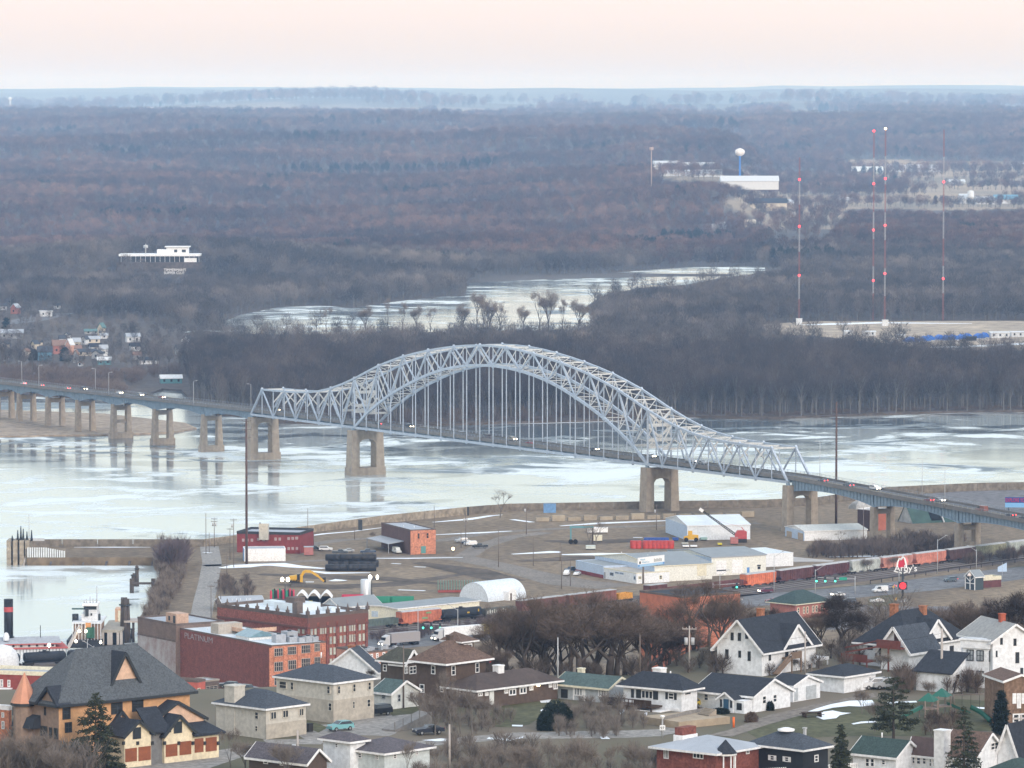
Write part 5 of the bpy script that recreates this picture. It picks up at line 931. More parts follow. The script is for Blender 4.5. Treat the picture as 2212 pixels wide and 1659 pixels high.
# ---- far bank and farther
def cot(u, v_, w, hh, yaw, wm, rm, label, rise=None, z=1.2, name='house', cat='house', dep=None, flat=False, grp=None):
    p = G(u, v_, z); k = F / p.y; wm_ = w / k; r = empty(name, p, R(yaw), label, cat, grp); d = dep or wm_ * .8; H_ = hh / k; b = MB(); rs = rise / k if rise is not None else H_ * .6
    b.box(0, wm_, 0, d, -2, H_, sk='01'); 
    if not flat: b.ext([(0, 0, H_), (wm_, 0, H_), (wm_ / 2, 0, H_ + rs)], (0, d, 0)) if yaw < 0 else b.ext([(0, 0, H_), (0, d, H_), (0, d / 2, H_ + rs)], (wm_, 0, 0))
    b.build('wall', wm, r); b = MB(); o = .5
    if flat: b.box(-o, wm_ + o, -o, d + o, H_, H_ + .5)
    elif yaw < 0:
        for a_, c in ((-o, wm_ / 2), (wm_ + o, wm_ / 2)): q = [(a_, -o, H_ - .1), (c, -o, H_ + rs + .2), (c, d + o, H_ + rs + .2), (a_, d + o, H_ - .1)]; b.ext(q, (0, 0, .25))
    else:
        for a_, c in ((-o, d / 2), (d + o, d / 2)): q = [(-o, a_, H_ - .1), (-o, c, H_ + rs + .2), (wm_ + o, c, H_ + rs + .2), (wm_ + o, a_, H_ - .1)]; b.ext(q, (0, 0, .25))
    b.build('roof', rm, r); n = max(1, int(wm_ / 4)); b = MB()
    for i in range(n): x = wm_ * (i + .5) / n; b.box(x - .6, x + .6, -.08, .02, H_ * .35, H_ * .35 + 1.5)
    b.build('window', GLS, r); return r
W1 = wall('far_white', (.62, .64, .66), .05); W2 = wall('far_cream', (.58, .52, .42), .08); W3 = wall('far_brick', (.36, .15, .12), .15); W4 = wall('far_blue', (.12, .28, .40), .1); W5 = wall('far_grey', (.33, .34, .35), .1); R1 = CHAR; R2 = SLATE; R3 = mat('rust_roof', (.22, .14, .11), .9); R4 = GRYR; R5 = wall('far_green_roof', (.10, .19, .19), .1)
# zoom frame of the far town: 760 px wide view, .19793 per pixel
def TZ(x, y): return x * .19793, 604.8 + y * .19793
for x, y, w, hh, yaw, wm, rm, lab in (
    (10, 330, 60, 45, 20, W1, R2, 'white house with porch beside the curving far road'), (115, 370, 75, 70, -35, W3, R4, 'pink brick house with white gable front above the far road'), (595, 315, 60, 38, 15, W1, R2, 'white house half hidden in trees beyond the far bus'),
    (5, 640, 215, 60, 4, W5, R4, 'long flat-roofed building with red corner at far town edge'), (10, 745, 65, 45, -30, W2, R2, 'cream gabled house low at far town edge'), (340, 760, 60, 65, -50, W2, R2, 'tall cream gable house with narrow front'), (400, 715, 60, 35, 20, W2, R1, 'cream house with dark roof behind the tall gable'),
    (235, 830, 70, 50, -30, W2, R3, 'house with brown half-roof near the blue building'), (35, 885, 45, 35, -20, W1, R3, 'tiny white gable peeking above the bushes'), (415, 880, 135, 95, 8, W4, R2, 'long bright blue two storey building'), (580, 810, 130, 95, 12, W3, R3, 'red brick house with rows of pale windows'),
    (715, 815, 65, 110, -40, wall('far_salmon', (.62, .36, .28), .1), W1, 'salmon and white narrow tall house'), (800, 745, 70, 70, 10, W2, R4, 'tan block behind salmon house'), (885, 705, 60, 60, -40, W1, R2, 'white steep gabled house in town middle'), (945, 690, 130, 45, 12, W2, R4, 'long cream house with pale roof'),
    (985, 790, 110, 60, 14, W1, R1, 'white house with dark roof at the town slope'), (785, 805, 95, 55, 15, W1, R3, 'white house with brown-black roof'), (850, 830, 180, 45, 10, W2, R2, 'wide cream house with broad grey roof'), (1065, 610, 60, 90, -35, W2, R5, 'tall cream chapel-like gable under green roof'),
    (925, 590, 140, 30, 8, W5, R5, 'long teal-roofed shed above the town'), (1000, 860, 90, 60, -25, W5, R2, 'grey house with steep dark gable'), (1095, 830, 75, 75, 18, W1, R4, 'white house beside big dark tree'), (1385, 680, 130, 60, 14, W1, R4, 'white house with pale snowy roof'), (1430, 775, 90, 50, 16, W1, R1, 'white house with navy roof'),
    (1525, 920, 180, 45, 10, W1, R1, 'long white house with dark windows near brown lawn'), (1460, 870, 70, 50, 12, W5, R3, 'grey-brown house left of town trees'), (1975, 720, 100, 70, -25, W1, R2, 'white church-like house with bright gable'), (1930, 820, 110, 70, 15, W5, R2, 'grey house with blue hip roof by the big wood'), (2160, 965, 60, 45, 10, W2, R4, 'cream house edge beside big wood'),
    (1065, 925, 130, 50, 5, mat('teal_panel', (.10, .25, .28), .7), W1, 'open teal pavilion with white flat roof'), (1755, 1130, 205, 55, 8, mat('teal_panel', ()), W1, 'teal boathouse with white roof by the frozen pool'), (850, 940, 40, 28, -20, W1, R3, 'small white shed among thicket bushes'), (800, 905, 45, 90, -20, W5, R3, 'narrow maroon gable beside utility pole'),
    (650, 700, 60, 60, 12, W1, R2, 'white house behind the red brick rows'), (700, 640, 50, 40, -30, W1, R2, 'small white gable high in the town'), (1100, 640, 70, 35, 12, W1, R4, 'low white cabin below the tall wood')):
    u, v_ = TZ(x, y); cot(u, v_, w * .225, hh * .19, yaw, wm, rm, lab, grp=None)
# club on the bluff with its hillside lettering
CW = wall('club_white', (.78, .80, .82), .03); p = AY(262, 566, 4290); k = F / 4290; zc = p.z; r = empty('club_building', p, 0, 'long white modern club building with flat roofs on wooded bluff', 'building')
w = 168 / k; MB().box(0, w, 0, 20, -14, 5.2).build('wall', GLS, r); b = MB().box(-2, w + 1, -3.5, 22, 5.2, 7.0); b.box(w * .58, w * .86, 0, 14, 7.0, 13.0); b.box(w * .56, w * .88, -1.5, 15, 13, 13.8); b.box(w * .46, w * .58, 0, 12, 7, 11); b.build('roof', CW, r)
b = MB().box(w * .81, w * .97, -2, 0, 0, 3.6)
for i in range(17): b.box(w * i / 16 - .14, w * i / 16 + .14, -1.0, -.6, 0, 5.2)
b.build('column', CW, r); MB().bar((w * .31, 5, 7), (w * .31, 5, 16), .7).lathe([(.3, 0), (2, .3), (2, 2.6), (.3, 3)], 8, 0, (w * .31, 5, 12)).build('mast', LAMP, r); MB().box(w * .68, w * .72, -.1, 0, 8.5, 11).box(w * .78, w * .83, -.1, 0, 8.5, 11).build('window', GLS, r)
gb = MB().box(-4, w + 6, -6, 24, -16, -.1); gb.build('terrace', LAND, r)
p = AY(354, 592, 4225); sg = empty('hillside_sign', p, 0, 'two rows of large white letters on the hillside below club', 'sign'); LT = mat('white_letters', (.85, .85, .85), .5)
for i, (s, dz) in enumerate((("TIMMERMAN'S", 2.6), ('SUPPER CLUB', 0.0))): o = text(s, 3.5, LT, sg, (0, 0, dz), (pi / 2, 0, 0), ext=.25); o.scale = (.86, .9, 1)
# ---------------------------------------------------------------- sheets on the ground: streets, lawns, snow
CONCG = mat('worn_concrete', (.27, .255, .235), .9, .15, .15, fine=1.0); GRASS = mat('winter_lawn', (.085, .085, .045), .95, .06, .35, fine=.8); GRV = mat('gravel_drive', (.20, .175, .15), .95, .1, .2, fine=1); BAL = mat('ballast', (.115, .095, .088), .95, .2, .25, fine=1)
def pl(name, T, pts, m, z): return poly(name, [G(T[0] + x * T[2], T[1] + y * T[2], z) for x, y in pts], m)
pl('pavement', A1, [(420, 1085), (360, 1050), (470, 960), (630, 960), (690, 945), (930, 870), (1150, 880), (1360, 870), (1300, 960), (1200, 1040), (1150, 1060), (830, 1050), (620, 1090), (560, 1130), (100, 1130), (60, 1090)], CONCG, 75.02)
pl('pavement', A0, [(1070, 1300), (1300, 1275), (1900, 1180), (2212, 1130), (2212, 1200), (1800, 1340), (1000, 1400)], CONCG, 75.02)
pl('road', A1, [(1350, 1110), (1700, 1075), (2212, 1030), (3212, 1010), (3500, 1000), (3500, 1060), (3212, 1075), (2212, 1085), (1700, 1130), (1300, 1160)], CONCG, 75.02)
pl('grass', A2, [(-200, 860), (-60, 790), (150, 715), (400, 700), (420, 760), (240, 900), (150, 960), (0, 985), (-150, 980)], GRASS, 75.03)
pl('grass', A1, [(440, 925), (560, 960), (620, 985), (540, 1030), (430, 985)], GRASS, 75.03); pl('grass', A1, [(1130, 830), (1420, 800), (1400, 860), (1180, 885)], GRASS, 75.03)
pl('grass', A2, [(1620, 885), (1830, 868), (1860, 890), (1740, 915), (1640, 912)], GRASS, 75.03)
pl('grass', A3, [(-250, 985), (150, 860), (420, 800), (900, 740), (1250, 760), (1650, 740), (1950, 760), (1960, 1010), (1300, 1060), (600, 1060), (0, 1100), (-100, 1075)], GRASS, 75.03)
pl('driveway', A2, [(1700, 1050), (1900, 1000), (2212, 880), (2600, 790), (2900, 730), (3120, 690), (3150, 720), (2900, 770), (2620, 845), (2212, 960), (1900, 1065)], GRV, 75.05)
pl('driveway', A2, [(1300, 960), (1440, 905), (1600, 850), (1630, 880), (1440, 960), (1430, 1030), (1290, 1060)], CONCG, 75.05)
for k, (T, P) in enumerate(((A3, [(290, 868), (420, 820), (540, 785), (700, 755), (900, 748), (930, 790), (820, 805), (700, 800), (560, 815), (430, 845)]), (A3, [(415, 895), (470, 850), (560, 838), (640, 855), (720, 860), (620, 880), (590, 905), (480, 918)]), (A3, [(720, 952), (800, 935), (930, 928), (940, 940), (800, 950), (740, 960)]),
    (A3, [(1020, 765), (1280, 755), (1290, 768), (1030, 778)]), (A3, [(1790, 808), (1940, 815), (1945, 828), (1850, 825), (1790, 818)]), (A2, [(240, 755), (340, 742), (320, 770), (250, 772)]), (A2, [(245, 835), (270, 825), (300, 845), (260, 855)]), (A2, [(1620, 895), (1680, 888), (1670, 905), (1630, 910)]), (A1, [(1430, 1095), (1600, 1080), (1740, 1085), (1700, 1100), (1560, 1105)]),
    (A2, [(-200, 1070), (0, 1085), (100, 1062), (90, 1078), (-10, 1100), (-220, 1085)]), (A2, [(925, 850), (960, 825), (975, 840), (940, 875)]), (A2, [(1140, 860), (1170, 855), (1165, 890), (1145, 895)]), (A2, [(0, 962), (95, 964), (90, 978), (0, 975)]), (A2, [(230, 975), (275, 962), (270, 990), (235, 990)]), (A2, [(760, 1065), (820, 1062), (850, 1085), (770, 1085)]))): pl('snow', T, P, SNOW, 75.09)
# industrial flat
def strip_px(name, P, w, m, z): return strip(name, [G(u, v, z) for u, v in P], w, m, z)
strip_px('road', [(452, 1180), (458, 1215), (450, 1260), (440, 1300), (432, 1345), (425, 1390)], 7, CONCG, 3.03)
strip_px('road', [(440, 1222), (540, 1218), (640, 1213), (760, 1208), (900, 1202), (1000, 1206), (1080, 1222), (1150, 1240), (1230, 1258), (1330, 1268)], [6, 6, 6, 7, 10, 14, 12, 14, 20, 20], GRV, 3.03)
strip_px('road', [(640, 1180), (740, 1166), (800, 1163), (860, 1170), (950, 1168), (1060, 1150), (1200, 1142), (1400, 1136), (1640, 1130)], 7, GRV, 3.03); strip_px('road', [(1000, 1204), (1040, 1180), (1100, 1160), (1180, 1150)], 8, GRV, 3.035)
PARK = mat('grey_lot', (.16, .155, .16), .95, .02, .12, fine=.3); poly('parking_lot', [G(u, v, 3.03) for u, v in [(1925, 1068), (2010, 1066), (2110, 1058), (2300, 1052), (2300, 1110), (2212, 1118), (2100, 1100), (1990, 1082)]], PARK)
strip_px('gravel', [(1880, 1062), (1950, 1062), (2112, 1053), (2300, 1047)], 22, mat('pale_gravel', (.42, .40, .38), .9, .1, .25), 3.02)
for P, w in (([(630, 1163), (700, 1153), (760, 1148), (830, 1139)], 2.5), ([(935, 1128), (1010, 1122), (1060, 1114), (1085, 1112)], 4), ([(940, 1155), (1030, 1151), (1106, 1147)], 4), ([(478, 1227), (520, 1223), (560, 1220), (600, 1219), (640, 1224), (700, 1228)], 9), ([(660, 1232), (710, 1238), (800, 1237)], 5), ([(800, 1206), (880, 1206), (1000, 1204)], 3),
             ([(1210, 1136), (1300, 1130), (1400, 1126), (1480, 1123)], 5), ([(1106, 1122), (1150, 1128)], 8), ([(1106, 1197), (1200, 1192), (1206, 1191)], 6), ([(1212, 1198), (1300, 1197), (1380, 1196)], 8), ([(714, 1255), (730, 1253), (748, 1254)], 6), ([(660, 1257), (678, 1257)], 6), ([(846, 1217), (866, 1218)], 5), ([(895, 1224), (920, 1225)], 5), ([(860, 1274), (918, 1276)], 6), ([(1368, 1161), (1388, 1161)], 5), ([(440, 1193), (456, 1194)], 6),
             ([(1790, 1203), (1900, 1201), (1960, 1203)], 5), ([(160, 1182), (250, 1182), (325, 1182)], 3), ([(1665, 1200), (1720, 1210), (1800, 1212)], 14)):
    strip_px('snow', P, [w * (.35 if i in (0, len(P) - 1) else .8 + .4 * (i % 2)) for i in range(len(P))], SNOW if w < 14 else mat('pale_gravel', ()), 3.07)
for P in ([(560, 1240), (700, 1246), (830, 1250), (960, 1262)], [(600, 1262), (720, 1268), (850, 1262), (1000, 1240)], [(900, 1215), (1010, 1232), (1100, 1255)], [(1120, 1212), (1240, 1206), (1400, 1204)], [(1180, 1168), (1260, 1172), (1390, 1166)]): strip_px('dirt', P, [5, 16, 12, 4][:len(P)], mat('dark_churned_dirt', (.10, .078, .06), .95, .06, .4, fine=.4), 3.04 + P[0][0] * 4e-5 - .02)
# highway and railway
HW = [(700, 1402), (860, 1388), (1000, 1374), (1106, 1362), (1300, 1338), (1480, 1316), (1659, 1292), (1800, 1283), (1960, 1268), (2060, 1255), (2212, 1236), (2350, 1222)]
strip_px('road', HW, [26] * 6 + [28] * 6, ASPH, 3.05); strip_px('verge', [(u, v - 10) for u, v in HW[5:]], 9, GRASS, 3.04)
pl('grass', B3, [(870, 930), (1000, 905), (1130, 895), (1190, 935), (1100, 975), (960, 1010), (860, 990)], GRASS, 3.06); pl('pavement', B3, [(1110, 940), (1200, 925), (1210, 960), (1120, 965)], CONCG, 3.08)
pl('parking_lot', B3, [(540, 990), (860, 985), (1120, 1000), (1600, 1000), (1600, 1200), (500, 1200)], PARK, 3.03)
TRK = [(-60, 1446), (160, 1434), (320, 1422), (550, 1392), (795, 1360), (1106, 1330), (1400, 1294), (1659, 1264), (1831, 1241), (1966, 1225), (2116, 1206), (2212, 1194), (2350, 1178)]
TW = [G(u, v, 3.1) for u, v in TRK]; strip('ballast', [p + Vector((0, -6, 0)) for p in TW], 27, BAL, 3.05)
RL = mat('rail_steel', (.20, .19, .19), .5); SLP = mat('sleepers', (.05, .04, .035), .9)
for k in (0, -5.5, -11, -16.5):
    b = MB()
    for a_, c in zip(TW[:-1], TW[1:]):
        for d in (-.75, .75): b.bar(a_ + Vector((0, k + d, .12)), c + Vector((0, k + d, .12)), .12, .2)
    o = b.build('railway_track', RL); tag(o, ('far siding track carrying the parked freight cars', 'second rail track in front of the parked freight cars', 'third rail track with nothing on it', 'nearest rail track beside the highway verge')[int(-k / 5.5 + .1)], 'railway track', 'parallel railway tracks')
    strip('sleepers', [p + Vector((0, k, .0)) for p in TW], 2.6, SLP, 3.09)
def trk(u, off=0.0):
    i = max(k for k in range(len(TRK) - 1) if TRK[k][0] <= u or k == 0); a_, c = TW[i] + Vector((0, off, 0)), TW[i + 1] + Vector((0, off, 0)); d = (c - a_).normalized(); t = along(a_, d, u, 4); return a_ + d * t, atan2(d.y, d.x)
BOG = mat('bogie', (.03, .028, .028), .8)
def bogies(r, L):
    for x in (L * .12, L * .88):
        b = MB()
        for dx_ in (-.9, .9):
            for y in (-.75, .75): b.tube((x + dx_, y - .08, .45), (x + dx_, y + .08, .45), .45, n=10)
        b.box(x - 1.5, x + 1.5, -.95, -.8, .3, .8).box(x - 1.5, x + 1.5, .8, .95, .3, .8).box(x - .4, x + .4, -.8, .8, .5, .9); b.build('bogie', BOG, r)
def railcar(u0, u1, kind, c, lab, off=0.0, mark=None, name=None):
    p, a_ = trk(u0, off); q, _ = trk(u1, off); d = (q - p); L = d.length; a_ = atan2(d.y, d.x); r = empty(name or {'hop': 'hopper_car', 'tank': 'tank_car', 'box': 'box_car', 'gon': 'gondola_car'}[kind], p + Vector((0, 0, .1)), a_, lab, 'freight car', 'freight cars parked on the railway'); m = c if not isinstance(c, tuple) else wall('car_%s' % '_'.join('%02d' % int(x * 99) for x in c), c, .3)
    bogies(r, L); b = MB(); z1 = 4.5
    if kind == 'hop':
        b.ext([(L * .02, -1.5, 2.6), (L * .09, -1.5, 1.2), (L * .91, -1.5, 1.2), (L * .98, -1.5, 2.6), (L * .98, -1.5, z1), (L * .02, -1.5, z1)], (0, 3.0, 0)); b.box(.2, L - .2, -1.4, 1.4, .95, 1.2)
        for k in range(15): x = L * (.05 + .9 * k / 14); b.box(x - .08, x + .08, -1.62, -1.5, 1.3, z1)
        b.build('body', m, r); MB().ext([(L * .03, -1.55, z1), (L * .03, 1.55, z1), (L * .03, .7, z1 + .35), (L * .03, -.7, z1 + .35)], (L * .94, 0, 0)).build('roof', wall('dusty_roof', (.42, .42, .42), .15), r)
        b = MB()
        for k in (.25, .5, .75): b.ext([(L * k - 1.6, -1.0, 1.2), (L * k + 1.6, -1.0, 1.2), (L * k + .5, -1.0, .5), (L * k - .5, -1.0, .5)], (0, 2, 0))
        b.build('hopper_chute', m, r)
    elif kind == 'tank':
        b.tube((.6, 0, 2.55), (L - .6, 0, 2.55), 1.5, n=20); b.tube((.25, 0, 2.55), (.6, 0, 2.55), 1.0, 1.5, n=20); b.tube((L - .6, 0, 2.55), (L - .25, 0, 2.55), 1.5, 1.0, n=20); b.build('tank', m, r); b = MB().tube((L / 2, 0, 4), (L / 2, 0, 4.5), .6, n=10); b.box(L / 2 - 1.6, L / 2 + 1.6, -.8, .8, 4.0, 4.12); b.build('hatch', m, r); MB().box(.1, L - .1, -1.3, 1.3, .85, 1.05).build('underframe', BOG, r)
    elif kind == 'box':
        b.box(.2, L - .2, -1.5, 1.5, 1.1, z1)
        for k in range(12): x = L * (.05 + .9 * k / 11); b.box(x - .07, x + .07, -1.58, -1.5, 1.15, z1)
        b.build('body', m, r); MB().box(.1, L - .1, -1.55, 1.55, z1, z1 + .12).build('roof', wall('dusty_roof', ()), r); MB().box(L * .4, L * .6, -1.66, -1.58, 1.2, z1 - .2).build('door', m, r)
    else:
        b.box(.2, L - .2, -1.5, -1.35, 1.1, 3.0).box(.2, L - .2, 1.35, 1.5, 1.1, 3).box(.2, .35, -1.35, 1.35, 1.1, 3).box(L - .35, L - .2, -1.35, 1.35, 1.1, 3).box(.2, L - .2, -1.35, 1.35, 1.1, 1.4)
        for k in range(14): x = L * (.05 + .9 * k / 13); b.box(x - .08, x + .08, -1.6, -1.5, 1.15, 3)
        b.build('body', m, r)
    if mark:
        b = MB()
        for (x0, x1, z0, z1_, mm) in mark: b.face([(L * x0, -1.64, z0), (L * x1, -1.64, z0), (L * x1, -1.64, z1_), (L * x0, -1.64, z1_)], mm)
        b.build('marking', [mat('yellow_patch', (.5, .33, .04), .6), mat('white_patch', (.5, .5, .46), .6), mat('green_patch', (.2, .32, .16), .6)], r)
    return r
TK = wall('tank_black', (.028, .032, .04), .3); TKB = wall('tank_brown', (.05, .03, .028), .2)
railcar(-40, 43, 'tank', TK, 'black tank car cut by the photo edge below riverboat'); railcar(50, 142, 'tank', TK, 'black tank car in front of white riverboat'); railcar(146, 250, 'tank', TK, 'shiny dark tank car in front of the towboat', mark=[(.45, .5, 2.0, 2.4, 0), (.25, .3, 2.2, 2.6, 1)]); railcar(253, 345, 'tank', TKB, 'brown-black tank car running behind the weathered brick building', mark=[(.2, .45, 2.2, 2.7, 1)])
railcar(770, 855, 'gon', (.10, .13, .12), 'dark green slatted gondola by the storehouse door'); railcar(860, 949, 'hop', (.52, .17, .10), 'faded orange hopper car with green patches before cream storehouse', mark=[(.6, .72, 3.4, 4.0, 2), (.5, .64, 1.8, 2.4, 2)]); railcar(952, 1038, 'tank', TK, 'black tank car with yellow spots at storehouse end', mark=[(.58, .64, 2.3, 2.8, 0), (.85, .88, 2.6, 3.4, 0)]); railcar(1042, 1110, 'gon', (.11, .12, .11), 'grey gondola with pale scrawled lettering', mark=[(.05 + .07 * k, .09 + .07 * k, 1.5, 2.5 + .3 * (k % 2), 1) for k in range(9)])
for k, (a_, c, kd, col_, lb) in enumerate(((1120, 1215, 'box', (.16, .07, .06), 'maroon box car behind bare trees, first after the half-round hut'), (1222, 1325, 'box', (.20, .08, .06), 'maroon box car below the pale blue wing'), (1328, 1360, 'gon', (.60, .30, .06), 'short orange-yellow car behind bare trees'), (1396, 1435, 'box', (.13, .05, .045), 'tall dark red car with rusty top below the billboard'), (1440, 1520, 'gon', (.15, .06, .05), 'dark red gondola below the white warehouse'), (1524, 1600, 'gon', (.14, .055, .05), 'dark red gondola next to the bright orange hopper'),
    (1604, 1671, 'hop', (.68, .20, .10), 'bright orange hopper car opposite the blue warehouse door'), (1676, 1752, 'hop', (.12, .05, .05), 'maroon hopper car right after the bright orange one'), (1755, 1829, 'hop', (.11, .045, .05), 'maroon hopper car beside the white hopper'), (1832, 1896, 'hop', (.50, .53, .50), 'dirty white hopper car between maroon and salmon ones'), (1899, 1966, 'hop', (.55, .26, .21), 'salmon hopper car with pale patches behind roadside sign'), (1970, 2038, 'hop', (.60, .24, .18), 'salmon-orange hopper car with snowy roof edge'), (2042, 2102, 'hop', (.10, .06, .06), 'dark brown hopper car near bridge ramp'), (2108, 2168, 'hop', (.30, .30, .20), 'khaki covered hopper car behind roadside brush'), (2172, 2250, 'hop', (.42, .46, .42), 'pale green covered hopper car leaving the photo'))): railcar(a_, c, kd, col_, lb)
b = MB(); pts = [G(u, v, 3) for u, v in [(1880, 1262), (2000, 1243), (2120, 1226), (2240, 1210)]]
for a_, c in zip(pts[:-1], pts[1:]):
    b.bar(a_ + Vector((0, 0, 1.3)), c + Vector((0, 0, 1.3)), .18, .35); n = 5
    for k in range(n): q = a_ + (c - a_) * k / n; b.bar(q, q + Vector((0, 0, 1.5)), .28)
tag(b.build('guard_rail', mat('dark_timber', (.045, .038, .036), .9)), 'dark timber guard rail between the tracks and the highway', 'guard rail')
# ---------------------------------------------------------------- vehicles
TYR = mat('tyre', (.015, .015, .016), .85); RIM = mat('wheel_rim', (.35, .36, .37), .35, metal=.6); HL = mat('headlight_lit', (1, .9, .7), .4, emit=(1, .85, .6), es=16); TL = mat('taillight_lit', (.9, .03, .03), .4, emit=(1, .05, .05), es=6); HLO = mat('headlight_off', (.5, .5, .5), .2); TLO = mat('taillight_off', (.25, .01, .01), .3)
def car(p, yaw, kind, c, lab, lit=0, group=None, s=1.0, name=None):
    r = empty(name or {'suv': 'suv', 'sedan': 'car', 'pickup': 'pickup_truck', 'van': 'van', 'hatch': 'car'}[kind], p, yaw, lab, {'suv': 'suv', 'sedan': 'car', 'pickup': 'pickup truck', 'van': 'van', 'hatch': 'car'}[kind], group); r.scale = (s, s, s)
    m = mat('paint_%s' % '_'.join('%03d' % int(x * 999) for x in c), c, .32, spec=.5)
    Lc, w, prof, gl = {'sedan': (4.7, .88, [(0, .35), (0, .75), (.25, .92), (1.5, .98), (2.2, 1.42), (3.4, 1.42), (4.1, 1.02), (4.65, .95), (4.7, .4)], [(1.62, 1.0), (2.25, 1.37), (3.36, 1.37), (3.98, 1.02)]),
        'hatch': (4.1, .86, [(0, .35), (0, .78), (.2, .95), (1.1, 1.02), (1.8, 1.5), (3.4, 1.5), (4.0, 1.05), (4.1, .4)], [(1.2, 1.05), (1.86, 1.45), (3.38, 1.45), (3.8, 1.05)]),
        'suv': (4.9, .95, [(0, .4), (0, .9), (.15, 1.12), (1.3, 1.2), (1.95, 1.78), (4.5, 1.78), (4.85, 1.2), (4.9, .45)], [(1.42, 1.22), (2.0, 1.7), (4.4, 1.7), (4.7, 1.22)]),
        'pickup': (5.8, .98, [(0, .45), (0, .95), (.15, 1.15), (1.5, 1.2), (2.1, 1.85), (3.5, 1.85), (3.75, 1.25), (5.8, 1.22), (5.8, .5)], [(1.6, 1.24), (2.15, 1.78), (3.42, 1.78), (3.62, 1.24)]),
        'van': (5.4, 1.0, [(0, .4), (0, 1.0), (.9, 1.25), (1.5, 2.15), (5.3, 2.2), (5.4, .45)], [(.98, 1.3), (1.5, 2.0), (2.6, 2.0), (2.6, 1.3)])}[kind]
    b = MB(); n = len(prof); nar = [w if z < 1.25 else w * .84 for x, z in prof]; i = len(b.v)
    for sg in (-1, 1): b.v += [(x, sg * q, z) for (x, z), q in zip(prof, nar)]
    b.f.append(tuple(range(n))); b.f.append(tuple(range(2 * n - 1, n - 1, -1))); b.m += [0, 0]; b.s += [False] * 2
    for k in range(n): b.f.append((k, n + k, n + (k + 1) % n, (k + 1) % n)); b.m.append(0); b.s.append(False)
    b.build('body', m, r); g = MB(); z0 = gl[0][1]
    for sg in (-1, 1): q = [(x, sg * (w + .012 if z < z0 + .1 else w * .84 + .03), z) for x, z in gl]; g.face(q if sg < 0 else q[::-1])
    (xa, za), (xb, zb) = gl[0], gl[1]; g.face([(xa - .02, -w * .9, za + .04), (xb - .06, -w * .78, zb + .05), (xb - .06, w * .78, zb + .05), (xa - .02, w * .9, za + .04)]); (xa, za), (xb, zb) = gl[3], gl[2]
    if kind not in ('van',): g.face([(xa + .12, w * .88, za + .05), (xb + .1, w * .78, zb + .04), (xb + .1, -w * .78, zb + .04), (xa + .12, -w * .88, za + .05)])
    g.build('window', GLS, r)
    for x in (Lc * .19, Lc * .8):
        for sg in (-1, 1): wh = MB().tube((x, sg * (w - .16), .34), (x, sg * (w + .02), .34), .34, n=12).build('wheel', TYR, r); MB().tube((x, sg * (w + .02), .34), (x, sg * (w + .04), .34), .2, n=8).build('rim', RIM, wh)
    k = .11 if not lit else .17
    for sg in (-1, 1): MB().box(-.05, .02, sg * w * .72 - k * 1.3, sg * w * .72 + k * 1.3, .78 - k, .78 + k).build('headlight', HL if lit == 1 else HLO, r); MB().box(Lc - .02, Lc + .05, sg * w * .8 - k, sg * w * .8 + k, .88 - k, .88 + k).build('taillight', TL if lit == 2 else TLO, r)
    return r
BKC = (.012, .014, .018); WHC = (.70, .71, .72); SIL = (.38, .40, .42); RDC = (.22, .03, .03); NVY = (.03, .05, .09)
def zc(T, x, y, z): return G(T[0] + x * T[2], T[1] + y * T[2], z)
car(zc(A1, 935, 893, 75.05), R(38), 'suv', BKC, 'black suv parked by the off-white cottage'); car(zc(A1, 632, 1020, 75.05), R(35), 'hatch', (.18, .40, .42), 'pale teal hatchback parked in the concrete court'); car(zc(A1, 1368, 1050, 75.05), R(25), 'sedan', (.02, .025, .04), 'dark blue sedan at the street edge behind bare branches')
car(zc(A3, 805, 655, 75.05), R(20), 'suv', WHC, 'white suv with dark windows parked behind the wide garage'); car(zc(A3, 900, 655, 75.05), R(20), 'suv', (.4, .41, .42), 'silver suv half hidden by the pine'); car(zc(A2, 1485, 830, 75.05), R(60), 'hatch', (.55, .42, .05), 'yellow small car tucked between white houses')
zt = PD.z + PD.h + .1
for k, (x, lb, c) in enumerate(((-300, 'dark grey car on the parking deck next to red warehouse', (.04, .05, .055)), (-175, 'dark suv on the parking deck nearest the corner', (.03, .04, .045)))): q = AY(A1[0] + x * .25, 1325 + (615 + k * 20) * .25, 1262 - k * 14); car(Vector((q.x, q.y, zat(q.x, q.y, 1325 + (640 + 25 * k) * .25))), R(-30), 'suv', c, lb)
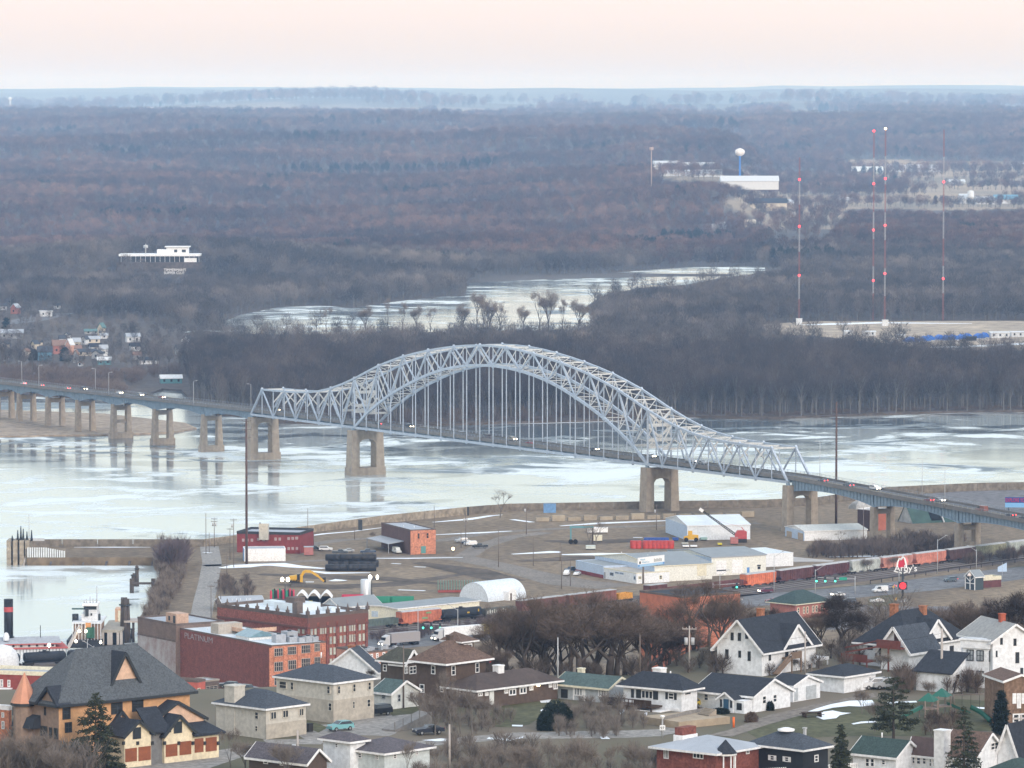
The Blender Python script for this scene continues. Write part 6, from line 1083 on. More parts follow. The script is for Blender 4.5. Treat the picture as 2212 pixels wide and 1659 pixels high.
# bridge traffic (positions along the deck)
for u, o, kd, c, lit, lb in ((47, 3, 'hatch', WHC, 2, 'white car on the deck at far left lamp post'), (84, 3, 'sedan', SIL, 2, 'silver car on the deck behind the near lamp post'), (185, 7.8, 'suv', BKC, 1, 'car with two bright headlights above an open pier'), (141, 3, 'sedan', SIL, 2, 'silver car with tail lights beside bushes on the deck'), (262, 7.8, 'sedan', WHC, 1, 'white car with headlights just before the pool'), (307, 7.8, 'suv', (.2, .2, .2), 1, 'grey car with headlights by the frozen pool'), (354, 7.8, 'sedan', RDC, 1, 'reddish car with headlights near lamp by dark wood'),
    (601, 7.8, 'suv', BKC, 1, 'dark car with bright headlights in the first truss panels'), (810, 3, 'sedan', BKC, 2, 'dark car with red tail light past the arch foot'), (890, 7.8, 'suv', BKC, 1, 'dark car with headlights under the arch hangers'), (1044, 3, 'van', (.06, .05, .05), 0, 'dark van with orange beacon midway under the arch'), (1113, 7.8, 'suv', (.3, .28, .24), 1, 'tan car with one bright lamp under the arch crown'), (1138, 3, 'sedan', (.3, .02, .03), 0, 'bright red car under the arch crown'), (1290, 7.8, 'sedan', BKC, 1, 'dark car with headlights near the arch lower chord'), (1413, 7.8, 'sedan', SIL, 1, 'silver car with headlights over the near arch pier'), (1500, 7.8, 'pickup', SIL, 1, 'silver pickup followed by a pale car in the last span'), (1524, 7.8, 'sedan', SIL, 0, 'pale car close behind the silver pickup'),
    (1770, 3, 'sedan', (.05, .06, .08), 2, 'dark car leaving the near truss portal'), (1825, 3, 'suv', (.08, .10, .12), 2, 'dark blue suv with red tail light behind the tall pole'), (1898, 7.8, 'suv', WHC, 1, 'white suv coming up the ramp past the tall pole'), (2038, 7.8, 'sedan', SIL, 1, 'pale car with strong headlights on the ramp'), (2000, 3, 'hatch', RDC, 2, 'small red car on the ramp by the slim lamp post'), (2112, 3, 'van', (.22, .08, .06), 0, 'red-brown van on the ramp'), (2175, 3, 'sedan', BKC, 2, 'black car with pink tail light in ramp queue'), (2205, 3, 'sedan', BKC, 2, 'black car with glowing red tail light at edge of ramp')):
    s = along(bp(0, o), BD, u, 23); p = bp(s, o, deckz(s) + 1.8); a_ = atan2(BD.y, BD.x)
    if lit == 1 or o > 5: car(p, a_ + pi, kd, c, lb, lit, 'cars crossing the bridge')
    else: car(p, a_, kd, c, lb, lit, 'cars crossing the bridge')
# highway and yard vehicles
for u, v_, kd, c, lit, yaw, lb in ((1640, 1281, 'suv', (.10, .015, .04), 1, 25, 'maroon suv at the crossing under traffic signals'), (1654, 1302, 'sedan', RDC, 2, 25, 'red car with brake lights left of the green hip roof'), (1797, 1289, 'sedan', WHC, 1, 25, 'white car passing behind green hip roof'), (1886, 1280, 'van', WHC, 0, 25, 'white van blurred in traffic by the round red sign'), (1908, 1272, 'sedan', (.2, .2, .25), 2, 25, 'grey car with red tail light beside white van'), (2040, 1257, 'suv', (.08, .11, .13), 2, 27, 'dark blue car near the glass-fronted restaurant'), (1575, 1300, 'sedan', SIL, 0, 25, 'grey car beyond the orange arcade block'), (1880, 1302, 'sedan', WHC, 0, 10, 'white car in the lot behind the spreading tree'), (1818, 1303, 'suv', (.05, .07, .10), 0, 5, 'navy suv in the lot by green hip roof'),
    (1117, 1390, 'pickup', WHC, 0, 40, 'white pickup glimpsed between tree trunks'), (862, 1392, 'suv', SIL, 0, 30, 'silver suv behind brown houses'), (825, 1396, 'sedan', RDC, 0, 30, 'red and white car by the low brick shop'),
    (1222, 1244, 'suv', WHC, 0, 80, 'white suv in front of pale blue wing'), (1243, 1244, 'sedan', WHC, 0, 75, 'white sedan next to white suv by the blue wing'), (1222, 1236, 'pickup', NVY, 0, 40, 'navy pickup behind the white cars at blue wing'), (696, 1189, 'pickup', BKC, 0, 175, 'black pickup near the red depot'), (718, 1190, 'suv', WHC, 0, 175, 'white suv between depot and brick cube building'), (738, 1193, 'sedan', SIL, 0, 10, 'silver sedan in the yard cluster'), (752, 1197, 'pickup', (.06, .07, .08), 0, 178, 'dark grey pickup in the yard, foremost'), (778, 1196, 'pickup', NVY, 0, 5, 'navy pickup near the lean-to canopy'), (862, 1196, 'van', (.60, .62, .60), 0, 110, 'white box truck under the lean-to canopy'),
    (984, 1172, 'suv', SIL, 0, 20, 'silver suv parked beyond the orange brick cube'), (996, 1175, 'sedan', NVY, 0, 15, 'dark blue sedan in the roadside row'), (1003, 1179, 'suv', WHC, 0, 20, 'white suv in the roadside row'), (1020, 1184, 'pickup', BKC, 0, 5, 'black pickup at the front of roadside row')):
    car(G(u, v_, 3.08), R(yaw), kd, c, lb, lit, s=1.0)
def truck(p, yaw, lab, trailer=TRIM, cab=(.5, .5, .5), Lt=15, tail=None):
    r = empty('semi_truck', p, yaw, lab, 'truck'); MB().box(3.2, 3.2 + Lt, -1.3, 1.3, 1.1, 4.0).build('trailer', trailer, r)
    b = MB(); b.ext([(0, -1.2, .5), (0, -1.2, 1.6), (.9, -1.2, 1.9), (1.3, -1.2, 3.1), (2.8, -1.2, 3.6), (2.8, -1.2, .5)], (0, 2.4, 0)); b.build('cab', mat('cab_paint', cab, .4), r); MB().box(.95, 1.2, -1.1, 1.1, 2.0, 2.9).build('windscreen', GLS, r)
    for x in (.9, 4.4, Lt + 1.2, Lt + 2.4): MB().tube((x, -1.25, .5), (x, 1.25, .5), .5, n=12).build('wheel', TYR, r)
    for y in (-.9, .9): MB().box(-.06, .02, y - .15, y + .15, .8, 1.1).build('headlight', HL, r)
    if tail: MB().box(3.2 + Lt, 6.2 + Lt, -1.25, 1.25, 1.0, 3.9).build('yellow_section', tail, r)
truck(G(936, 1385, 3.1), R(36), 'white semi truck with yellow rear end on the highway', tail=mat('yellow_plastic', ())); truck(G(822, 1398, 3.1), R(38), 'grey tanker-like truck passing behind red factory corner', trailer=mat('dull_trailer', (.32, .30, .30), .7), Lt=11)
# ---------------------------------------------------------------- trees near the camera
TWN = {k: mat('twigs_' + k, c, .95, 1.0, .35, spec=.1) for k, c in (('brown', (.15, .115, .095)), ('grey', (.20, .17, .148)), ('dark', (.05, .04, .036)), ('tan', (.22, .18, .15)))}
def grow_tree(seed, h, spread, nsplit, levels, twigs, r0, fork=.25, up=.55, kind='brown', tl=1.0, tw=.035):
    random.seed(seed); tb = MB(); cb = MB()
    def rec(p, d, ln, r, lv):
        bend = Vector((random.uniform(-1, 1), random.uniform(-1, 1), random.uniform(-.3, .6))) * .16; m_ = p + (d + bend * .5) * ln * .5; q = m_ + (d + bend).normalized() * ln * .5; r1 = r * .72
        sd = 6 if lv > levels - 3 else 4 if lv > 1 else 3; tb.tube(p, m_, r, (r + r1) / 2, sd, 0, cap=False); tb.tube(m_, q, (r + r1) / 2, r1, sd, 0, cap=False)
        if lv <= 1:
            for k in range(twigs):
                t = random.uniform(.05, 1); s0 = p + (q - p) * t; e = (d * .9 + Vector((random.uniform(-1, 1), random.uniform(-1, 1), random.uniform(-.55, .9)))).normalized() * tl * random.uniform(.5, 1.3); ribbon(cb, s0, s0 + e, tw, 0)
                for j in range(2): f = s0 + e * random.uniform(.3, .8); ribbon(cb, f, f + (e * .5 + Vector((random.uniform(-1, 1), random.uniform(-1, 1), random.uniform(-.5, .8))) * tl * .4), tw * .8, 0)
            if lv <= 0: return
        n = nsplit + (random.random() < .35)
        for k in range(n):
            a_ = 2 * pi * (k + random.uniform(-.3, .3)) / n + lv; sp = spread * random.uniform(.7, 1.25); side = Vector((cos(a_), sin(a_), 0)); nd_ = (d + side * sp + Vector((0, 0, up * .25))).normalized()
            st = p + (q - p) * random.uniform(.55, 1.0) if k else q; rec(st, nd_, ln * random.uniform(.66, .86), r1 * (.85 if k == 0 else .68), lv - 1)
    rec(Vector((0, 0, -.5)), Vector((random.uniform(-.05, .05), random.uniform(-.05, .05), 1)).normalized(), h * fork, r0, levels)
    zt = max((p[2] for p in cb.v), default=1); f = h / zt
    for m_ in (tb, cb): m_.v = [(x * f, y * f, z * f) for x, y, z in m_.v]
    return tb, cb, kind
PROT = {}
def proto(key, *a, **k):
    PROT[key] = grow_tree(*a, **k)
proto('oak', 1, 15, .78, 2, 7, 5, .40, .19, .4, 'brown', tw=.03); proto('elm', 2, 18, .46, 2, 7, 5, .42, .21, .9, 'brown', tw=.03); proto('maple', 3, 14, .62, 3, 5, 4, .32, .22, .7, 'brown', tw=.03); proto('spread', 4, 14, .95, 2, 7, 5, .42, .16, .2, 'dark', tw=.045)
proto('slim', 5, 11, .38, 2, 5, 8, .16, .22, .9, 'grey', tl=.8); proto('wispy', 6, 9, .55, 3, 4, 7, .12, .2, .7, 'grey', tl=.8, tw=.03); proto('rivertree', 7, 12, .7, 2, 5, 5, .25, .25, .6, 'grey'); proto('shrub', 8, 3.2, .9, 4, 3, 16, .05, .12, .6, 'brown', tl=.6, tw=.03)
TB = {}
def tree(key, u, vb, vt, lab, z=75, Y=None, name='bare_tree', grp=None, kind=None, cat='tree', p=None):
    if p is None: p = G(u, vb, z) if Y is None else AY(u, 1000, edge((u - U0) * 820 / F) + 6 + max(0, Y - 862) * .5)
    zz = zg(p.x, p.y) if (Y is not None and z is None) else z; ht = zat(p.x, p.y, vt) - zz; tb, cb, kd = PROT[key]; h0 = max(q[2] for q in cb.v); kk = kind or kd
    r = empty(name, Vector((p.x, p.y, zz - .2)), random.uniform(0, 6.28), lab, cat, grp); s = ht / h0; wx = s * random.uniform(1.0, 1.35) * (1.0 if key in ('oak', 'elm', 'maple') else .8) * (.62 if name == 'cottonwood' else 1); r.scale = (wx, wx, s)
    if (key, kk) not in TB:
        a_ = tb.build('trunk', BARK_D if kd != 'grey' else mat('grey_bark', (.16, .145, .13), .9, .5, .3), r); c = cb.build('crown', TWN[kk], r); TB[(key, kk)] = (a_.data, c.data)
    else:
        for nm, me in zip(('trunk', 'crown'), TB[(key, kk)]): o = bpy.data.objects.new(nm, me); col.objects.link(o); o.parent = r
    return r
random.seed(77)
for key, u, Y, vt, lab, kd in (('elm', 1136, 868, 1268, 'tall dark forked tree rising behind the brown bungalow chimney', None), ('maple', 1095, 880, 1300, 'round dark tree just past the lit bungalow, behind its roof', None), ('oak', 1180, 905, 1290, 'broad bare tree behind the slim utility pole', None), ('elm', 1232, 872, 1275, 'leaning twin-stem tree behind green roof, first of its row', None), ('elm', 1261, 876, 1262, 'thick-trunked tree directly above the green roof', None), ('maple', 1285, 900, 1285, 'bare tree between two thick trunks above green roof', None), ('oak', 1318, 872, 1272, 'large dark tree beside the cream chimney', None), ('elm', 1350, 890, 1292, 'slender tree behind the dark hip roof', None),
    ('maple', 1392, 884, 1300, 'brown-crowned tree in front of hidden white gable', None), ('spread', 1446, 872, 1330, 'dark tree leaning toward the pole with transformers', None), ('elm', 1500, 872, 1240, 'very large bare tree left of the big white gable', None), ('elm', 1532, 880, 1255, 'large bare tree almost touching the white gable', None), ('maple', 1560, 905, 1265, 'bare tree crown above the white gable peak', None), ('maple', 1430, 930, 1290, 'brown tree on the slope in front of the arcade', None), ('oak', 1368, 935, 1305, 'low spreading tree on the slope below box cars', None), ('maple', 1215, 935, 1300, 'tree on the slope in front of the orange-yellow car', None), ('maple', 1155, 940, 1310, 'small slope tree near the grey gondola', None), ('oak', 1600, 940, 1280, 'bare tree at the arcade corner', None),
    ('spread', 1818, 868, 1268, 'spreading gnarled dark tree beside the green hip-roofed building', None), ('shrub', 1800, 866, 1385, 'dense dark brown-leaved thicket under the gnarled tree', 'dark'), ('shrub', 1835, 868, 1392, 'second brown-leaved thicket right of gnarled trunk', 'dark'),
    ('maple', 1955, 985, 1262, 'grey bare tree beside the lit round sign pole', 'grey'), ('oak', 2010, 960, 1300, 'wide bare tree behind the balcony house roof', None), ('oak', 2048, 930, 1305, 'wide bare tree in front of restaurant, left', 'brown'), ('maple', 2078, 905, 1320, 'dense bare tree behind the white bay house railing', 'brown'), ('oak', 2110, 930, 1295, 'big rounded bare tree in front of restaurant', 'brown'), ('maple', 2135, 900, 1325, 'rounded tree next to the thin red chimney', 'brown'), ('spread', 2196, 900, 1262, 'crooked dark tree at the edge above white gable', None), ('maple', 2165, 950, 1305, 'bare tree in front of pale canopy at the edge', 'brown')):
    tree(key, u, 0, vt, lab, z=None, Y=Y, kind=kd)
for key, u, vb, vt, lab, kd in (('slim', 972, 1592, 1462, 'grey branchy tree in front of the brown foursquare house', 'grey'), ('slim', 995, 1585, 1475, 'thin grey tree beside the bungalow corner', 'grey'), ('wispy', 940, 1588, 1490, 'wispy tree at the end of concrete court', 'grey'), ('slim', 1020, 1588, 1480, 'grey tree behind the peeling birch pole', 'grey'), ('wispy', 910, 1560, 1480, 'thin tree growing beside the wooden ramp', 'grey'), ('wispy', 1045, 1565, 1495, 'wispy tree at the lawn edge', 'grey'), ('slim', 960, 1545, 1440, 'tree rising before brown house wall', 'grey'),
    ('slim', 500, 1665, 1560, 'thin bare tree beside the last garage door', 'grey'), ('wispy', 530, 1668, 1588, 'wispy tree behind front dark roof', 'grey'), ('wispy', 620, 1690, 1590, 'grey tree in front of white plum-roofed house', 'grey'), ('slim', 880, 1700, 1590, 'bare branches over the plum roof', 'grey'), ('slim', 945, 1690, 1600, 'bare tree before the wide street', 'grey'),
    ('wispy', 1862, 1542, 1478, 'small tree beside the white suv', 'grey'), ('wispy', 2008, 1520, 1460, 'pale thin tree before the lean-to outbuilding', 'grey'), ('rivertree', 2012, 1600, 1535, 'multi-trunk tree in the playground', 'dark'), ('wispy', 1890, 1580, 1500, 'thin tree behind the tall pine', 'grey'), ('slim', 2190, 1450, 1330, 'greyish tree over the white gable edge', 'grey'), ('wispy', 1905, 1460, 1400, 'pale shrubby tree in front of the red deck', 'grey'), ('wispy', 1720, 1450, 1415, 'light wispy bush by the stair', 'grey')):
    tree(key, u, vb, vt, lab, kind=kd)
# thickets in front, each lot of them a mass nobody could count
def thicket(name, P, z, n, hs, mats_, seed, lab, ztop=None):
    random.seed(seed); src = [far_tree(seed * 7 + i, 3.0, 2.6, 260, .8, .035, .0, mats_, limbs=7) for i in range(3)]; pts = []; us = [p[0] for p in P]; vs = [p[1] for p in P]; k = 0
    while len(pts) < n and k < n * 40:
        k += 1; u, v_ = random.uniform(min(us), max(us)), random.uniform(min(vs), max(vs))
        if inpoly(u, v_, P): q = G(u, v_, z); pts.append((q.x, q.y, z - .1, random.randrange(3), random.uniform(*hs)))
    return scatter(name, pts, src, lab)
MB_G = [mat('grey_bark', ()), TWN['grey']]; MB_B = [BARK_D, TWN['brown']]; MB_T = [mat('grey_bark', ()), TWN['tan']]
thicket('undergrowth', [(-20, 1610), (120, 1605), (170, 1660), (210, 1700), (-20, 1700)], 75, 60, (1.1, 2.4), MB_G, 3, 'tangle of tall grey brush in front of the orange building')
thicket('undergrowth', [(900, 1612), (1110, 1620), (1280, 1640), (1420, 1640), (1440, 1690), (900, 1710)], 75, 105, (.5, 1.5), MB_G, 4, 'tangled grey brush along the lower street')
thicket('undergrowth', [(1190, 1560), (1250, 1520), (1330, 1520), (1400, 1545), (1400, 1590), (1320, 1600), (1200, 1590)], 75, 60, (.5, 1.2), MB_G, 5, 'scrubby bank below the dark wooden deck')
thicket('undergrowth', [(905, 1540), (1050, 1535), (1110, 1560), (1040, 1590), (930, 1585)], 75, 40, (.5, 1.2), MB_G, 6, 'brush between the concrete court and lawn')
thicket('undergrowth', [(2040, 1480), (2110, 1478), (2112, 1500), (2045, 1500)], 75, 26, (.8, 1.6), MB_B, 8, 'dark bare hedge before the white bay house'); thicket('undergrowth', [(1940, 1478), (1975, 1472), (1980, 1500), (1940, 1500)], 75, 16, (.9, 1.7), MB_B, 9, 'dark shrubs between the garage and outbuilding')
thicket('undergrowth', [(1985, 1560), (2080, 1555), (2085, 1600), (1990, 1605)], 75, 22, (.6, 1.1), MB_B, 10, 'bare shrubs in the playground')
thicket('undergrowth', [(335, 1225), (345, 1180), (392, 1178), (400, 1215), (396, 1265), (372, 1300), (345, 1345), (306, 1340), (322, 1300), (340, 1262)], 2.6, 130, (.9, 2.0), [BARK_D, TWN['tan']], 11, 'brown brush covering the harbour bank'); thicket('undergrowth', [(345, 1212), (398, 1212), (398, 1232), (345, 1236)], 3, 26, (2.2, 4.2), [BARK_D, mat('twigs_plum', (.12, .09, .095), .95)], 12, 'tall plum-brown clump of trees at the spit root')
thicket('undergrowth', [(1740, 1195), (2000, 1172), (2100, 1180), (2050, 1200), (1900, 1205), (1750, 1208)], 3, 190, (1.2, 2.4), MB_B, 13, 'dark brush between the rail line and bridge piers'); thicket('undergrowth', [(1000, 1375), (1100, 1352), (1350, 1325), (1560, 1300), (1560, 1312), (1350, 1345), (1100, 1378)], 3, 120, (1.0, 2.2), MB_B, 14, 'dark shrubs along the highway verge')
thicket('undergrowth', [(800, 1378), (930, 1362), (1060, 1346), (1106, 1345), (1106, 1356), (940, 1376), (810, 1390)], 3, 70, (.7, 1.4), [BARK_D, mat('twigs_plum', ())], 15, 'plum-coloured shrubs beside the tracks'); thicket('undergrowth', [(470, 1262), (530, 1255), (560, 1280), (500, 1300), (470, 1300)], 3, 40, (.8, 1.7), MB_B, 16, 'brown brush beside the tan shed')
thicket('undergrowth', [(1890, 1345), (2212, 1330), (2230, 1375), (1950, 1400), (1880, 1370)], 3, 90, (1.3, 2.6), MB_B, 17, 'bare brush around the restaurant lot'); thicket('undergrowth', [(2060, 1210), (2212, 1192), (2230, 1205), (2080, 1222)], 3, 50, (.8, 1.8), MB_B, 18, 'scrub before the pale hopper cars')
for key, u, v_, vt, lab in (('rivertree', 1080, 1118, 1050, 'lone bare tree by the flood wall'), ('wispy', 805, 1168, 1145, 'small dark tree behind brick cube building'), ('rivertree', 1287, 1178, 1120, 'bare tree by the teal gantry, left stem'), ('rivertree', 1272, 1180, 1128, 'bare tree by teal gantry, second'), ('slim', 1958, 1195, 1130, 'pale Y-shaped tree before the green barn'), ('wispy', 1875, 1240, 1200, 'thin tree before dirty white hopper'), ('wispy', 1930, 1234, 1195, 'thin tree before salmon hopper'), ('wispy', 2160, 1215, 1180, 'dark round shrub tree near the pale hoppers'), ('rivertree', 1905, 1178, 1150, 'bare shrub before the steel shed'), ('rivertree', 1812, 1172, 1142, 'scrubby tree in front of the steel shed wall')):
    tree(key, u, v_, vt, lab, z=3)
for u, v_, vt, k in ((838, 700, 640, 0), (900, 712, 655, 1), (930, 715, 660, 0), (1000, 716, 650, 1), (1045, 712, 628, 0), (1058, 716, 640, 1), (1080, 714, 645, 0), (1130, 716, 655, 1), (1165, 714, 622, 0), (1185, 716, 618, 1), (1215, 715, 640, 0), (1250, 712, 640, 1), (1030, 690, 625, 1), (705, 716, 660, 0), (790, 716, 655, 1), (870, 714, 648, 0)):
    tree('maple' if k else 'elm', u, v_, vt, 'bare cottonwood standing against the frozen slough', z=1.2, name='cottonwood', kind='tan', grp='bare cottonwoods in front of the frozen slough')
# ---- conifers
NDL = mat('pine_needles', (.030, .040, .026), .95, 1.5, .45, col2=(.062, .070, .042)); NDB = mat('cypress_needles', (.012, .022, .018), .95, 2, .4)
def conifer(u, vb, vt, wpx, lab, droop=.25, layers=16, n=46, mt=NDL, gap=0.0, z=75, seed=1, name='spruce_tree', bare=.06, shape=1.0, ll=1.0):
    random.seed(seed); p = G(u, vb, z); h = zat(p.x, p.y, vt) - z; w = wpx / (F / p.y) / 2; r = empty(name, p, 0, lab, 'conifer'); MB().tube((0, 0, -.3), (0, 0, h * .96), h * .018 + .08, .04, 7, cap=False).build('trunk', BARK_D, r); b = MB()
    for j in range(layers):
        f = (j + .5) / layers; z0 = h * (bare + (1 - bare) * f); rad = w * max(.05, (1 - f) ** shape) * random.uniform(.8, 1.15); nb = max(5, int(9 * (1 - f) + 4))
        for k in range(nb):
            if random.random() < gap: continue
            a_ = random.uniform(0, 2 * pi); rr = rad * random.uniform(.75, 1.15); e = Vector((rr * cos(a_), rr * sin(a_), z0 - rr * droop + random.uniform(-.1, .25) * h / layers)); s0 = Vector((0, 0, z0 + .1)); m_ = int(n * (rr / w) + 5)
            for q in range(m_):
                t = random.uniform(.15, 1) ** .7; c = s0 + (e - s0) * t + Vector((random.gauss(0, .14), random.gauss(0, .14), random.gauss(0, .10))) * ll; d = Vector((random.uniform(-1, 1), random.uniform(-1, 1), random.uniform(-.7, .4))); d.normalize(); L_ = random.uniform(.25, .6) * ll
                ribbon(b, c, c + d * L_, .22 * ll, 0)
    b.build('crown', mt, r); return r
conifer(207, 1672, 1496, 150, 'large dark spruce in front of the orange condominium', droop=.15, layers=22, n=80, seed=4, shape=.75, ll=1.0)
conifer(1816, 1700, 1565, 78, 'olive spruce between the black house and white house', droop=.3, layers=20, n=70, seed=5, shape=.85)
conifer(1930, 1600, 1462, 105, 'ragged two-stemmed pine behind the picnic lawn', droop=-.05, layers=13, n=60, gap=.3, seed=6, shape=.45, name='pine_tree', bare=.15)
conifer(2082, 1690, 1525, 95, 'open-branched pine in front of the brown roofed cottage', droop=.12, layers=15, n=46, gap=.35, seed=7, shape=.6, name='pine_tree')
conifer(2162, 1588, 1494, 37, 'tall narrow dark cypress beside the brown brick house', droop=-.5, layers=24, n=70, mt=NDB, seed=8, shape=.35, name='cypress_tree', bare=0, ll=.8)
for k, (u, v_, vt, w, lb) in enumerate(((1202, 1570, 1512, 70, 'large dark juniper shrub on the lawn bank'), (1180, 1578, 1535, 40, 'smaller dark juniper at lawn corner'), (1664, 1535, 1515, 13, 'round black clipped shrub by the white gable wall'), (1556, 1542, 1530, 38, 'long black clipped hedge under the white house window'), (1623, 1560, 1538, 26, 'bare brown bush beside the sunroom'))):
    p = G(u, v_, 75); h = zat(p.x, p.y, vt) - 75; w_ = w / (F / p.y) / 2; b = MB(); random.seed(k)
    for q in range(int(900 + 60 * w)):
        t = random.uniform(0, 2 * pi); f = random.random() ** .4; e = random.random(); x, y, zz = w_ * f * cos(t), w_ * .6 * f * sin(t), h * sqrt(max(0, 1 - f * f * .8)) * e; d = Vector((random.uniform(-1, 1), random.uniform(-1, 1), random.uniform(-.5, 1))).normalized() * .4; ribbon(b, Vector((x, y, zz)), Vector((x, y, zz)) + d, .16, 0)
    o = b.build('shrub', NDB if k != 4 else TWN['brown']); o.location = p; tag(o, lb, 'shrub')
for k, (u, v_, vt, w, lb) in enumerate(((73, 778, 756, 15, 'dark cone-shaped fir beside the blue far building'), (140, 780, 752, 18, 'dark fir between brick rows of the far town'), (14, 712, 688, 14, 'dark fir at the far road edge'), (30, 660, 634, 14, 'dark fir above the pink gabled far house'), (530, 590, 565, 12, 'dark fir right of the bluff club'), (395, 600, 575, 12, 'dark fir near the hillside letters'))): conifer(u, v_, vt, w, lb, layers=9, n=9, seed=k, z=1.2, name='fir_tree', mt=NDB, ll=5) if v_ > 640 else None
# slope wood behind the houses
random.seed(9)
wd_ = ['elm', 'oak', 'maple', 'elm', 'maple']
words_a = ['bushy', 'slender', 'broad', 'crooked', 'dense', 'thin-topped', 'flat-topped', 'rounded', 'many-stemmed', 'ragged', 'sparse', 'tall', 'squat', 'tangled', 'upright', 'drooping', 'lopsided', 'forked', 'dusky', 'fine-twigged']
spots_ = [(1075, 'left of the half-round hut'), (1110, 'below the grey gondola'), (1150, 'below the half-round hut end'), (1170, 'below the first maroon box car'), (1200, 'under the gravel lane bend'), (1222, 'below the two white cars'), (1250, 'below the blue wing corner'), (1278, 'under the white office'), (1300, 'below the orange-yellow car'), (1335, 'below the billboard poles'), (1355, 'below the dark red tall car'), (1380, 'under the billboard'), (1405, 'behind the hidden white gable'), (1425, 'left of the leaning dark tree'), (1462, 'below the arcade left end'), (1482, 'below the arcade middle'), (1515, 'in front of the arcade arches'), (1545, 'in front of arcade right end'), (1580, 'behind the white gable roof'), (1625, 'behind the big dark roof'), (1655, 'at the green hip roof corner'), (1760, 'behind the wall dormer house'), (1780, 'left of the gnarled tree'), (1850, 'right of the gnarled tree'), (1990, 'between the two brick chimneys'), (2025, 'behind the small gable dormer'), (2062, 'above the lean-to outbuilding'), (2095, 'behind the white bay'), (2122, 'left of the thin red chimney'), (2150, 'right of the thin red chimney'), (2180, 'behind the far right roof')]
for i, (u, w) in enumerate(spots_):
    if u < 1600 and i % 3: continue
    Y = random.uniform(862, 935); vt = random.uniform(1275, 1318) if u < 1640 else random.uniform(1288, 1330)
    tree(wd_[i % 5], u + random.uniform(-4, 4), 0, vt, '%s bare slope tree %s' % (words_a[i % 20], w), z=None, Y=Y, kind=('brown', 'brown', 'dark')[i % 3], grp='bare trees on the slope behind the houses')
for i, (u, Y, vt, w) in enumerate(((690, 845, 1452, 'behind the beige hip roof'), (755, 850, 1448, 'behind the row building chimney'), (800, 850, 1440, 'beyond the white cottage ridge'), (1065, 850, 1405, 'behind the bungalow chimney, left'), (1030, 845, 1400, 'right of the foursquare house'), (1048, 870, 1380, 'just past the foursquare roof corner'), (860, 848, 1418, 'between the brown roofs'), (1085, 858, 1395, 'right of the bungalow chimney'))):
    tree('maple', u, 0, vt, 'low %s tree %s' % (words_a[(i + 7) % 20], w), z=None, Y=Y, kind='brown', grp='bare trees on the slope behind the houses')
def brush(name, xr, yr, n, hs, mats_, seed, lab):
    random.seed(seed); src = [far_tree(seed * 7 + i, 3.0, 3.4, 300, .8, .045, .0, mats_, limbs=7) for i in range(3)]; pts = []
    for k in range(n): x, y = random.uniform(*xr), random.uniform(*yr); pts.append((x, y, zg(x, y) - .1, random.randrange(3), random.uniform(*hs)))
    return scatter(name, pts, src, lab)
MB_B2 = [BARK_D, mat('twigs_litter', (.13, .105, .09), .95)]; brush('undergrowth', (-8, 60), (808, 850), 90, (.5, 1.5), MB_B2, 21, 'dark brush filling the slope behind the middle houses'); brush('undergrowth', (60, 100), (852, 900), 70, (.5, 1.6), MB_B2, 22, 'dark brush behind the white houses on the slope')

for i, (u, vb, vt) in enumerate(((1120, 1705, 1590), (1185, 1700, 1585), (1250, 1710, 1575), (1320, 1705, 1595), (1375, 1695, 1590), (1055, 1700, 1600), (70, 1700, 1560), (20, 1700, 1575), (128, 1705, 1600))): tree('slim' if i % 2 else 'wispy', u, vb, vt, 'tall fine-branched bare tree at the bottom edge, ' + ('above the lower street', 'left of the ranch house, third', 'in the brush middle', 'nearest the brick ranch', 'beside the 97 sign', 'by the peeling snag', 'before the turret', 'in the corner', 'before the taupe wall')[i], kind='grey')
# ---------------------------------------------------------------- poles, masts, towers
WPOLE = mat('grey_pole_wood', (.16, .13, .11), .9, 1, .2); RPOLE = mat('rusty_pole', (.10, .065, .055), .8, .8, .3); PPOLE = mat('pale_pole', (.42, .38, .35), .8, 1, .15)
def pole(u, vt, vb, lab, arm=1, m=WPOLE, r0=.16, z=75, Y=None, tr=0, group='wooden utility poles', p=None, name='utility_pole'):
    p = p or (G(u, vb, z) if Y is None else AY(u, 1000, Y)); z = zg(p.x, p.y) if z is None else z; h = zat(p.x, p.y, vt) - z; r = empty(name, Vector((p.x, p.y, z)), R(random.uniform(-20, 20)), lab, 'utility pole', group)
    MB().tube((0, 0, -.3), (0, 0, h), r0, r0 * .65, 7).build('pole', m, r)
    for k in range(arm): b = MB().box(-1.2, 1.2, -.08, .08, h - .6 - k, h - .45 - k); [b.tube((x, 0, h - .45 - k), (x, 0, h - .2 - k), .06, n=5) for x in (-1.1, -.5, .5, 1.1)]; b.build('crossarm', m, r)
    for k in range(tr): sg = (-1, 1)[k % 2]; MB().tube((sg * .55, 0, h - 3.2), (sg * .55, 0, h - 2.0), .32, n=10).build('transformer', LAMP, r)
    return r
random.seed(4)
pole(1205, 1377, 1478, 'slim grey pole beside the green-roofed house', 0, LAMP, .14, group=None); pole(1383, 1372, 1450, 'short wooden pole behind the dark hip roof', 0, Y=808, z=None); pole(1489, 1352, 1452, 'leaning pole with white transformers before the white gable', 1, PPOLE, .18, tr=2); pole(1739, 1364, 1460, 'tall pale pole before the stair of the gabled house', 0, PPOLE, .16)
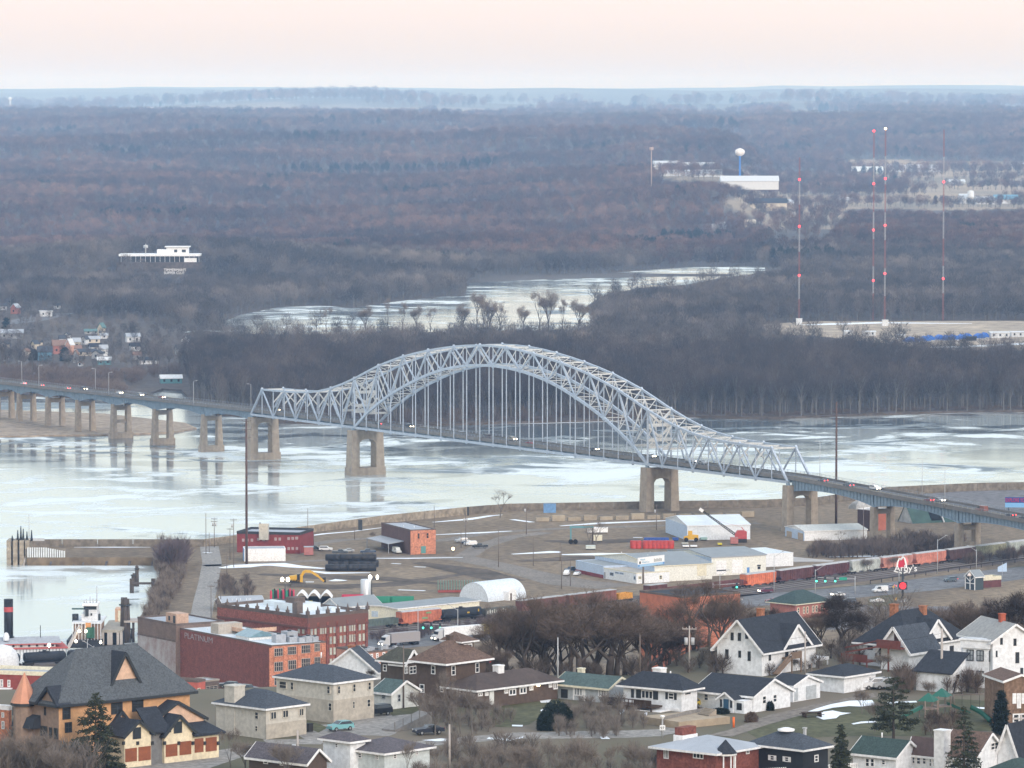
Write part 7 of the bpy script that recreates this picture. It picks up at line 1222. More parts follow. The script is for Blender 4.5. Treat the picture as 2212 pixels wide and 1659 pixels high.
pole(2034, 1358, 1490, 'thick pale pole in front of the lean-to outbuilding', 0, PPOLE, .26); pole(872, 1395, 1530, 'thin dark pole behind the white cottage', 0, WPOLE, .14); pole(643, 1578, 1665, 'whitish weathered pole with box at the dark front roof', 0, PPOLE, .22, tr=1); pole(971, 1565, 1665, 'white peeling pole or snag at the lower street', 0, PPOLE, .2); pole(2205, 1545, 1665, 'thick pale pole at the bottom edge', 1, PPOLE, .26); pole(1687, 1596, 1665, 'thin metal pole before the black house', 0, LAMP, .08)
pole(1753, 1432, 1462, 'short stub pole beside the white garage', 0, WPOLE, .2)
for i, (u, vt, vb, arm, tr, lab) in enumerate(((445, 1108, 1197, 0, 0, 'bare pole at the spit road, leftmost'), (463, 1118, 1182, 2, 2, 'double-armed pole with two transformers at flood wall'), (452, 1150, 1194, 0, 0, 'short dark pole by the spit road signals'), (497, 1140, 1210, 1, 0, 'pole left of the white garages'), (505, 1120, 1226, 1, 1, 'pole with transformer left of the red depot'), (490, 1195, 1245, 0, 0, 'thin pole over the lane by white patches'), (471, 1255, 1330, 1, 0, 'pole beside the tan shed end'), (477, 1235, 1320, 1, 0, 'taller pole crossing the tan shed corner'), (456, 1263, 1335, 1, 0, 'pole standing on the harbour lane'),
    (665, 1098, 1177, 0, 0, 'dark pole at the depot right end'), (678, 1150, 1185, 1, 0, 'short pole between depot and parked trucks'), (766, 1138, 1165, 0, 0, 'thin pole beyond parked pickups'), (938, 1092, 1140, 0, 0, 'dark pole behind the brick cube building'), (725, 1286, 1310, 0, 0, 'dark mast above the factory parapet'),
    (1137, 1088, 1155, 0, 1, 'grey pole with white box near blue gate'), (1152, 1160, 1222, 0, 0, 'thin pole in the roadside field'), (1210, 1172, 1212, 0, 0, 'pole on the snow edge before the warehouse'), (1213, 1180, 1272, 0, 0, 'pole at the warehouse forecourt edge'), (1232, 1208, 1266, 0, 0, 'pale bare pole by the two white cars'), (1418, 1090, 1145, 1, 1, 'dark pole with lamp before the pier'), (1457, 1105, 1128, 0, 0, 'thin pole at the steel hall corner'), (1006, 1108, 1180, 0, 2, 'pole with transformers by the roadside cars'), (996, 1145, 1183, 0, 0, 'thin pole beside the roadside cars'), (1077, 1145, 1225, 0, 0, 'pale pole near the gravel bend'), (1865, 1096, 1190, 0, 0, 'pole before the dark brown block'), (1959, 1195, 1205, 0, 0, 'stub pole in rail brush'))):
    pole(u, vt, vb, lab, arm, WPOLE, .15, z=3, tr=tr)
for u, vt, vb, lab in ((533, 905, 1218, 'very tall rust-brown steel pole in front of the white garages'), (1806, 868, 1135, 'very tall rust-brown steel pole standing by the bridge end')):
    r = pole(u, vt, vb, lab, 0, RPOLE, .52, z=3, group=None, name='steel_pole'); h = zat(r.location.x, r.location.y, vt) - 3; b = MB(); [b.bar((0, 0, h - 1 - k), (sg * 1.8, 0, h - .6 - k), .12) for k in (0, 3, 6) for sg in (-1, 1)]; b.build('insulator_arm', RPOLE, r)
# street lights with bent arms
for i, (u, vt, vb, sg, lab) in enumerate(((1672, 1200, 1278, 1, 'curved street light by bright orange hopper'), (1761, 1230, 1282, 1, 'street light mast beside the lane signals'), (2025, 1165, 1240, 1, 'street light before the salmon hopper'), (2109, 1187, 1232, -1, 'street light with long arm near guard rail'), (1942, 1235, 1255, 0, 'plain post left of the lit sign'), (989, 1315, 1380, -1, 'street light at the semi truck'), (903, 1310, 1380, 0, 'white post before the orange hopper'), (1555, 1240, 1285, 1, 'street light behind the arcade block'), (189, 1380, 1437, 0, 'white lamp post before the black tank cars'), (203, 1395, 1432, -1, 'short bent lamp post at the tank cars'))):
    p = G(u, vb, 3.1); h = zat(p.x, p.y, vt) - 3.1; r = empty('street_light', p, 0, lab, 'street light', 'street lights along the highway'); MB().tube((0, 0, 0), (0, 0, h), .14, .09, 6).build('pole', LAMP, r)
    if sg: MB().bar((0, 0, h - .5), (sg * 3, 0, h + 1.4), .12).build('arm', LAMP, r); MB().box(sg * 3 - .4, sg * 3 + .4, -.15, .15, h + 1.3, h + 1.5).build('lamp_head', LAMP, r)
# traffic signals
def signal(u, vt, vb, u2, heads, lab, sign=None):
    p = G(u, vb, 3.1); q = AY(u2, 1000, p.y); h = zat(p.x, p.y, vt) - 3.1; r = empty('traffic_signal', p, 0, lab, 'traffic signal'); MB().tube((0, 0, 0), (0, 0, h), .17, .12, 7).build('pole', LAMP, r); L = q.x - p.x; MB().bar((0, 0, h - .9), (L, 0, h - .3), .16).build('mast_arm', LAMP, r)
    for f, c in heads: hd = MB().box(L * f - .35, L * f + .35, -.25, .25, h - 1.9, h - .1).build('signal_head', DGL, r); MB().tube((L * f, -.32, h - 1.6), (L * f, -.25, h - 1.6), .3, n=8).build('lens', c, hd)
    if sign: MB().box(L * sign - 1.3, L * sign + 1.3, -.1, 0, h - 1.3, h - .3).build('street_sign', mat('sign_green', (.02, .30, .20), .5), r)
signal(1847, 1245, 1283, 1762, [(.5, GRN), (.75, GRN), (.97, GRN)], 'signal mast with green lights and green street sign', .3); signal(989, 1345, 1378, 912, [(.98, GRN), (.75, GRN), (.5, GRN)], 'signal mast with three green lights at the factory'); signal(1540, 1258, 1285, 1598, [(.9, GRN)], 'signal gantry arm behind the arcade trees')
p = AY(1058, 1427, 1320); r = empty('traffic_signal', Vector((p.x, p.y, 3)), 0, 'single red light glowing beside brown foursquare roof', 'traffic signal'); z1 = p.z - 3; MB().tube((0, 0, 0), (0, 0, z1), .12, n=6).build('pole', LAMP, r); hd = MB().box(-.3, .3, -.2, .2, z1 - .6, z1 + .5).build('signal_head', DGL, r); MB().tube((0, -.3, z1), (0, -.2, z1), .45, n=8).build('lens', RED, hd)
# round roadside sign
p = G(1659 + 1163 * .25, 1060 + 928 * .25, 3.1); k = F / p.y; T = lambda y: zat(p.x, p.y, 1060 + y * .25) - 3.1
r = empty('roadside_sign', p, 0, 'tall black-posted restaurant sign shaped like a red and white hat', 'sign'); MB().tube((0, 0, 0), (0, 0, T(705)), .35, n=10).build('pole', DGL, r); hw = 60 * .25 / k; WS = mat('sign_white', (.85, .85, .85), .4); RS = mat('sign_red', (.55, .03, .06), .4)
b = MB(); outl = [(-.62, .30), (-.55, .62), (-.36, .86), (-.15, .78), (0, 1.0), (.22, .84), (.34, .55), (.40, .30)]; sc_ = hw * 1.35; z0 = T(705)
pts = [(x * sc_, 0, z0 + z * sc_ * 1.75) for x, z in outl]
for a_, c in zip(pts[:-1], pts[1:]): b.bar(a_, c, .5, .42)
b.bar((-.95 * sc_, 0, z0 + .12 * sc_), (-.35 * sc_, 0, z0 - .02 * sc_), .4); b.bar((-.5 * sc_, 0, z0 + .02 * sc_), (.0, 0, z0 - .1 * sc_), .4); b.bar((0, 0, z0 - .1 * sc_), (.55 * sc_, 0, z0 + .08 * sc_), .4); b.build('hat_outline', WS, r)
MB().ext([(x * .82 - .05 * sc_, -.05, z0 + (z - z0) * .86 + .1) for x, _, z in pts], (0, .35, 0)).build('hat_panel', RS, r); MB().ext([(.42 * sc_, -.1, z0 + .5 * sc_), (.60 * sc_, -.1, z0 + 1.2 * sc_), (.5 * sc_, -.1, z0 + 1.5 * sc_), (.25 * sc_, -.1, z0 + 1.6 * sc_)], (0, .4, 0)).build('hat_side', mat('sign_pink', (.75, .25, .25), .4), r)
text("Arby's", 2.6 * hw / 2, WS, r, (-hw * 1.25, -.5, z0 + .14 * sc_), (pi / 2, 0, 0), ext=.2)
z2 = T(820); MB().tube((0, -.75, z2), (0, -.5, z2), 1.15, n=16).build('red_reader', mat('red_reader_lamp', (.9, .05, .05), .5, emit=(1, .02, .05), es=.7), r); MB().box(-1.5, 1.5, -.5, .1, z2 - 1.3, z2 + 1.3).build('reader_case', DGL, r)
# billboard
p = G(1106 + 1138 * .25, 1060 + 800 * .25, 3.1); q = G(1106 + 1257 * .25, 1060 + 785 * .25, 3.1); d = (q - p); a_ = atan2(d.y, d.x); k = F / p.y; r = empty('billboard', p, a_, 'white and blue two-post company billboard before the low white warehouse', 'sign'); tp = zat(p.x, p.y, 1060 + 575 * .25) - 3.1; bt = zat(p.x, p.y, 1060 + 655 * .25) - 3.1; x0 = -54 * .25 / k / cos(a_); x1 = (1320 - 1138) * .25 / k / cos(a_)
for x in (0, d.length): MB().tube((x, .2, 0), (x, .2, bt + .3), .3, n=8).build('post', WPOLE, r)
MB().box(x0, x1, -.2, .1, bt + .9, tp).build('board', WS, r); MB().box(x0, x1, -.18, .1, bt, bt + .88).build('lower_panel', mat('sign_pale_blue', (.35, .55, .75), .5), r); BT_ = mat('sign_blue_text', (.30, .52, .66), .5); w = x1 - x0; hgt = tp - bt - .9
text('Mutual', hgt * .42, BT_, r, (x0 + w * .08, -.24, bt + 1.0 + hgt * .52), (pi / 2, 0, 0)); text('Wheel Co.', hgt * .42, BT_, r, (x0 + w * .14, -.24, bt + 1.05 + hgt * .08), (pi / 2, 0, 0)); MB().box(x0 + w * .04, x0 + w * .10, -.24, -.2, bt + 1.1, bt + 1.0 + hgt * .4).build('emblem', DGL, r)
b = MB(); b.box(x0 + .05, x0 + .8, -.22, -.18, bt + .15, bt + .75).box(x1 - .8, x1 - .05, -.22, -.18, bt + .15, bt + .75); b.build('corner_mark', mat('blue_paint', ()), r); b = MB()
for j in range(9): b.box(x0 + w * (.60 + j * .035), x0 + w * (.622 + j * .035), -.24, -.2, bt + 1.2, bt + 1.2 + hgt * (.42 if j % 3 else .52))
b.build('smaller_mark', mat('sign_grey_text', (.35, .36, .34), .6), r)
# blue advertising hoarding by the bridge
p = G(2171, 1103, 3.1); k = F / p.y; r = empty('billboard', p, R(-4), 'blue billboard with red EXPLORE YOUR lettering beyond the ramp', 'sign'); w = 60 / k; h0 = zat(p.x, p.y, 1096) - 3.1; h1 = zat(p.x, p.y, 1074) - 3.1; hm = h0 + (h1 - h0) * .45
MB().box(0, w, 0, .3, hm, h1).build('upper_panel', mat('deep_blue', (.03, .06, .25), .5), r); MB().box(0, w, 0, .3, h0, hm).build('lower_panel', mat('sky_blue', (.20, .42, .68), .5), r); MB().box(w * .1, w * .15, .1, .4, 0, h0).build('post', DGL, r); MB().box(w * .8, w * .85, .1, .4, 0, h0).build('post', DGL, r); text('EXPLORE YOUR', (h1 - hm) * .95, RS, r, (.15, -.06, hm + .35), (pi / 2, 0, 0), sx=.62)
# speed sign
p = G(1431, 1594, 75.05); zt = zat(p.x, p.y, 1567) - 75; zb = zat(p.x, p.y, 1578) - 75; r = empty('street_sign', p, 0, 'white 97 sign and dish lamp on thin post at the kerb', 'sign'); zl = zat(p.x, p.y, 1546) - 75; MB().tube((0, 0, 0), (0, 0, zl - .5), .07, n=6).build('pole', LAMP, r); MB().box(-.42, .42, -.08, -.04, zb, zt).build('plate', WS, r); text('97', .62, DGL, r, (-.34, -.1, zb + .12), (pi / 2, 0, 0), ext=.01); MB().lathe([(.1, zl - .6), (.28, zl - .3), (.42, zl - .1), (.25, zl)], 10).build('lamp_head', WS, r)
for u, v_, vt, c, lab in ((1930, 1283, 1264, (.5, .28, .05), 'small orange diamond warning sign on post'), (1934, 1299, 1290, (.5, .3, .1), 'orange marker box on post near curved path'), (2165, 1250, 1215, (.45, .58, .75), 'pale blue rectangular sign by the highway'), (1822 - 138, 1597, 1576, (.05, .12, .3), 'small blue square sign before black house')):
    p = G(u, v_, 3.1 if v_ < 1400 else 75); zt = zat(p.x, p.y, vt) - p.z; r = empty('road_sign', p, 0, lab, 'sign'); MB().tube((0, 0, 0), (0, 0, zt), .07, n=5).build('pole', LAMP, r); s_ = .55 if v_ != 1250 else 1.6; mb = MB(); mb.ext([(-s_, -.05, zt - s_), (0 if v_ < 1290 and v_ != 1250 else -s_, -.05, zt - 2 * s_ if v_ < 1290 and v_ != 1250 else zt - 2 * s_), (s_, -.05, zt - s_ if v_ < 1290 and v_ != 1250 else zt - 2 * s_), (0 if v_ < 1290 and v_ != 1250 else s_, -.05, zt)] , (0, .05, 0)); mb.build('plate', mat('sign_c%03d' % int(c[0] * 999), c, .5), r)
# radio masts
MR = mat('mast_red', (.30, .12, .11), .7); MW = mat('mast_white', (.42, .42, .44), .7); BCN = mat('beacon_red', (.9, .05, .05), .5, emit=(1, .05, .06), es=4.0)
for u, vt, vb, lts, lab in ((1726, 340, 697, (388, 489, 595), 'red and white lattice radio mast, shortest look, nearest water tower'), (1886, 282, 692, (283, 397, 497, 606), 'lattice radio mast with bright red top lamp'), (1911, 277, 700, (278, 386, 487, 591), 'lattice radio mast with orange-white flaring top lamp'), (2037, 280, 692, (393, 602), 'lattice radio mast standing alone at right of the field')):
    p = G(u, vb, 1.3); h = zat(p.x, p.y, vt) - 1.3; r = empty('radio_mast', p, 0, lab, 'radio mast', 'red and white radio masts in the field'); n = 7
    for k in range(n):
        z0, z1 = h * k / n, h * (k + 1) / n; b = MB(); w = .42
        for x, y in ((-w, 0), (w, 0), (0, w * 1.6)): b.bar((x, y, z0), (x, y, z1), .16)
        m_ = 9
        for j in range(m_): za, zb = z0 + (z1 - z0) * j / m_, z0 + (z1 - z0) * (j + 1) / m_; b.bar((-w, 0, za), (w, 0, zb), .09); b.bar((w, 0, za), (0, w * 1.6, zb), .09)
        b.build('lattice_section', MR if k % 2 == 0 else MW, r)
    for v_ in lts: z = zat(p.x, p.y, v_) - 1.3; MB().lathe([(.3, z - .8), (.85, z - .2), (.85, z + .4), (.3, z + .8)], 8).build('beacon', BCN if v_ != 278 else LIT, r)
for u, v_, lab in ((1726, 701, 'small white hut at foot of shortest radio mast'), (1912, 704, 'small white hut at foot of the middle masts')):
    r = empty('hut', G(u, v_, 1.3), 0, lab, 'hut'); MB().box(-2.2, 2.2, -2, 2, 0, 4.2).build('wall', W1, r); MB().box(-2.4, 2.4, -2.2, 2.2, 4.2, 4.5).build('roof', W1, r)
def GR(u, v_, y0=5000.0):
    d = ray(u, v_); y = y0
    while y < 50000:
        t = y / d.y
        if H + d.z * t <= zg(d.x * t, y): return Vector((d.x * t, y, zg(d.x * t, y)))
        y += 12
    return Vector((d.x * t, y, 100))
# water towers and farm things
p = GR(1598, 405, 7000); k = F / p.y; r = empty('water_tower', p, 0, 'white-bulbed water tower on bright blue stem', 'water tower'); zt = zat(p.x, p.y, 320) - p.z; rb = 11 / k; zb = zt - 17 / k; MB().lathe([(rb * .28, -5), (rb * .2, 4), (rb * .16, zb - 2), (rb * .35, zb + 1)], 14).build('stem', mat('tower_blue', (.05, .20, .60), .5), r); MB().lathe([(rb * .35, zb), (rb * .85, zb + rb * .35), (rb, zb + rb * .8), (rb * .85, zb + rb * 1.2), (rb * .4, zt - .8), (.4, zt)], 18).build('bulb', mat('tower_white', (.80, .76, .74), .5), r)
p = GR(22, 238, 17000); k = F / p.y; zt = zat(p.x, p.y, 209) - p.z; r = empty('water_tower', p, 0, 'tiny pale water tower near the horizon at far left', 'water tower'); rb = 4.5 / k; MB().tube((0, 0, -5), (0, 0, zt - 2 * rb), rb * .28).build('stem', W1, r); MB().lathe([(rb * .3, zt - 2 * rb), (rb, zt - rb), (rb * .7, zt - rb * .3), (1, zt)], 12).build('bulb', W1, r)
p = GR(1407, 420, 6000); zt = zat(p.x, p.y, 318) - p.z; r = empty('cell_tower', p, 0, 'slim brownish phone mast rising above wooded hill', 'tower'); MB().tube((0, 0, 0), (0, 0, zt), 1.0, .6).build('pole', mat('mast_tan', (.40, .30, .26), .7), r); MB().lathe([(3, zt - 4), (3, zt)], 6).build('antenna', mat('mast_tan', ()), r)
SHW = mat('bright_roof', (.58, .61, .64), .5)
def shed(u0, u1, v0, v1, lab, wm=W1, rm=SHW, dep=60, y0=6000, gab=False):
    p = GR(u0, v1, y0); k = F / p.y; w = (u1 - u0) / k; h = (v1 - v0) / k; r = empty('far_building', p, 0, lab, 'building'); h1 = h * .55; b = MB().box(0, w, 0, dep, -6, h1).build('wall', wm, r); MB().ext([(-1, -1, h1), (-1, dep + 1, h1), (-1, dep / 2, h + 2)], (w + 2, 0, 0)).build('roof', rm, r); return r
for a_ in ((1911, 2033, 358, 372, 'long gleaming white warehouse beyond the masts'), (1842, 1908, 362, 379, 'pale green-grey shed left of the long white warehouse', wall('far_mint', (.45, .52, .50), .05)), (1558, 1682, 384, 402, 'wide white-roofed hall behind the blue tower stem'), (1412, 1470, 350, 360, 'white flat shed nearest the phone mast'), (1473, 1545, 354, 366, 'white shed with green corner above the wooded hill'), (1434, 1500, 370, 381, 'low white shed lowest of the cluster'), (1500, 1560, 370, 382, 'low white building with dark windows by the cluster'), (2188, 2240, 354, 362, 'bright white roof at the photo edge'), (2050, 2085, 390, 397, 'greenish low roof beside dark pines'), (1620, 1700, 432, 447, 'dark roofed motel-like block with white doors', W2, CHAR), (1700, 1716, 434, 443, 'small teal-ended shed by the highway cut'), (1805, 1822, 429, 438, 'white trailer at the field edge'), (1826, 1842, 430, 438, 'pale blue box building in the field'),
    (2075, 2100, 422, 440, 'grey farm shed left of the silo'), (2110, 2150, 428, 441, 'long pale farm barn right of the silo'), (2150, 2200, 424, 440, 'blue-roofed farm barn at the edge', W1, W4), (1530, 1552, 488, 500, 'white farmhouse on the dark hillside'), (1552, 1568, 484, 496, 'grey gabled barn beside the white farmhouse', W5, R4), (1610, 1632, 480, 494, 'barn with tan gambrel roof by the road curve', W2, W2), (1640, 1680, 262 - 20, 250, 'faint pale building row near the horizon'),
    (62, 95, 232, 240, 'tiny orange-white shed by the far fields', wall('far_peach', (.75, .55, .42), .05)), (30, 47, 263, 270, 'small bright red barn at the far left', mat('far_redbarn', (.70, .16, .10), .7), R3), (57, 70, 264, 269, 'small orange barn beside the red one', mat('far_orange', (.7, .32, .2), .7), R3), (62, 92, 287, 294, 'white house row above the left wood'), (310, 330, 232, 239, 'white barn on the plain, left centre'), (530, 538, 244, 250, 'small white farmhouse on the plain'), (575, 590, 243, 250, 'pinkish barn roof on the plain', W2, R3), (1007, 1045, 545, 556, 'low brown-fronted shop with pale roof by the slough', W3, W1), (565, 605, 600, 612, 'long tan boat shed at the foot of the bluff', W2, W2)):
    shed(*a_[:5], wm=a_[5] if len(a_) > 5 else W1, rm=a_[6] if len(a_) > 6 else SHW, y0=16000 if a_[3] < 300 else 5000 if a_[3] > 470 else 6500, dep=40 if a_[3] > 300 else 120)
p = GR(2097, 440, 6500); r = empty('silo', p, 0, 'tall white silo standing in the farm yard', 'silo'); MB().lathe([(5, -3), (5, 26 * p.y / F * 1.0), (3, 28 * p.y / F), (.5, 29 * p.y / F)], 14).build('silo_shell', W1, r)
p = GR(120, 262, 16000); r = empty('silo', p, 0, 'dim brown silo on the plain above the left wood', 'silo'); MB().lathe([(4.2 * p.y / F, -5), (4.2 * p.y / F, 15 * p.y / F), (1, 19 * p.y / F)], 12).build('silo_shell', W3, r)
# blue-covered boats and campers in the far lot
BT2 = mat('blue_tarp', (.03, .14, .50), .6, .3, .2)
for i, (u, v_, w) in enumerate(((1956, 741, 34), (1992, 739, 20), (2003, 737, 18), (2024, 736, 20), (2040, 737, 16), (2052, 736, 22), (2072, 735, 20), (2086, 733, 16), (2108, 733, 22), (2124, 731, 14))):
    p = G(u, v_, 1.3); w_ = w / (F / p.y); r = empty('covered_boat', p, R(10), ['low wide boat under bright blue cover, first in the lot', 'blue-covered boat second from the lot edge', 'slim blue-covered boat third in the row', 'blue-covered boat fourth in the row', 'narrow blue-covered boat mid row', 'broad blue-covered boat past mid row', 'blue-covered boat beside a dark gap', 'small blue-covered boat with light top', 'isolated blue-covered boat near pale shed', 'smallest blue-covered boat at row end'][i], 'boat', 'blue covered boats in the storage lot'); MB().ext([(0, 0, .8), (w_, 0, .8), (w_ * .9, 0, 2.6), (w_ * .5, 0, 4.0), (w_ * .12, 0, 2.6)], (0, 9, 0)).build('cover', BT2, r); MB().ext([(w_ * .05, .5, 0), (w_ * .95, .5, 0), (w_, .5, 1), (0, .5, 1)], (0, 8, 0)).build('hull', W1, r)
for i, (u, v_, w, h, lb) in enumerate(((1825, 724, 18, 8, 'white camper van in the mast field'), (1866, 726, 26, 9, 'pair of white campers at the mast field edge'), (1940, 733, 16, 9, 'grey camper beside the first blue boat'), (2140, 730, 42, 11, 'white flat-roofed shed in the boat lot'), (2090, 736, 20, 7, 'dark covered boat between blue ones'), (2185, 728, 40, 10, 'pale storage building at the lot end'))): cot(u, v_, w, h, 6, W1 if i != 4 else BLK, W1 if i != 4 else BLK, lb, rise=1, name='camper' if i < 3 else 'storage_shed', cat='camper' if i < 3 else 'shed', z=1.3)
strip('snow', [G(u, v_, 1.35) for u, v_ in ((2010, 751), (2100, 748), (2200, 743), (2300, 739))], 16, SNOW); strip('snow', [G(u, v_, 1.36) for u, v_ in ((1735, 702), (1800, 700), (1900, 697), (2000, 698), (2100, 699))], [8, 22, 20, 12, 5], SNOW)
cot(87, 684, 26, 11, 10, W1, W1, 'white coach on the far riverside road', rise=.5, name='bus', cat='bus', flat=True)
strip('road', [G(u, v_, 1.34) for u, v_ in ((-40, 702), (20, 697), (60, 692), (100, 683), (125, 676))], 26, ASPH)
# flood wall and spit
FW = mat('flood_wall_concrete', (.36, .31, .24), .9, .08, .25, col2=(.24, .20, .155), stretch=(1, 1, 3), fine=.6); FW2 = mat('old_wall_concrete', (.18, .155, .125), .9, .08, .25, fine=.6)
WT = [G(u, v_, 3) for u, v_ in WALLP]; th = [zat(q.x, q.y, v_) - 3 for q, v_ in zip(WT, [1165, 1165, 1156, 1140, 1114, 1095, 1088, 1083, 1079, 1075, 1052, 1043, 1040])]
for i0, i1, m_, lab in ((0, 1, FW2, 'long dark concrete spit wall with railing'), (1, 5, FW, 'tan concrete flood wall with rust stain, middle stretch'), (5, 12, FW2, 'dark concrete flood wall below the bridge')):
    b = MB()
    for j in range(i0, i1):
        a_, c = WT[j], WT[j + 1]; n = max(1, int((c - a_).length / 12))
        for k in range(n): p, q = a_ + (c - a_) * k / n, a_ + (c - a_) * ((k + 1) / n - .003); z0 = th[j] + (th[j + 1] - th[j]) * k / n; z0 = min(z0, 4.2); d = (q - p).normalized(); nn_ = Vector((-d.y, d.x, 0)) * .5; b.ext([(p.x, p.y, -1), (q.x, q.y, -1), (q.x, q.y, 3 + z0), (p.x, p.y, 3 + z0)], nn_)
    tag(b.build('flood_wall', m_), lab, 'wall')
for u, v_, w, h, c, lab in ((480 + 869, 0, 0, 0, 0, ''),): pass
for u0, u1, vt, vb, m_, lab in ((1174, 1201, 1087, 1107, wall('gate_blue', (.14, .27, .48), .1), 'blue steel flood gate in the wall'), (1009, 1013, 1094, 1113, DGL, 'dark narrow gap gate with white post in wall'), (774, 783, 1122, 1145, DGL, 'dark drain gate in the tan flood wall')):
    p = G(u0, vb, 3); w = (u1 - u0) / (F / p.y); b = MB().box(0, w, -1.6, -1.0, 0, min(4.4, zat(p.x, p.y, vt) - 3)); o = b.build('flood_gate', m_); o.location = p; tag(o, lab, 'gate')
SPB = mat('sheet_piling', (.62, .64, .64), .7, .5, .15); p = G(59, 1204, 3); q = G(112, 1203, 3); w = q.x - p.x; r = empty('bulkhead', p, 0, 'white corrugated bulkhead at the end of the spit', 'bulkhead'); b = MB(); n = 17
for k in range(n): zz = 3.6 - 2.6 * max(0, (k / n - .45)); b.ext([(w * 1.6 * k / n, -.2, 0), (w * 1.6 * (k + .62) / n, -.2, 0), (w * 1.6 * (k + .62) / n, -.2, zz), (w * 1.6 * k / n, -.2, zz)], (0, .5, 0))
b.build('panel', SPB, r); MB().box(-.5, w * 1.6, .3, .8, 0, 3.2).build('backing', FW2, r)
p = G(19, 1221, 0); k = F / p.y; r = empty('mooring_structure', p, 0, 'weathered concrete gatehouse block with masts at the tip of the spit', 'structure'); w = 40 / k
for x in (0, .35, .7, 1.0): MB().box(w * x - .8, w * x + .8, 0, 10, -1, 9.0).build('buttress', FW, r)
MB().box(-.5, w + .5, 2, 12, -1, 8.6).build('block', FW2, r); b = MB(); [b.tube((w * x, 3, 8.6), (w * x, 3, 8.6 + h), .5, .15, 6) for x, h in ((.15, 2), (.45, 4), (.62, 5.5), (.75, 4.5), (.95, 3.5), (1.2, 4))]; b.build('winch_post', DGL, r); MB().tube((w * 1.05, 4, 8), (w * 1.05, 4, zat(p.x, p.y, 1112)), .12).build('mast', LAMP, r); b = MB().box(w * 1.05, w * 1.9, 3, 3.3, 8.6, 9.6); b.build('railing', LAMP, r); MB().bar((w * .8, -1, -1), (w * 1.0, 2, 7), .5).build('brace', PPOLE, r)
# ---------------------------------------------------------------- harbour
HB = lambda x, y: (x * .1458, 1198 + y * .1458)
p = G(*HB(1000, 1385), 0); k = F / p.y; X_ = lambda x: (x - 1000) * .1458 / k; Z_ = lambda y: max(0, (1385 - y) * .1458 / k * 1.0); r = empty('towboat', p, 0, 'white multi-deck towboat with black hull moored in icy harbour', 'boat')
MB().ext([(X_(990), 0, 0), (X_(1500), 0, 0), (X_(1510), 0, Z_(1270)), (X_(985), 0, Z_(1270))], (0, 24, 0)).build('hull', mat('hull_black', (.015, .017, .022), .6), r); WB = wall('boat_white', (.66, .68, .70), .08)
MB().box(X_(1080), X_(1470), 3, 20, Z_(1270), Z_(1030)).build('lower_deck', wall('boat_rust', (.30, .20, .15), .3), r); MB().box(X_(1060), X_(1500), 2, 21, Z_(1035), Z_(1010)).build('deck_edge', WB, r); c_ = MB().box(X_(1190), X_(1430), 5, 15, Z_(1020), Z_(900)).build('cabin', WB, r); MB().box(X_(1215), X_(1420), 6, 13, Z_(900), Z_(780)).build('wheelhouse', WB, r); MB().box(X_(1222), X_(1412), 5.9, 6, Z_(840), Z_(795)).build('wheelhouse_window', GLS, r); MB().box(X_(1200), X_(1435), 5, 14, Z_(780), Z_(752)).build('wheelhouse_roof', TRIM, r)
MB().box(X_(1325), X_(1350), 4.9, 5, Z_(925), Z_(890)).build('window', GLS, r); b = MB(); [b.tube((X_(x), 8, Z_(752)), (X_(x), 8, Z_(y)), .18, n=5) for x, y in ((1220, 705), (1253, 690), (1308, 655), (1352, 685), (1400, 690))]; b.tube((X_(1405), 9, Z_(760)), (X_(1405), 9, Z_(500)), .14, n=5); b.build('mast', LAMP, r)
for x in (1085, 1415): MB().tube((X_(x), 8, Z_(1030)), (X_(x), 8, Z_(915)), 1.0, 1.0, 10).build('smokestack', DGL, r)
MB().box(X_(1250), X_(1298), 4, 5, Z_(930), Z_(815)).build('front_stack', DGL, r); MB().box(X_(1055), X_(1235), 3, 3.6, Z_(825), Z_(803)).build('davit', wall('davit_green', (.06, .11, .11), .1), r); MB().box(X_(1265), X_(1345), 1, 4, Z_(1110), Z_(1015)).build('orange_locker', mat('orange_locker', (.55, .26, .10), .6), r); MB().box(X_(1280), X_(1400), .5, 5, Z_(1240), Z_(1080)).build('green_winch', mat('winch_green', (.02, .08, .05), .7, 2, .4), r); MB().bar((X_(1010), -3, Z_(1460)), (X_(1180), 2, Z_(1060)), .8, .8).build('boom', PPOLE, r)
b = MB(); [b.bar((X_(x), 1.2, Z_(1270)), (X_(x), 1.2, Z_(1010)), .18) for x in range(1070, 1500, 47)]; b.build('stanchion', WB, r)
for x, y in ((1180, 1132), (1277, 1133), (1129, 1283), (1495, 1298)): MB().lathe([(.1, -.4), (.36, -.1), (.36, .2), (.1, .5)], 8, 0, (X_(x), -.5, Z_(y) if y < 1385 else 1)).build('lamp', LITW, r)
p = G(*HB(0, 1560), 0); k = F / p.y; X_ = lambda x: x * .1458 / k; Z_ = lambda y: (1560 - y) * .1458 / k; r = empty('riverboat', p + Vector((-10, 0, 0)), R(12), 'long white riverboat with red trim and tall black red-banded stack', 'boat'); Lr = 10 + X_(985)
MB().box(0, Lr, 0, 14, -.5, Z_(1400) - .4).build('lower_deck', WB, r); MB().box(-.5, Lr + .6, -.6, 15, Z_(1400) - .4, Z_(1400)).build('red_trim', mat('boat_red', (.42, .10, .09), .7), r); MB().box(0, Lr - 3, 1, 13, Z_(1400), Z_(1340) - .3).build('upper_deck', WB, r); MB().box(-.5, Lr - 1, 0, 14, Z_(1340) - .3, Z_(1340)).build('red_trim', mat('boat_red', ()), r); MB().ext([(-.3, .2, Z_(1340)), (-.3, 13.8, Z_(1340)), (-.3, 7, Z_(1340) + 1.4)], (Lr - 1, 0, 0)).build('roof', GRYR if 0 else HV, r)
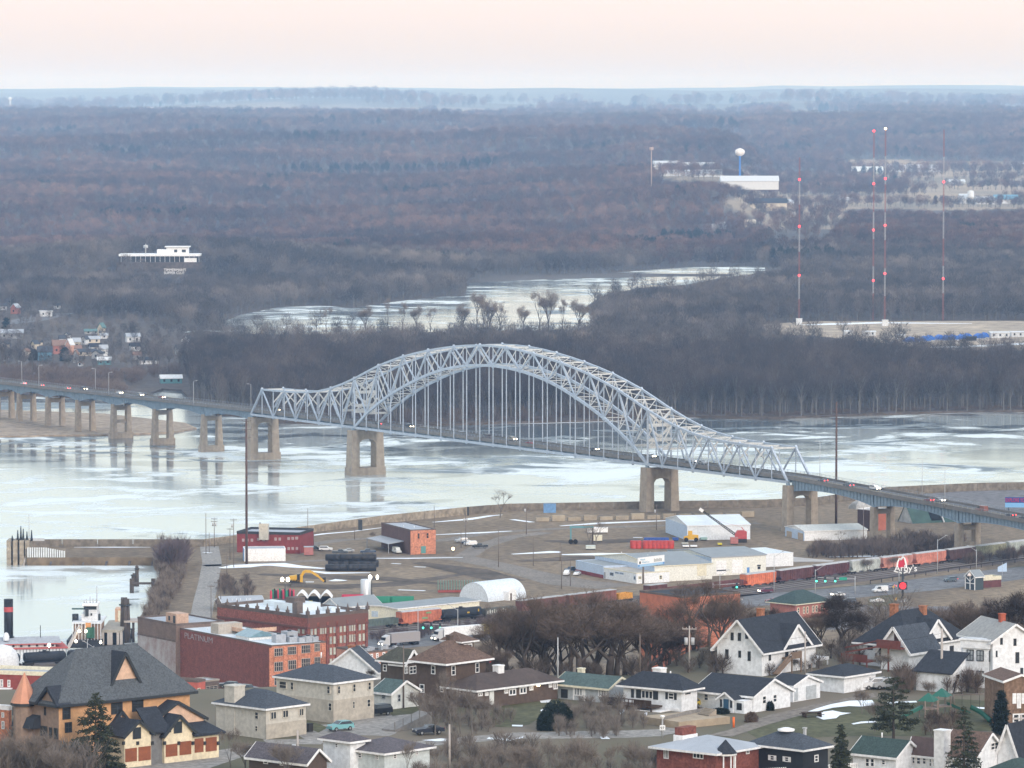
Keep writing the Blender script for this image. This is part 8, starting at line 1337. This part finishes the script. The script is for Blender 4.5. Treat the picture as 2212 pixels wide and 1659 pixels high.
b = MB(); [b.box(Lr * f, Lr * f + .7, .85, 1, Z_(1390), Z_(1390) + .8) for f in (.1, .2, .28, .36, .46, .54, .62, .7, .78, .86)]; b.build('window', GLS, r); b = MB(); [b.box(Lr * j / 30, Lr * j / 30 + .12, -.2, 0, 0, Z_(1400) - .4) for j in range(31)]; b.build('stanchion', DGL, r)
xs_ = 10 + X_(168); MB().tube((xs_, 7, Z_(1340)), (xs_, 7, Z_(700)), 1.4, n=16).build('smokestack', mat('hull_black', ()), r); MB().tube((xs_, 7, Z_(890)), (xs_, 7, Z_(815)), 1.45, n=16, cap=False).build('stack_band', mat('band_red', (.45, .08, .08), .6), r); MB().lathe([(.9, Z_(1300)), (1.0, Z_(1240)), (.6, Z_(1190)), (.2, Z_(1180))], 10, 0, (xs_ - 1.2, 3, 0)).build('vent_cowl', WB, r); b = MB(); [b.tube((10 + X_(x), 6, Z_(1320)), (10 + X_(x), 6, Z_(y)), .12, n=5) for x, y in ((125, 1030), (222, 1120), (640, 1100), (240, 1250))]; b.build('mast', DGL, r)
for x, y, lb in ((140, 1415, 'bright globe lamp at riverboat bow by white dome'), (712, 1350, 'bright globe lamp on post beside riverboat stern')):
    u, v_ = HB(x, y); p = AY(u, 1000, 1438); z = zat(p.x, p.y, v_); r = empty('yard_lamp', Vector((p.x, p.y, 3)), 0, lb, 'lamp'); MB().tube((0, 0, 0), (0, 0, z - 3), .1, n=5).build('pole', DGL, r); MB().lathe([(.1, z - 3.4), (.42, z - 3.1), (.42, z - 2.6), (.1, z - 2.3)], 8).build('globe', LITW, r)
u, v_ = HB(30, 1540); p = G(u, 1445, 3); r = empty('storage_dome', p, 0, 'white dome tank at the left edge before riverboat', 'tank'); MB().lathe([(5, 0), (5, 3), (4.4, 5), (2.8, 6.6), (.3, 7.3)], 18).build('dome', WB, r)
# dock barge, pilings
p = G(*HB(1500, 1370), 0); k = F / p.y; X_ = lambda x: (x - 1500) * .1458 / k; Z_ = lambda y: (1370 - y) * .1458 / k; r = empty('dock_barge', p, 0, 'wooden dock shed with tan hut on roof beside towboat', 'dock'); MB().box(X_(1500), X_(1800), 2, 30, Z_(1150) - .3, Z_(1150) + .5).build('deck_roof', wall('dock_tan', (.34, .31, .26), .15), r)
for x in (1515, 1600, 1640, 1740, 1790): MB().box(X_(x) - .4, X_(x) + .4, 2, 3, -1, Z_(1150) - .3).build('post', PPOLE, r)
MB().box(X_(1500), X_(1800), 4, 30, -.5, Z_(1150) - .4).build('hold', DGL, r); b = MB().box(X_(1605), X_(1700), 26, 32, Z_(1150) + .5, Z_(1150) + 4.6); b.build('hut', DKW, r); MB().box(X_(1650), X_(1690), 25.9, 26, Z_(1150) + .6, Z_(1150) + 4).build('hut_door', CRM, r); MB().box(X_(1500), X_(1830), 1, 6, -1, .4).build('pontoon', DGL, r)
for x, yt, yb, w, lb in ((1858, 615, 1300, 3.2, 'tall black clustered piling beside the dock shed'), (2030, 155, 470, 1.4, 'slim dark piling near the old jetty, taller'), (1978, 275, 470, 1.6, 'pointed dark piling at the jetty end'), (2155 - 190, 1080, 1240, 1.2, 'short piling under the walkway')):
    u, v_ = HB(x, yb); p = G(u, v_, 0); h = zat(p.x, p.y, HB(x, yt)[1]); r = empty('piling', p, 0, lb, 'piling'); b = MB(); [b.tube((w * .3 * cos(a_), w * .3 * sin(a_), -1), (w * .22 * cos(a_), w * .22 * sin(a_), h - random.uniform(0, 1)), w * .28, w * .2, 7) for a_ in (0, 1.57, 3.14, 4.7)]; b.build('piles', BARK_D, r); MB().lathe([(w * .62, h * .8), (w * .62, h * .8 + .4)], 8).build('band', DGL, r)
p = G(283, 1281, 0); k = F / p.y; r = empty('jetty', p, 0, 'ruined dark timber jetty reaching from the brushy bank', 'jetty'); w = 62 / k; MB().box(0, w, -.6, .6, 3.0, 3.7).build('beam', BARK_D, r); [MB().tube((x * w, 0, -1), (x * w, 0, 5.0), .45, n=7).build('pile', BARK_D, r) for x in (0, .06, .75, .82, 1.0)]
p = G(268, 1389, 0); k = F / p.y; r = empty('walkway', p, 0, 'pale concrete walkway on posts behind the weathered building', 'walkway'); w = 30 / k; MB().box(0, w, 0, 8, 6.4, 7.0).build('deck', PPOLE, r); [MB().box(w * x, w * x + .7, 2, 3, -1, 6.4).build('post', BARK_D, r) for x in (.15, .55)]
# ---------------------------------------------------------------- yard things
YEL = mat('machine_yellow', (.62, .36, .04), .5, 1.5, .15); DKM = mat('machine_dark', (.03, .028, .028), .7)
def bz(i, x, y, z=3.08): T = (B0, B1, B2, B3)[i]; return G(T[0] + x * T[2], T[1] + y * T[2], z)
p = bz(1, 300, 832); k = F / p.y; r = empty('excavator', p, R(4), 'yellow crawler excavator with folded boom on the dirt yard', 'excavator'); q = .25 / k
for y in (0, 3): tk = MB(); tk.ext([(0, y, .3), (.4, y, 0), (130 * q, y, 0), (138 * q, y, .5), (130 * q, y, 1.2), (.3, y, 1.2)], (0, .8, 0)); tk.build('track', mat('track_mud', (.12, .11, .10), .9, 2, .3), r)
MB().box(-20 * q, 80 * q, .3, 3.4, 1.4, 2.5).build('counterweight', DKM, r); MB().ext([(-15 * q, .3, 2.4), (105 * q, .3, 1.5), (105 * q, .3, 3.6), (60 * q, .3, 4.0), (-10 * q, .3, 3.6)], (0, 3, 0)).build('body', YEL, r); MB().box(55 * q, 80 * q, .1, 1.4, 2.4, 4.4).build('cab', GLS, r)
P_ = lambda x, y: ((x - 300) * q, 2.2, (832 - y) * q); b = MB(); 
for a_, c, w in (((370, 780), (420, 700), .9), ((420, 700), (480, 705), .9), ((480, 705), (540, 745), .8), ((540, 745), (590, 790), .6)): b.bar(P_(*a_), P_(*c), .6, w)
b.build('boom', YEL, r); MB().ext([P_(575, 765), P_(605, 755), P_(608, 800), P_(585, 800)], (0, 1.2, 0)).build('bucket', DKM, r)
p = bz(1, 948, 932); q = .25 / (F / p.y); r = empty('storage_tank', p, 0, 'shiny upright metal tank behind the storehouse', 'tank'); MB().lathe([(45 * q, 0), (45 * q, 162 * q), (41 * q, 168 * q)], 22).build('tank_shell', mat('bright_steel', (.62, .64, .68), .35, 1, .1, metal=.6, stretch=(1, 1, .1)), r)
for x, yb, yt, two, lb in ((252, 1010, 772, 1, 'tall black pole with twin lit floodlights by tan shed'), (1000, 930, 752, 0, 'pole with flaring lamp beside metal tank')):
    p = bz(1, x, yb); z = zat(p.x, p.y, 1060 + yt * .25) - p.z; r = empty('flood_lamp', p, 0, lb, 'lamp'); MB().tube((0, 0, 0), (0, 0, z), .17, .12, 6).build('pole', DGL, r)
    for sx_ in ((-.95, .95) if two else (-.5, 1.9)): MB().lathe([(.15, z - .5), (.55 if sx_ < 1.5 else .4, z - .1), (.55 if sx_ < 1.5 else .4, z + .4), (.15, z + .9)], 10, 0, (sx_, 0, 0)).build('lamp_head', LITW, r)
p = bz(1, 1703, 538, 3.1); r = empty('flood_lamp', p, 0, 'small lit ground lamp near the junction', 'lamp'); MB().tube((0, 0, 0), (0, 0, 1.2), .1, n=6).build('pole', DGL, r); MB().lathe([(.1, 1), (.5, 1.3), (.5, 1.8), (.1, 2.1)], 8).build('lamp_head', LIT, r)
# rolled black bales, barrels, buoys
BL = mat('black_wrap', (.022, .022, .025), .5, 1, .4); i = 0
pos = ['front row', 'back row']
for row, (y, z) in enumerate(((692, 0), (655, 0), (655, 2.1))):
    for j in range(6):
        x = 665 + j * 62 + (row == 1) * 20; p = bz(1, x, y); o = MB().tube((-2.6, 0, 1.15 + z), (2.6, 0, 1.15 + z), 1.2, n=12).build('bale', BL); o.location = p; o.rotation_euler = (0, 0, R(random.uniform(-12, 12))); tag(o, 'black-wrapped rolled bale in the long stack beyond excavator', 'bale', 'black rolled bales stacked in the yard')
def lots(n, fn_, nm, m_, lab, cat, grp, prof, seg=9):
    src = None
    for j in range(n):
        p = fn_(j); o = MB().lathe(prof, seg).build(nm, m_) if src is None else bpy.data.objects.new(nm, src.data)
        if src is None: src = o
        else: col.objects.link(o)
        o.location = p; tag(o, lab, cat, grp)
BUOY = [(.75, 0), (.75, 1.6), (.35, 2.0), (.3, 3.6), (.1, 3.9)]; DRM = [(.9, 0), (.9, 2.0), (.8, 2.1)]
lots(13, lambda j: bz(1, 762 + j * 12, 950), 'buoy', mat('buoy_crimson', (.48, .04, .08), .6), 'crimson navigation buoy in the row left of metal tank', 'buoy', 'crimson buoys in a row', DRM); lots(10, lambda j: bz(1, 1025 + j * 13, 966), 'buoy', mat('buoy_green', (.02, .20, .12), .6), 'green navigation buoy in the block right of metal tank', 'buoy', 'green buoys, first block', DRM); lots(13, lambda j: bz(1, 1185 + j * 13, 966), 'buoy', mat('buoy_green', ()), 'green navigation buoy in the second block', 'buoy', 'green buoys, second block', DRM)
for m_, cl, ks in ((mat('buoy_crimson', ()), 'red', (0, 4, 7, 11, 13)), (mat('buoy_green', ()), 'dark green', (1, 5, 9)), (DKM, 'black', (2, 3, 6, 8, 10, 12))): lots(len(ks), lambda j: bz(1, 130 + ks[j] * 15, 1000 - (ks[j] % 3) * 8), 'buoy', m_, '%s spar buoy standing between tan shed and canopies' % cl, 'buoy', '%s spar buoys beside the canopies' % cl, [(.9, 0), (1.0, 1.4), (.4, 2.2), (.35, 5.0), (.1, 5.4)])
lots(9, lambda j: bz(2, (1050, 1090, 1155, 1190, 1230, 1262, 1292, 1325, 1370)[j], 498), 'drum', mat('drum_red', (.46, .06, .055), .6, .5, .3), 'bright red float drum in the front row of the yard', 'drum', 'red float drums in the yard', [(1.25, 0), (1.35, .6), (1.35, 2.4), (1.2, 2.9)]); lots(7, lambda j: bz(2, 1165 + j * 27, 470), 'drum', mat('drum_blue', (.03, .08, .30), .6, .5, .3), 'dark blue float drum in the back row of the yard', 'drum', 'blue float drums in the yard', [(1.2, 0), (1.3, .6), (1.3, 2.4), (1.1, 2.8)])
# crawler crane, loader, gantry, trailers
p = bz(2, 1980, 448); q = .25 / (F / p.y); CRD = mat('crane_red', (.42, .07, .07), .6, 1, .2); r = empty('crawler_crane', p, 0, 'red crawler crane with long black lattice boom', 'crane'); MB().box(-45 * q, 50 * q, 0, 4, 0, 1.4).build('track', DKM, r); MB().ext([(-52 * q, 0, 1.4), (50 * q, 0, 1.4), (50 * q, 0, 92 * q), (20 * q, 0, 102 * q), (-30 * q, 0, 100 * q), (-52 * q, 0, 72 * q)], (0, 4, 0)).build('house', CRD, r)
b = MB(); A_ = Vector((-50 * q, 2, 66 * q)); E_ = Vector((-360 * q, 2, 290 * q)); dd = (E_ - A_); up = Vector((-dd.z, 0, dd.x)).normalized() * -.6
for sg in (-1, 1): b.bar(A_ + up * sg * .6, E_ + up * sg * .3, .28)
for j in range(22): f, g = j / 22, (j + 1) / 22; b.bar(A_ + dd * f + up * (.6 - .3 * f), A_ + dd * g - up * (.6 - .3 * g), .14); b.bar(A_ + dd * f - up * (.6 - .3 * f), A_ + dd * g + up * (.6 - .3 * g), .14)
b.build('boom', DKM, r); MB().bar(E_ - dd * .10, E_, 1.1, 1.1).build('boom_tip', TRIM, r); b = MB(); b.bar((30 * q, 2, 97 * q), (5 * q, 2, 130 * q), .25); b.bar((5 * q, 2, 130 * q), A_ + dd * .55, .06); b.build('gantry', CRD, r)
p = bz(2, 1485, 441); r = empty('wheel_loader', p, 0, 'yellow-orange wheel loader in front of pale steel hall', 'loader'); MB().ext([(0, 0, .8), (5.5, 0, .8), (5.5, 0, 2.4), (3, 0, 2.6), (3, 0, 2.6), (0, 0, 1.8)], (0, 2.2, 0)).build('body', YEL, r); MB().box(1.6, 3.2, .3, 1.9, 2.4, 4.0).build('cab', YEL, r); [MB().tube((x, -.2, .8), (x, 2.4, .8), .8, n=12).build('wheel', TYR, r) for x in (.9, 4.6)]
TL_ = mat('gantry_teal', (.12, .27, .30), .6); p = bz(2, 508, 460); q = .25 / (F / p.y); r = empty('straddle_gantry', p, 0, 'rusty teal straddle gantry among bare trees', 'gantry'); 
for x in (0, 190): MB().bar((x * q, 0, 0), (x * q, 0, 150 * q), .6).build('leg', TL_ if x == 0 else BARK_D, r)
MB().box(-10 * q, 195 * q, -.5, .5, 140 * q, 155 * q).build('beam', TL_, r); [MB().tube((x * q, -.5, .9), (x * q, .5, .9), .9, n=12).build('wheel', TYR, r) for x in (0, 40)]
for x0, x1, yt, yb, c, nm, lb in ((655, 830, 322, 368, TRIM, 'box_trailer', 'long white box trailer behind teal gantry'), (705, 780, 390, 440, CRM, 'mixer_truck', 'cream cab truck beside grey heap'), (640, 722, 478, 510, wall('green_white', (.55, .6, .57), .1), 'dumpster', 'white and green container under bare trees'), (1890, 1955, 408, 465, wall('faded_red', (.40, .16, .15), .1), 'container', 'faded red container below the crane'), (1632, 1688, 408, 430, wall('pale_teal', (.3, .45, .43), .1), 'container', 'pale teal container beside hall wall'), (1390, 1440, 412, 435, mat('drum_blue', ()), 'container', 'blue heap of drums at hall corner'), (1780, 1815, 458, 475, mat('yellow_plastic', ()), 'crate', 'small bright yellow crate in scrap yard'), (1478, 1530, 478, 492, TRIM, 'tank', 'white trough lying in scrap yard, left of two'), (1545, 1600, 478, 492, TRIM, 'tank', 'white trough lying in scrap yard, right of two'), (1470, 1525, 455, 470, wall('trough_grey', (.42, .42, .36), .1), 'tank', 'grey-green tub row behind the white troughs')):
    p = bz(2, x0, yb); q = .25 / (F / p.y); w, h = (x1 - x0) * q, (yb - yt) * q; r = empty(nm, p, R(3), lb, nm.replace('_', ' ')); MB().box(0, w, 0, 2.6, .3, h).build('body', c, r); MB().box(.2, w - .2, .1, 2.5, 0, .3).build('base', DKM, r); MB().box(-.05, w + .05, -.05, 2.65, h, h + .12).build('lid', c, r)
p = bz(1, 415, 560); r = empty('container', p, R(3), 'small pink-sided container beside the depot end', 'container'); MB().box(0, 3.4, 0, 3, .2, 3).build('body', wall('faded_red', ()), r); MB().box(-.1, 3.5, -.1, 3.1, 3, 3.2).build('roof', GRYR, r)
b = MB(); random.seed(8)
for j in range(14): x = j * 6.5; b.box(x, x + 5.2, 0, 1.6, 0, random.uniform(1.3, 2.4))
o = b.build('block_wall', mat('tan_blocks', (.34, .29, .22), .9, .3, .25)); o.location = bz(2, 210, 268); o.rotation_euler = (0, 0, R(14)); tag(o, 'broken row of low tan concrete foundations by the flood wall', 'wall')
PG = wall('planter_green', (.16, .26, .22), .1); p = bz(1, 1572, 880); r = empty('greenhouse_frame', p, R(4), 'pale green slatted rack with red base left of the half-round hut', 'rack'); b = MB(); [b.box(j * .9, j * .9 + .2, 0, 2, .8, 4.0) for j in range(16)]; b.build('slats', PG, r); MB().box(0, 14, 0, 2.2, 0, .8).build('base', wall('rack_red', (.30, .07, .06), .1), r)
for x, y, lb in ((45, 470, 0), (120, 560, 0)): pass
# ---------------------------------------------------------------- garden things
p = zc(A2, 1440, 1000, 75); q = .25 / (F / p.y); r = empty('stone_foundation', p, R(38), 'empty tan stone foundation platform beside the street', 'foundation'); w = 9; MB().box(0, w * 1.15, 0, w, 0, 1.1).build('platform', mat('tan_stone', (.36, .29, .21), .9, .5, .2), r); b = MB(); [b.box(w * .9 + j * .3, w * .9 + j * .3 + .3, w * .3, w * .6, 1.1, 1.1 + .0 + j * .18) for j in range(6)]; b.build('steps', CONC, r)
o = MB(); [o.box(j * .32, j * .32 + .27, 0, .06, 0, 1.6) for j in range(44)]; o = o.build('picket_fence', wall('grey_pickets', (.24, .225, .21), .12)); o.location = zc(A2, 1292, 985, 75); o.rotation_euler = (0, 0, R(58)); tag(o, 'weathered grey board fence sloping down beside the driveway', 'fence')
p = zc(A2, 1945, 1430, 75); r = empty('vinyl_fence', p, R(24), 'white vinyl garden fence below the gazebo', 'fence'); b = MB(); [b.box(j * .35, j * .35 + .22, 0, .05, 0, 1.25) for j in range(58)]; b.build('pickets', TRIM, r); MB().box(0, 20.4, -.05, 0, .3, .42).box(0, 20.4, -.05, 0, 1.0, 1.12).build('rail', TRIM, r)
p = zc(A3, 310, 905, 75.05); r = empty('picnic_table', p, R(15), 'brown wooden picnic table on the snowy lawn', 'table'); MB().box(0, 3.4, .7, 1.6, .7, .8).build('tabletop', WD, r); [MB().box(0, 3.4, y, y + .3, .4, .47).build('bench', WD, r) for y in (0, 2.0)]; [MB().box(x, x + .12, .2, 2.1, 0, .7).build('leg', WD, r) for x in (.4, 2.9)]
p = zc(A2, 1915, 985, 75); r = empty('marker_post', p, 0, 'bright orange marker post beside the gravel drive', 'post'); MB().tube((0, 0, 0), (0, 0, 1.6), .18, n=8).build('tube', mat('orange_marker', (.8, .16, .03), .5), r)
p = zc(A1, 400, 1030, 75.05); r = empty('rubbish_bin', p, R(40), 'black wheeled bins beside the beige garage doors', 'bin'); MB().box(0, 1.0, 0, .9, 0, 1.15).box(1.2, 2.1, 0, .9, 0, 1.15).build('body', DKM, r); MB().box(-.05, 1.05, -.05, .95, 1.15, 1.25).box(1.15, 2.15, -.05, .95, 1.15, 1.25).build('lid', BLK, r)
p = zc(A1, 1200, 1025, 75); r = empty('wooden_ramp', p, R(52), 'grey plank ramp beside the concrete court', 'ramp'); MB().ext([(0, 0, 0), (9, 0, 0), (9, 0, 2.2), (0, 0, .3)], (0, 2.6, 0)).build('planks', wall('grey_planks', (.20, .19, .18), .15), r); b = MB(); [b.box(x, x + .1, 0, .1, .3, 1.5 + x * .2) for x in range(0, 10, 2)]; b.build('post', wall('grey_planks', ()), r)
PGR = mat('play_green', (.025, .13, .095), .6); WDP = wall('play_wood', (.28, .22, .19), .15)
for x, y, yt, lb, sd in ((1385, 900, 690, 'playground tower with green pointed roof, left one', -1), (1500, 880, 650, 'playground tower with green pointed roof, taller right one', 1)):
    p = zc(A3, x, y, 75.05); z = zat(p.x, p.y, 1325 + yt * .25) - 75; r = empty('play_tower', p, R(20), lb, 'play tower'); [MB().box(a_, a_ + .14, c, c + .14, 0, z - 1.1).build('post', WDP, r) for a_ in (-1.1, 1.0) for c in (-1.1, 1.0)]; b = MB().lathe([(1.9, z - 1.2), (.1, z)], 4); b.s = [False] * len(b.s); b.build('roof', PGR, r); MB().box(-1.2, 1.2, -1.2, 1.2, 1.4, 1.55).build('platform', WDP, r); MB().ext([(sd * 1.1, -.4, 1.5), (sd * 4.6, -.4, .1), (sd * 4.9, -.4, .3), (sd * 1.1, -.4, 2.0)], (0, .8, 0)).build('slide', PGR, r)
p = zc(A3, 1600, 870, 75.05); r = empty('swing_set', p, R(18), 'brown swing frame right of the play towers', 'swing'); MB().bar((0, 0, 3), (6, 0, 3), .15).build('beam', WDP, r); [MB().bar((x, sg * 1.2, 0), (x, 0, 3), .12).build('leg', WDP, r) for x in (0, 6) for sg in (-1, 1)]; [MB().bar((x, 0, 3), (x, 0, .7), .04).build('swing_seat', DKM, r) for x in (1.5, 3, 4.5)]
p = zc(A3, 1750, 930, 75.05); r = empty('tube_slide', p, R(-30), 'green curved slide at the playground corner', 'slide'); b = MB(); pr_ = None
for j in range(8): q_ = Vector((j * .5, .6 * sin(j * .5), 2.2 - j * .28)); (b.tube(pr_, q_, .38, n=8, cap=False) if pr_ else None); pr_ = q_
b.build('tube', PGR, r)
# thin power lines over the near gardens
for i, (a_, c, lb) in enumerate((((1489, 1362, 1452), (1739, 1375, 1460), 'power line between the leaning pole and the stair house pole'), ((1739, 1375, 1460), (2034, 1368, 1490), 'power line between the stair house pole and thick pale pole'))):
    P = G(a_[0], a_[2], 75); Q = G(c[0], c[2], 75); P.z = zat(P.x, P.y, a_[1]); Q.z = zat(Q.x, Q.y, c[1]); b = MB(); pv = None
    for j in range(11): f = j / 10; w_ = P + (Q - P) * f - Vector((0, 0, 1.2 * 4 * f * (1 - f))); (b.bar(pv, w_, .035) if pv else None); pv = w_
    tag(b.build('power_line', DKM), lb, 'cable')
# ---------------------------------------------------------------- air
hz = MB().box(-14000, 14000, -60, 60500, -4, 330).build('haze', None); hz.data.materials.clear(); hz['kind'] = 'stuff'; hz['label'] = 'pale blue winter haze'
m = bpy.data.materials.new('haze'); m.use_nodes = True; t = m.node_tree; t.nodes.clear(); o_ = nn(t, 'ShaderNodeOutputMaterial'); pv = nn(t, 'ShaderNodeVolumePrincipled')
pv.inputs['Color'].default_value = (.36, .60, 1.0, 1); pv.inputs['Absorption Color'].default_value = (1, 1, 1, 1); pv.inputs['Density'].default_value = 4.5e-5; pv.inputs['Anisotropy'].default_value = -.25; t.links.new(pv.outputs[0], o_.inputs['Volume']); hz.data.materials.append(m)
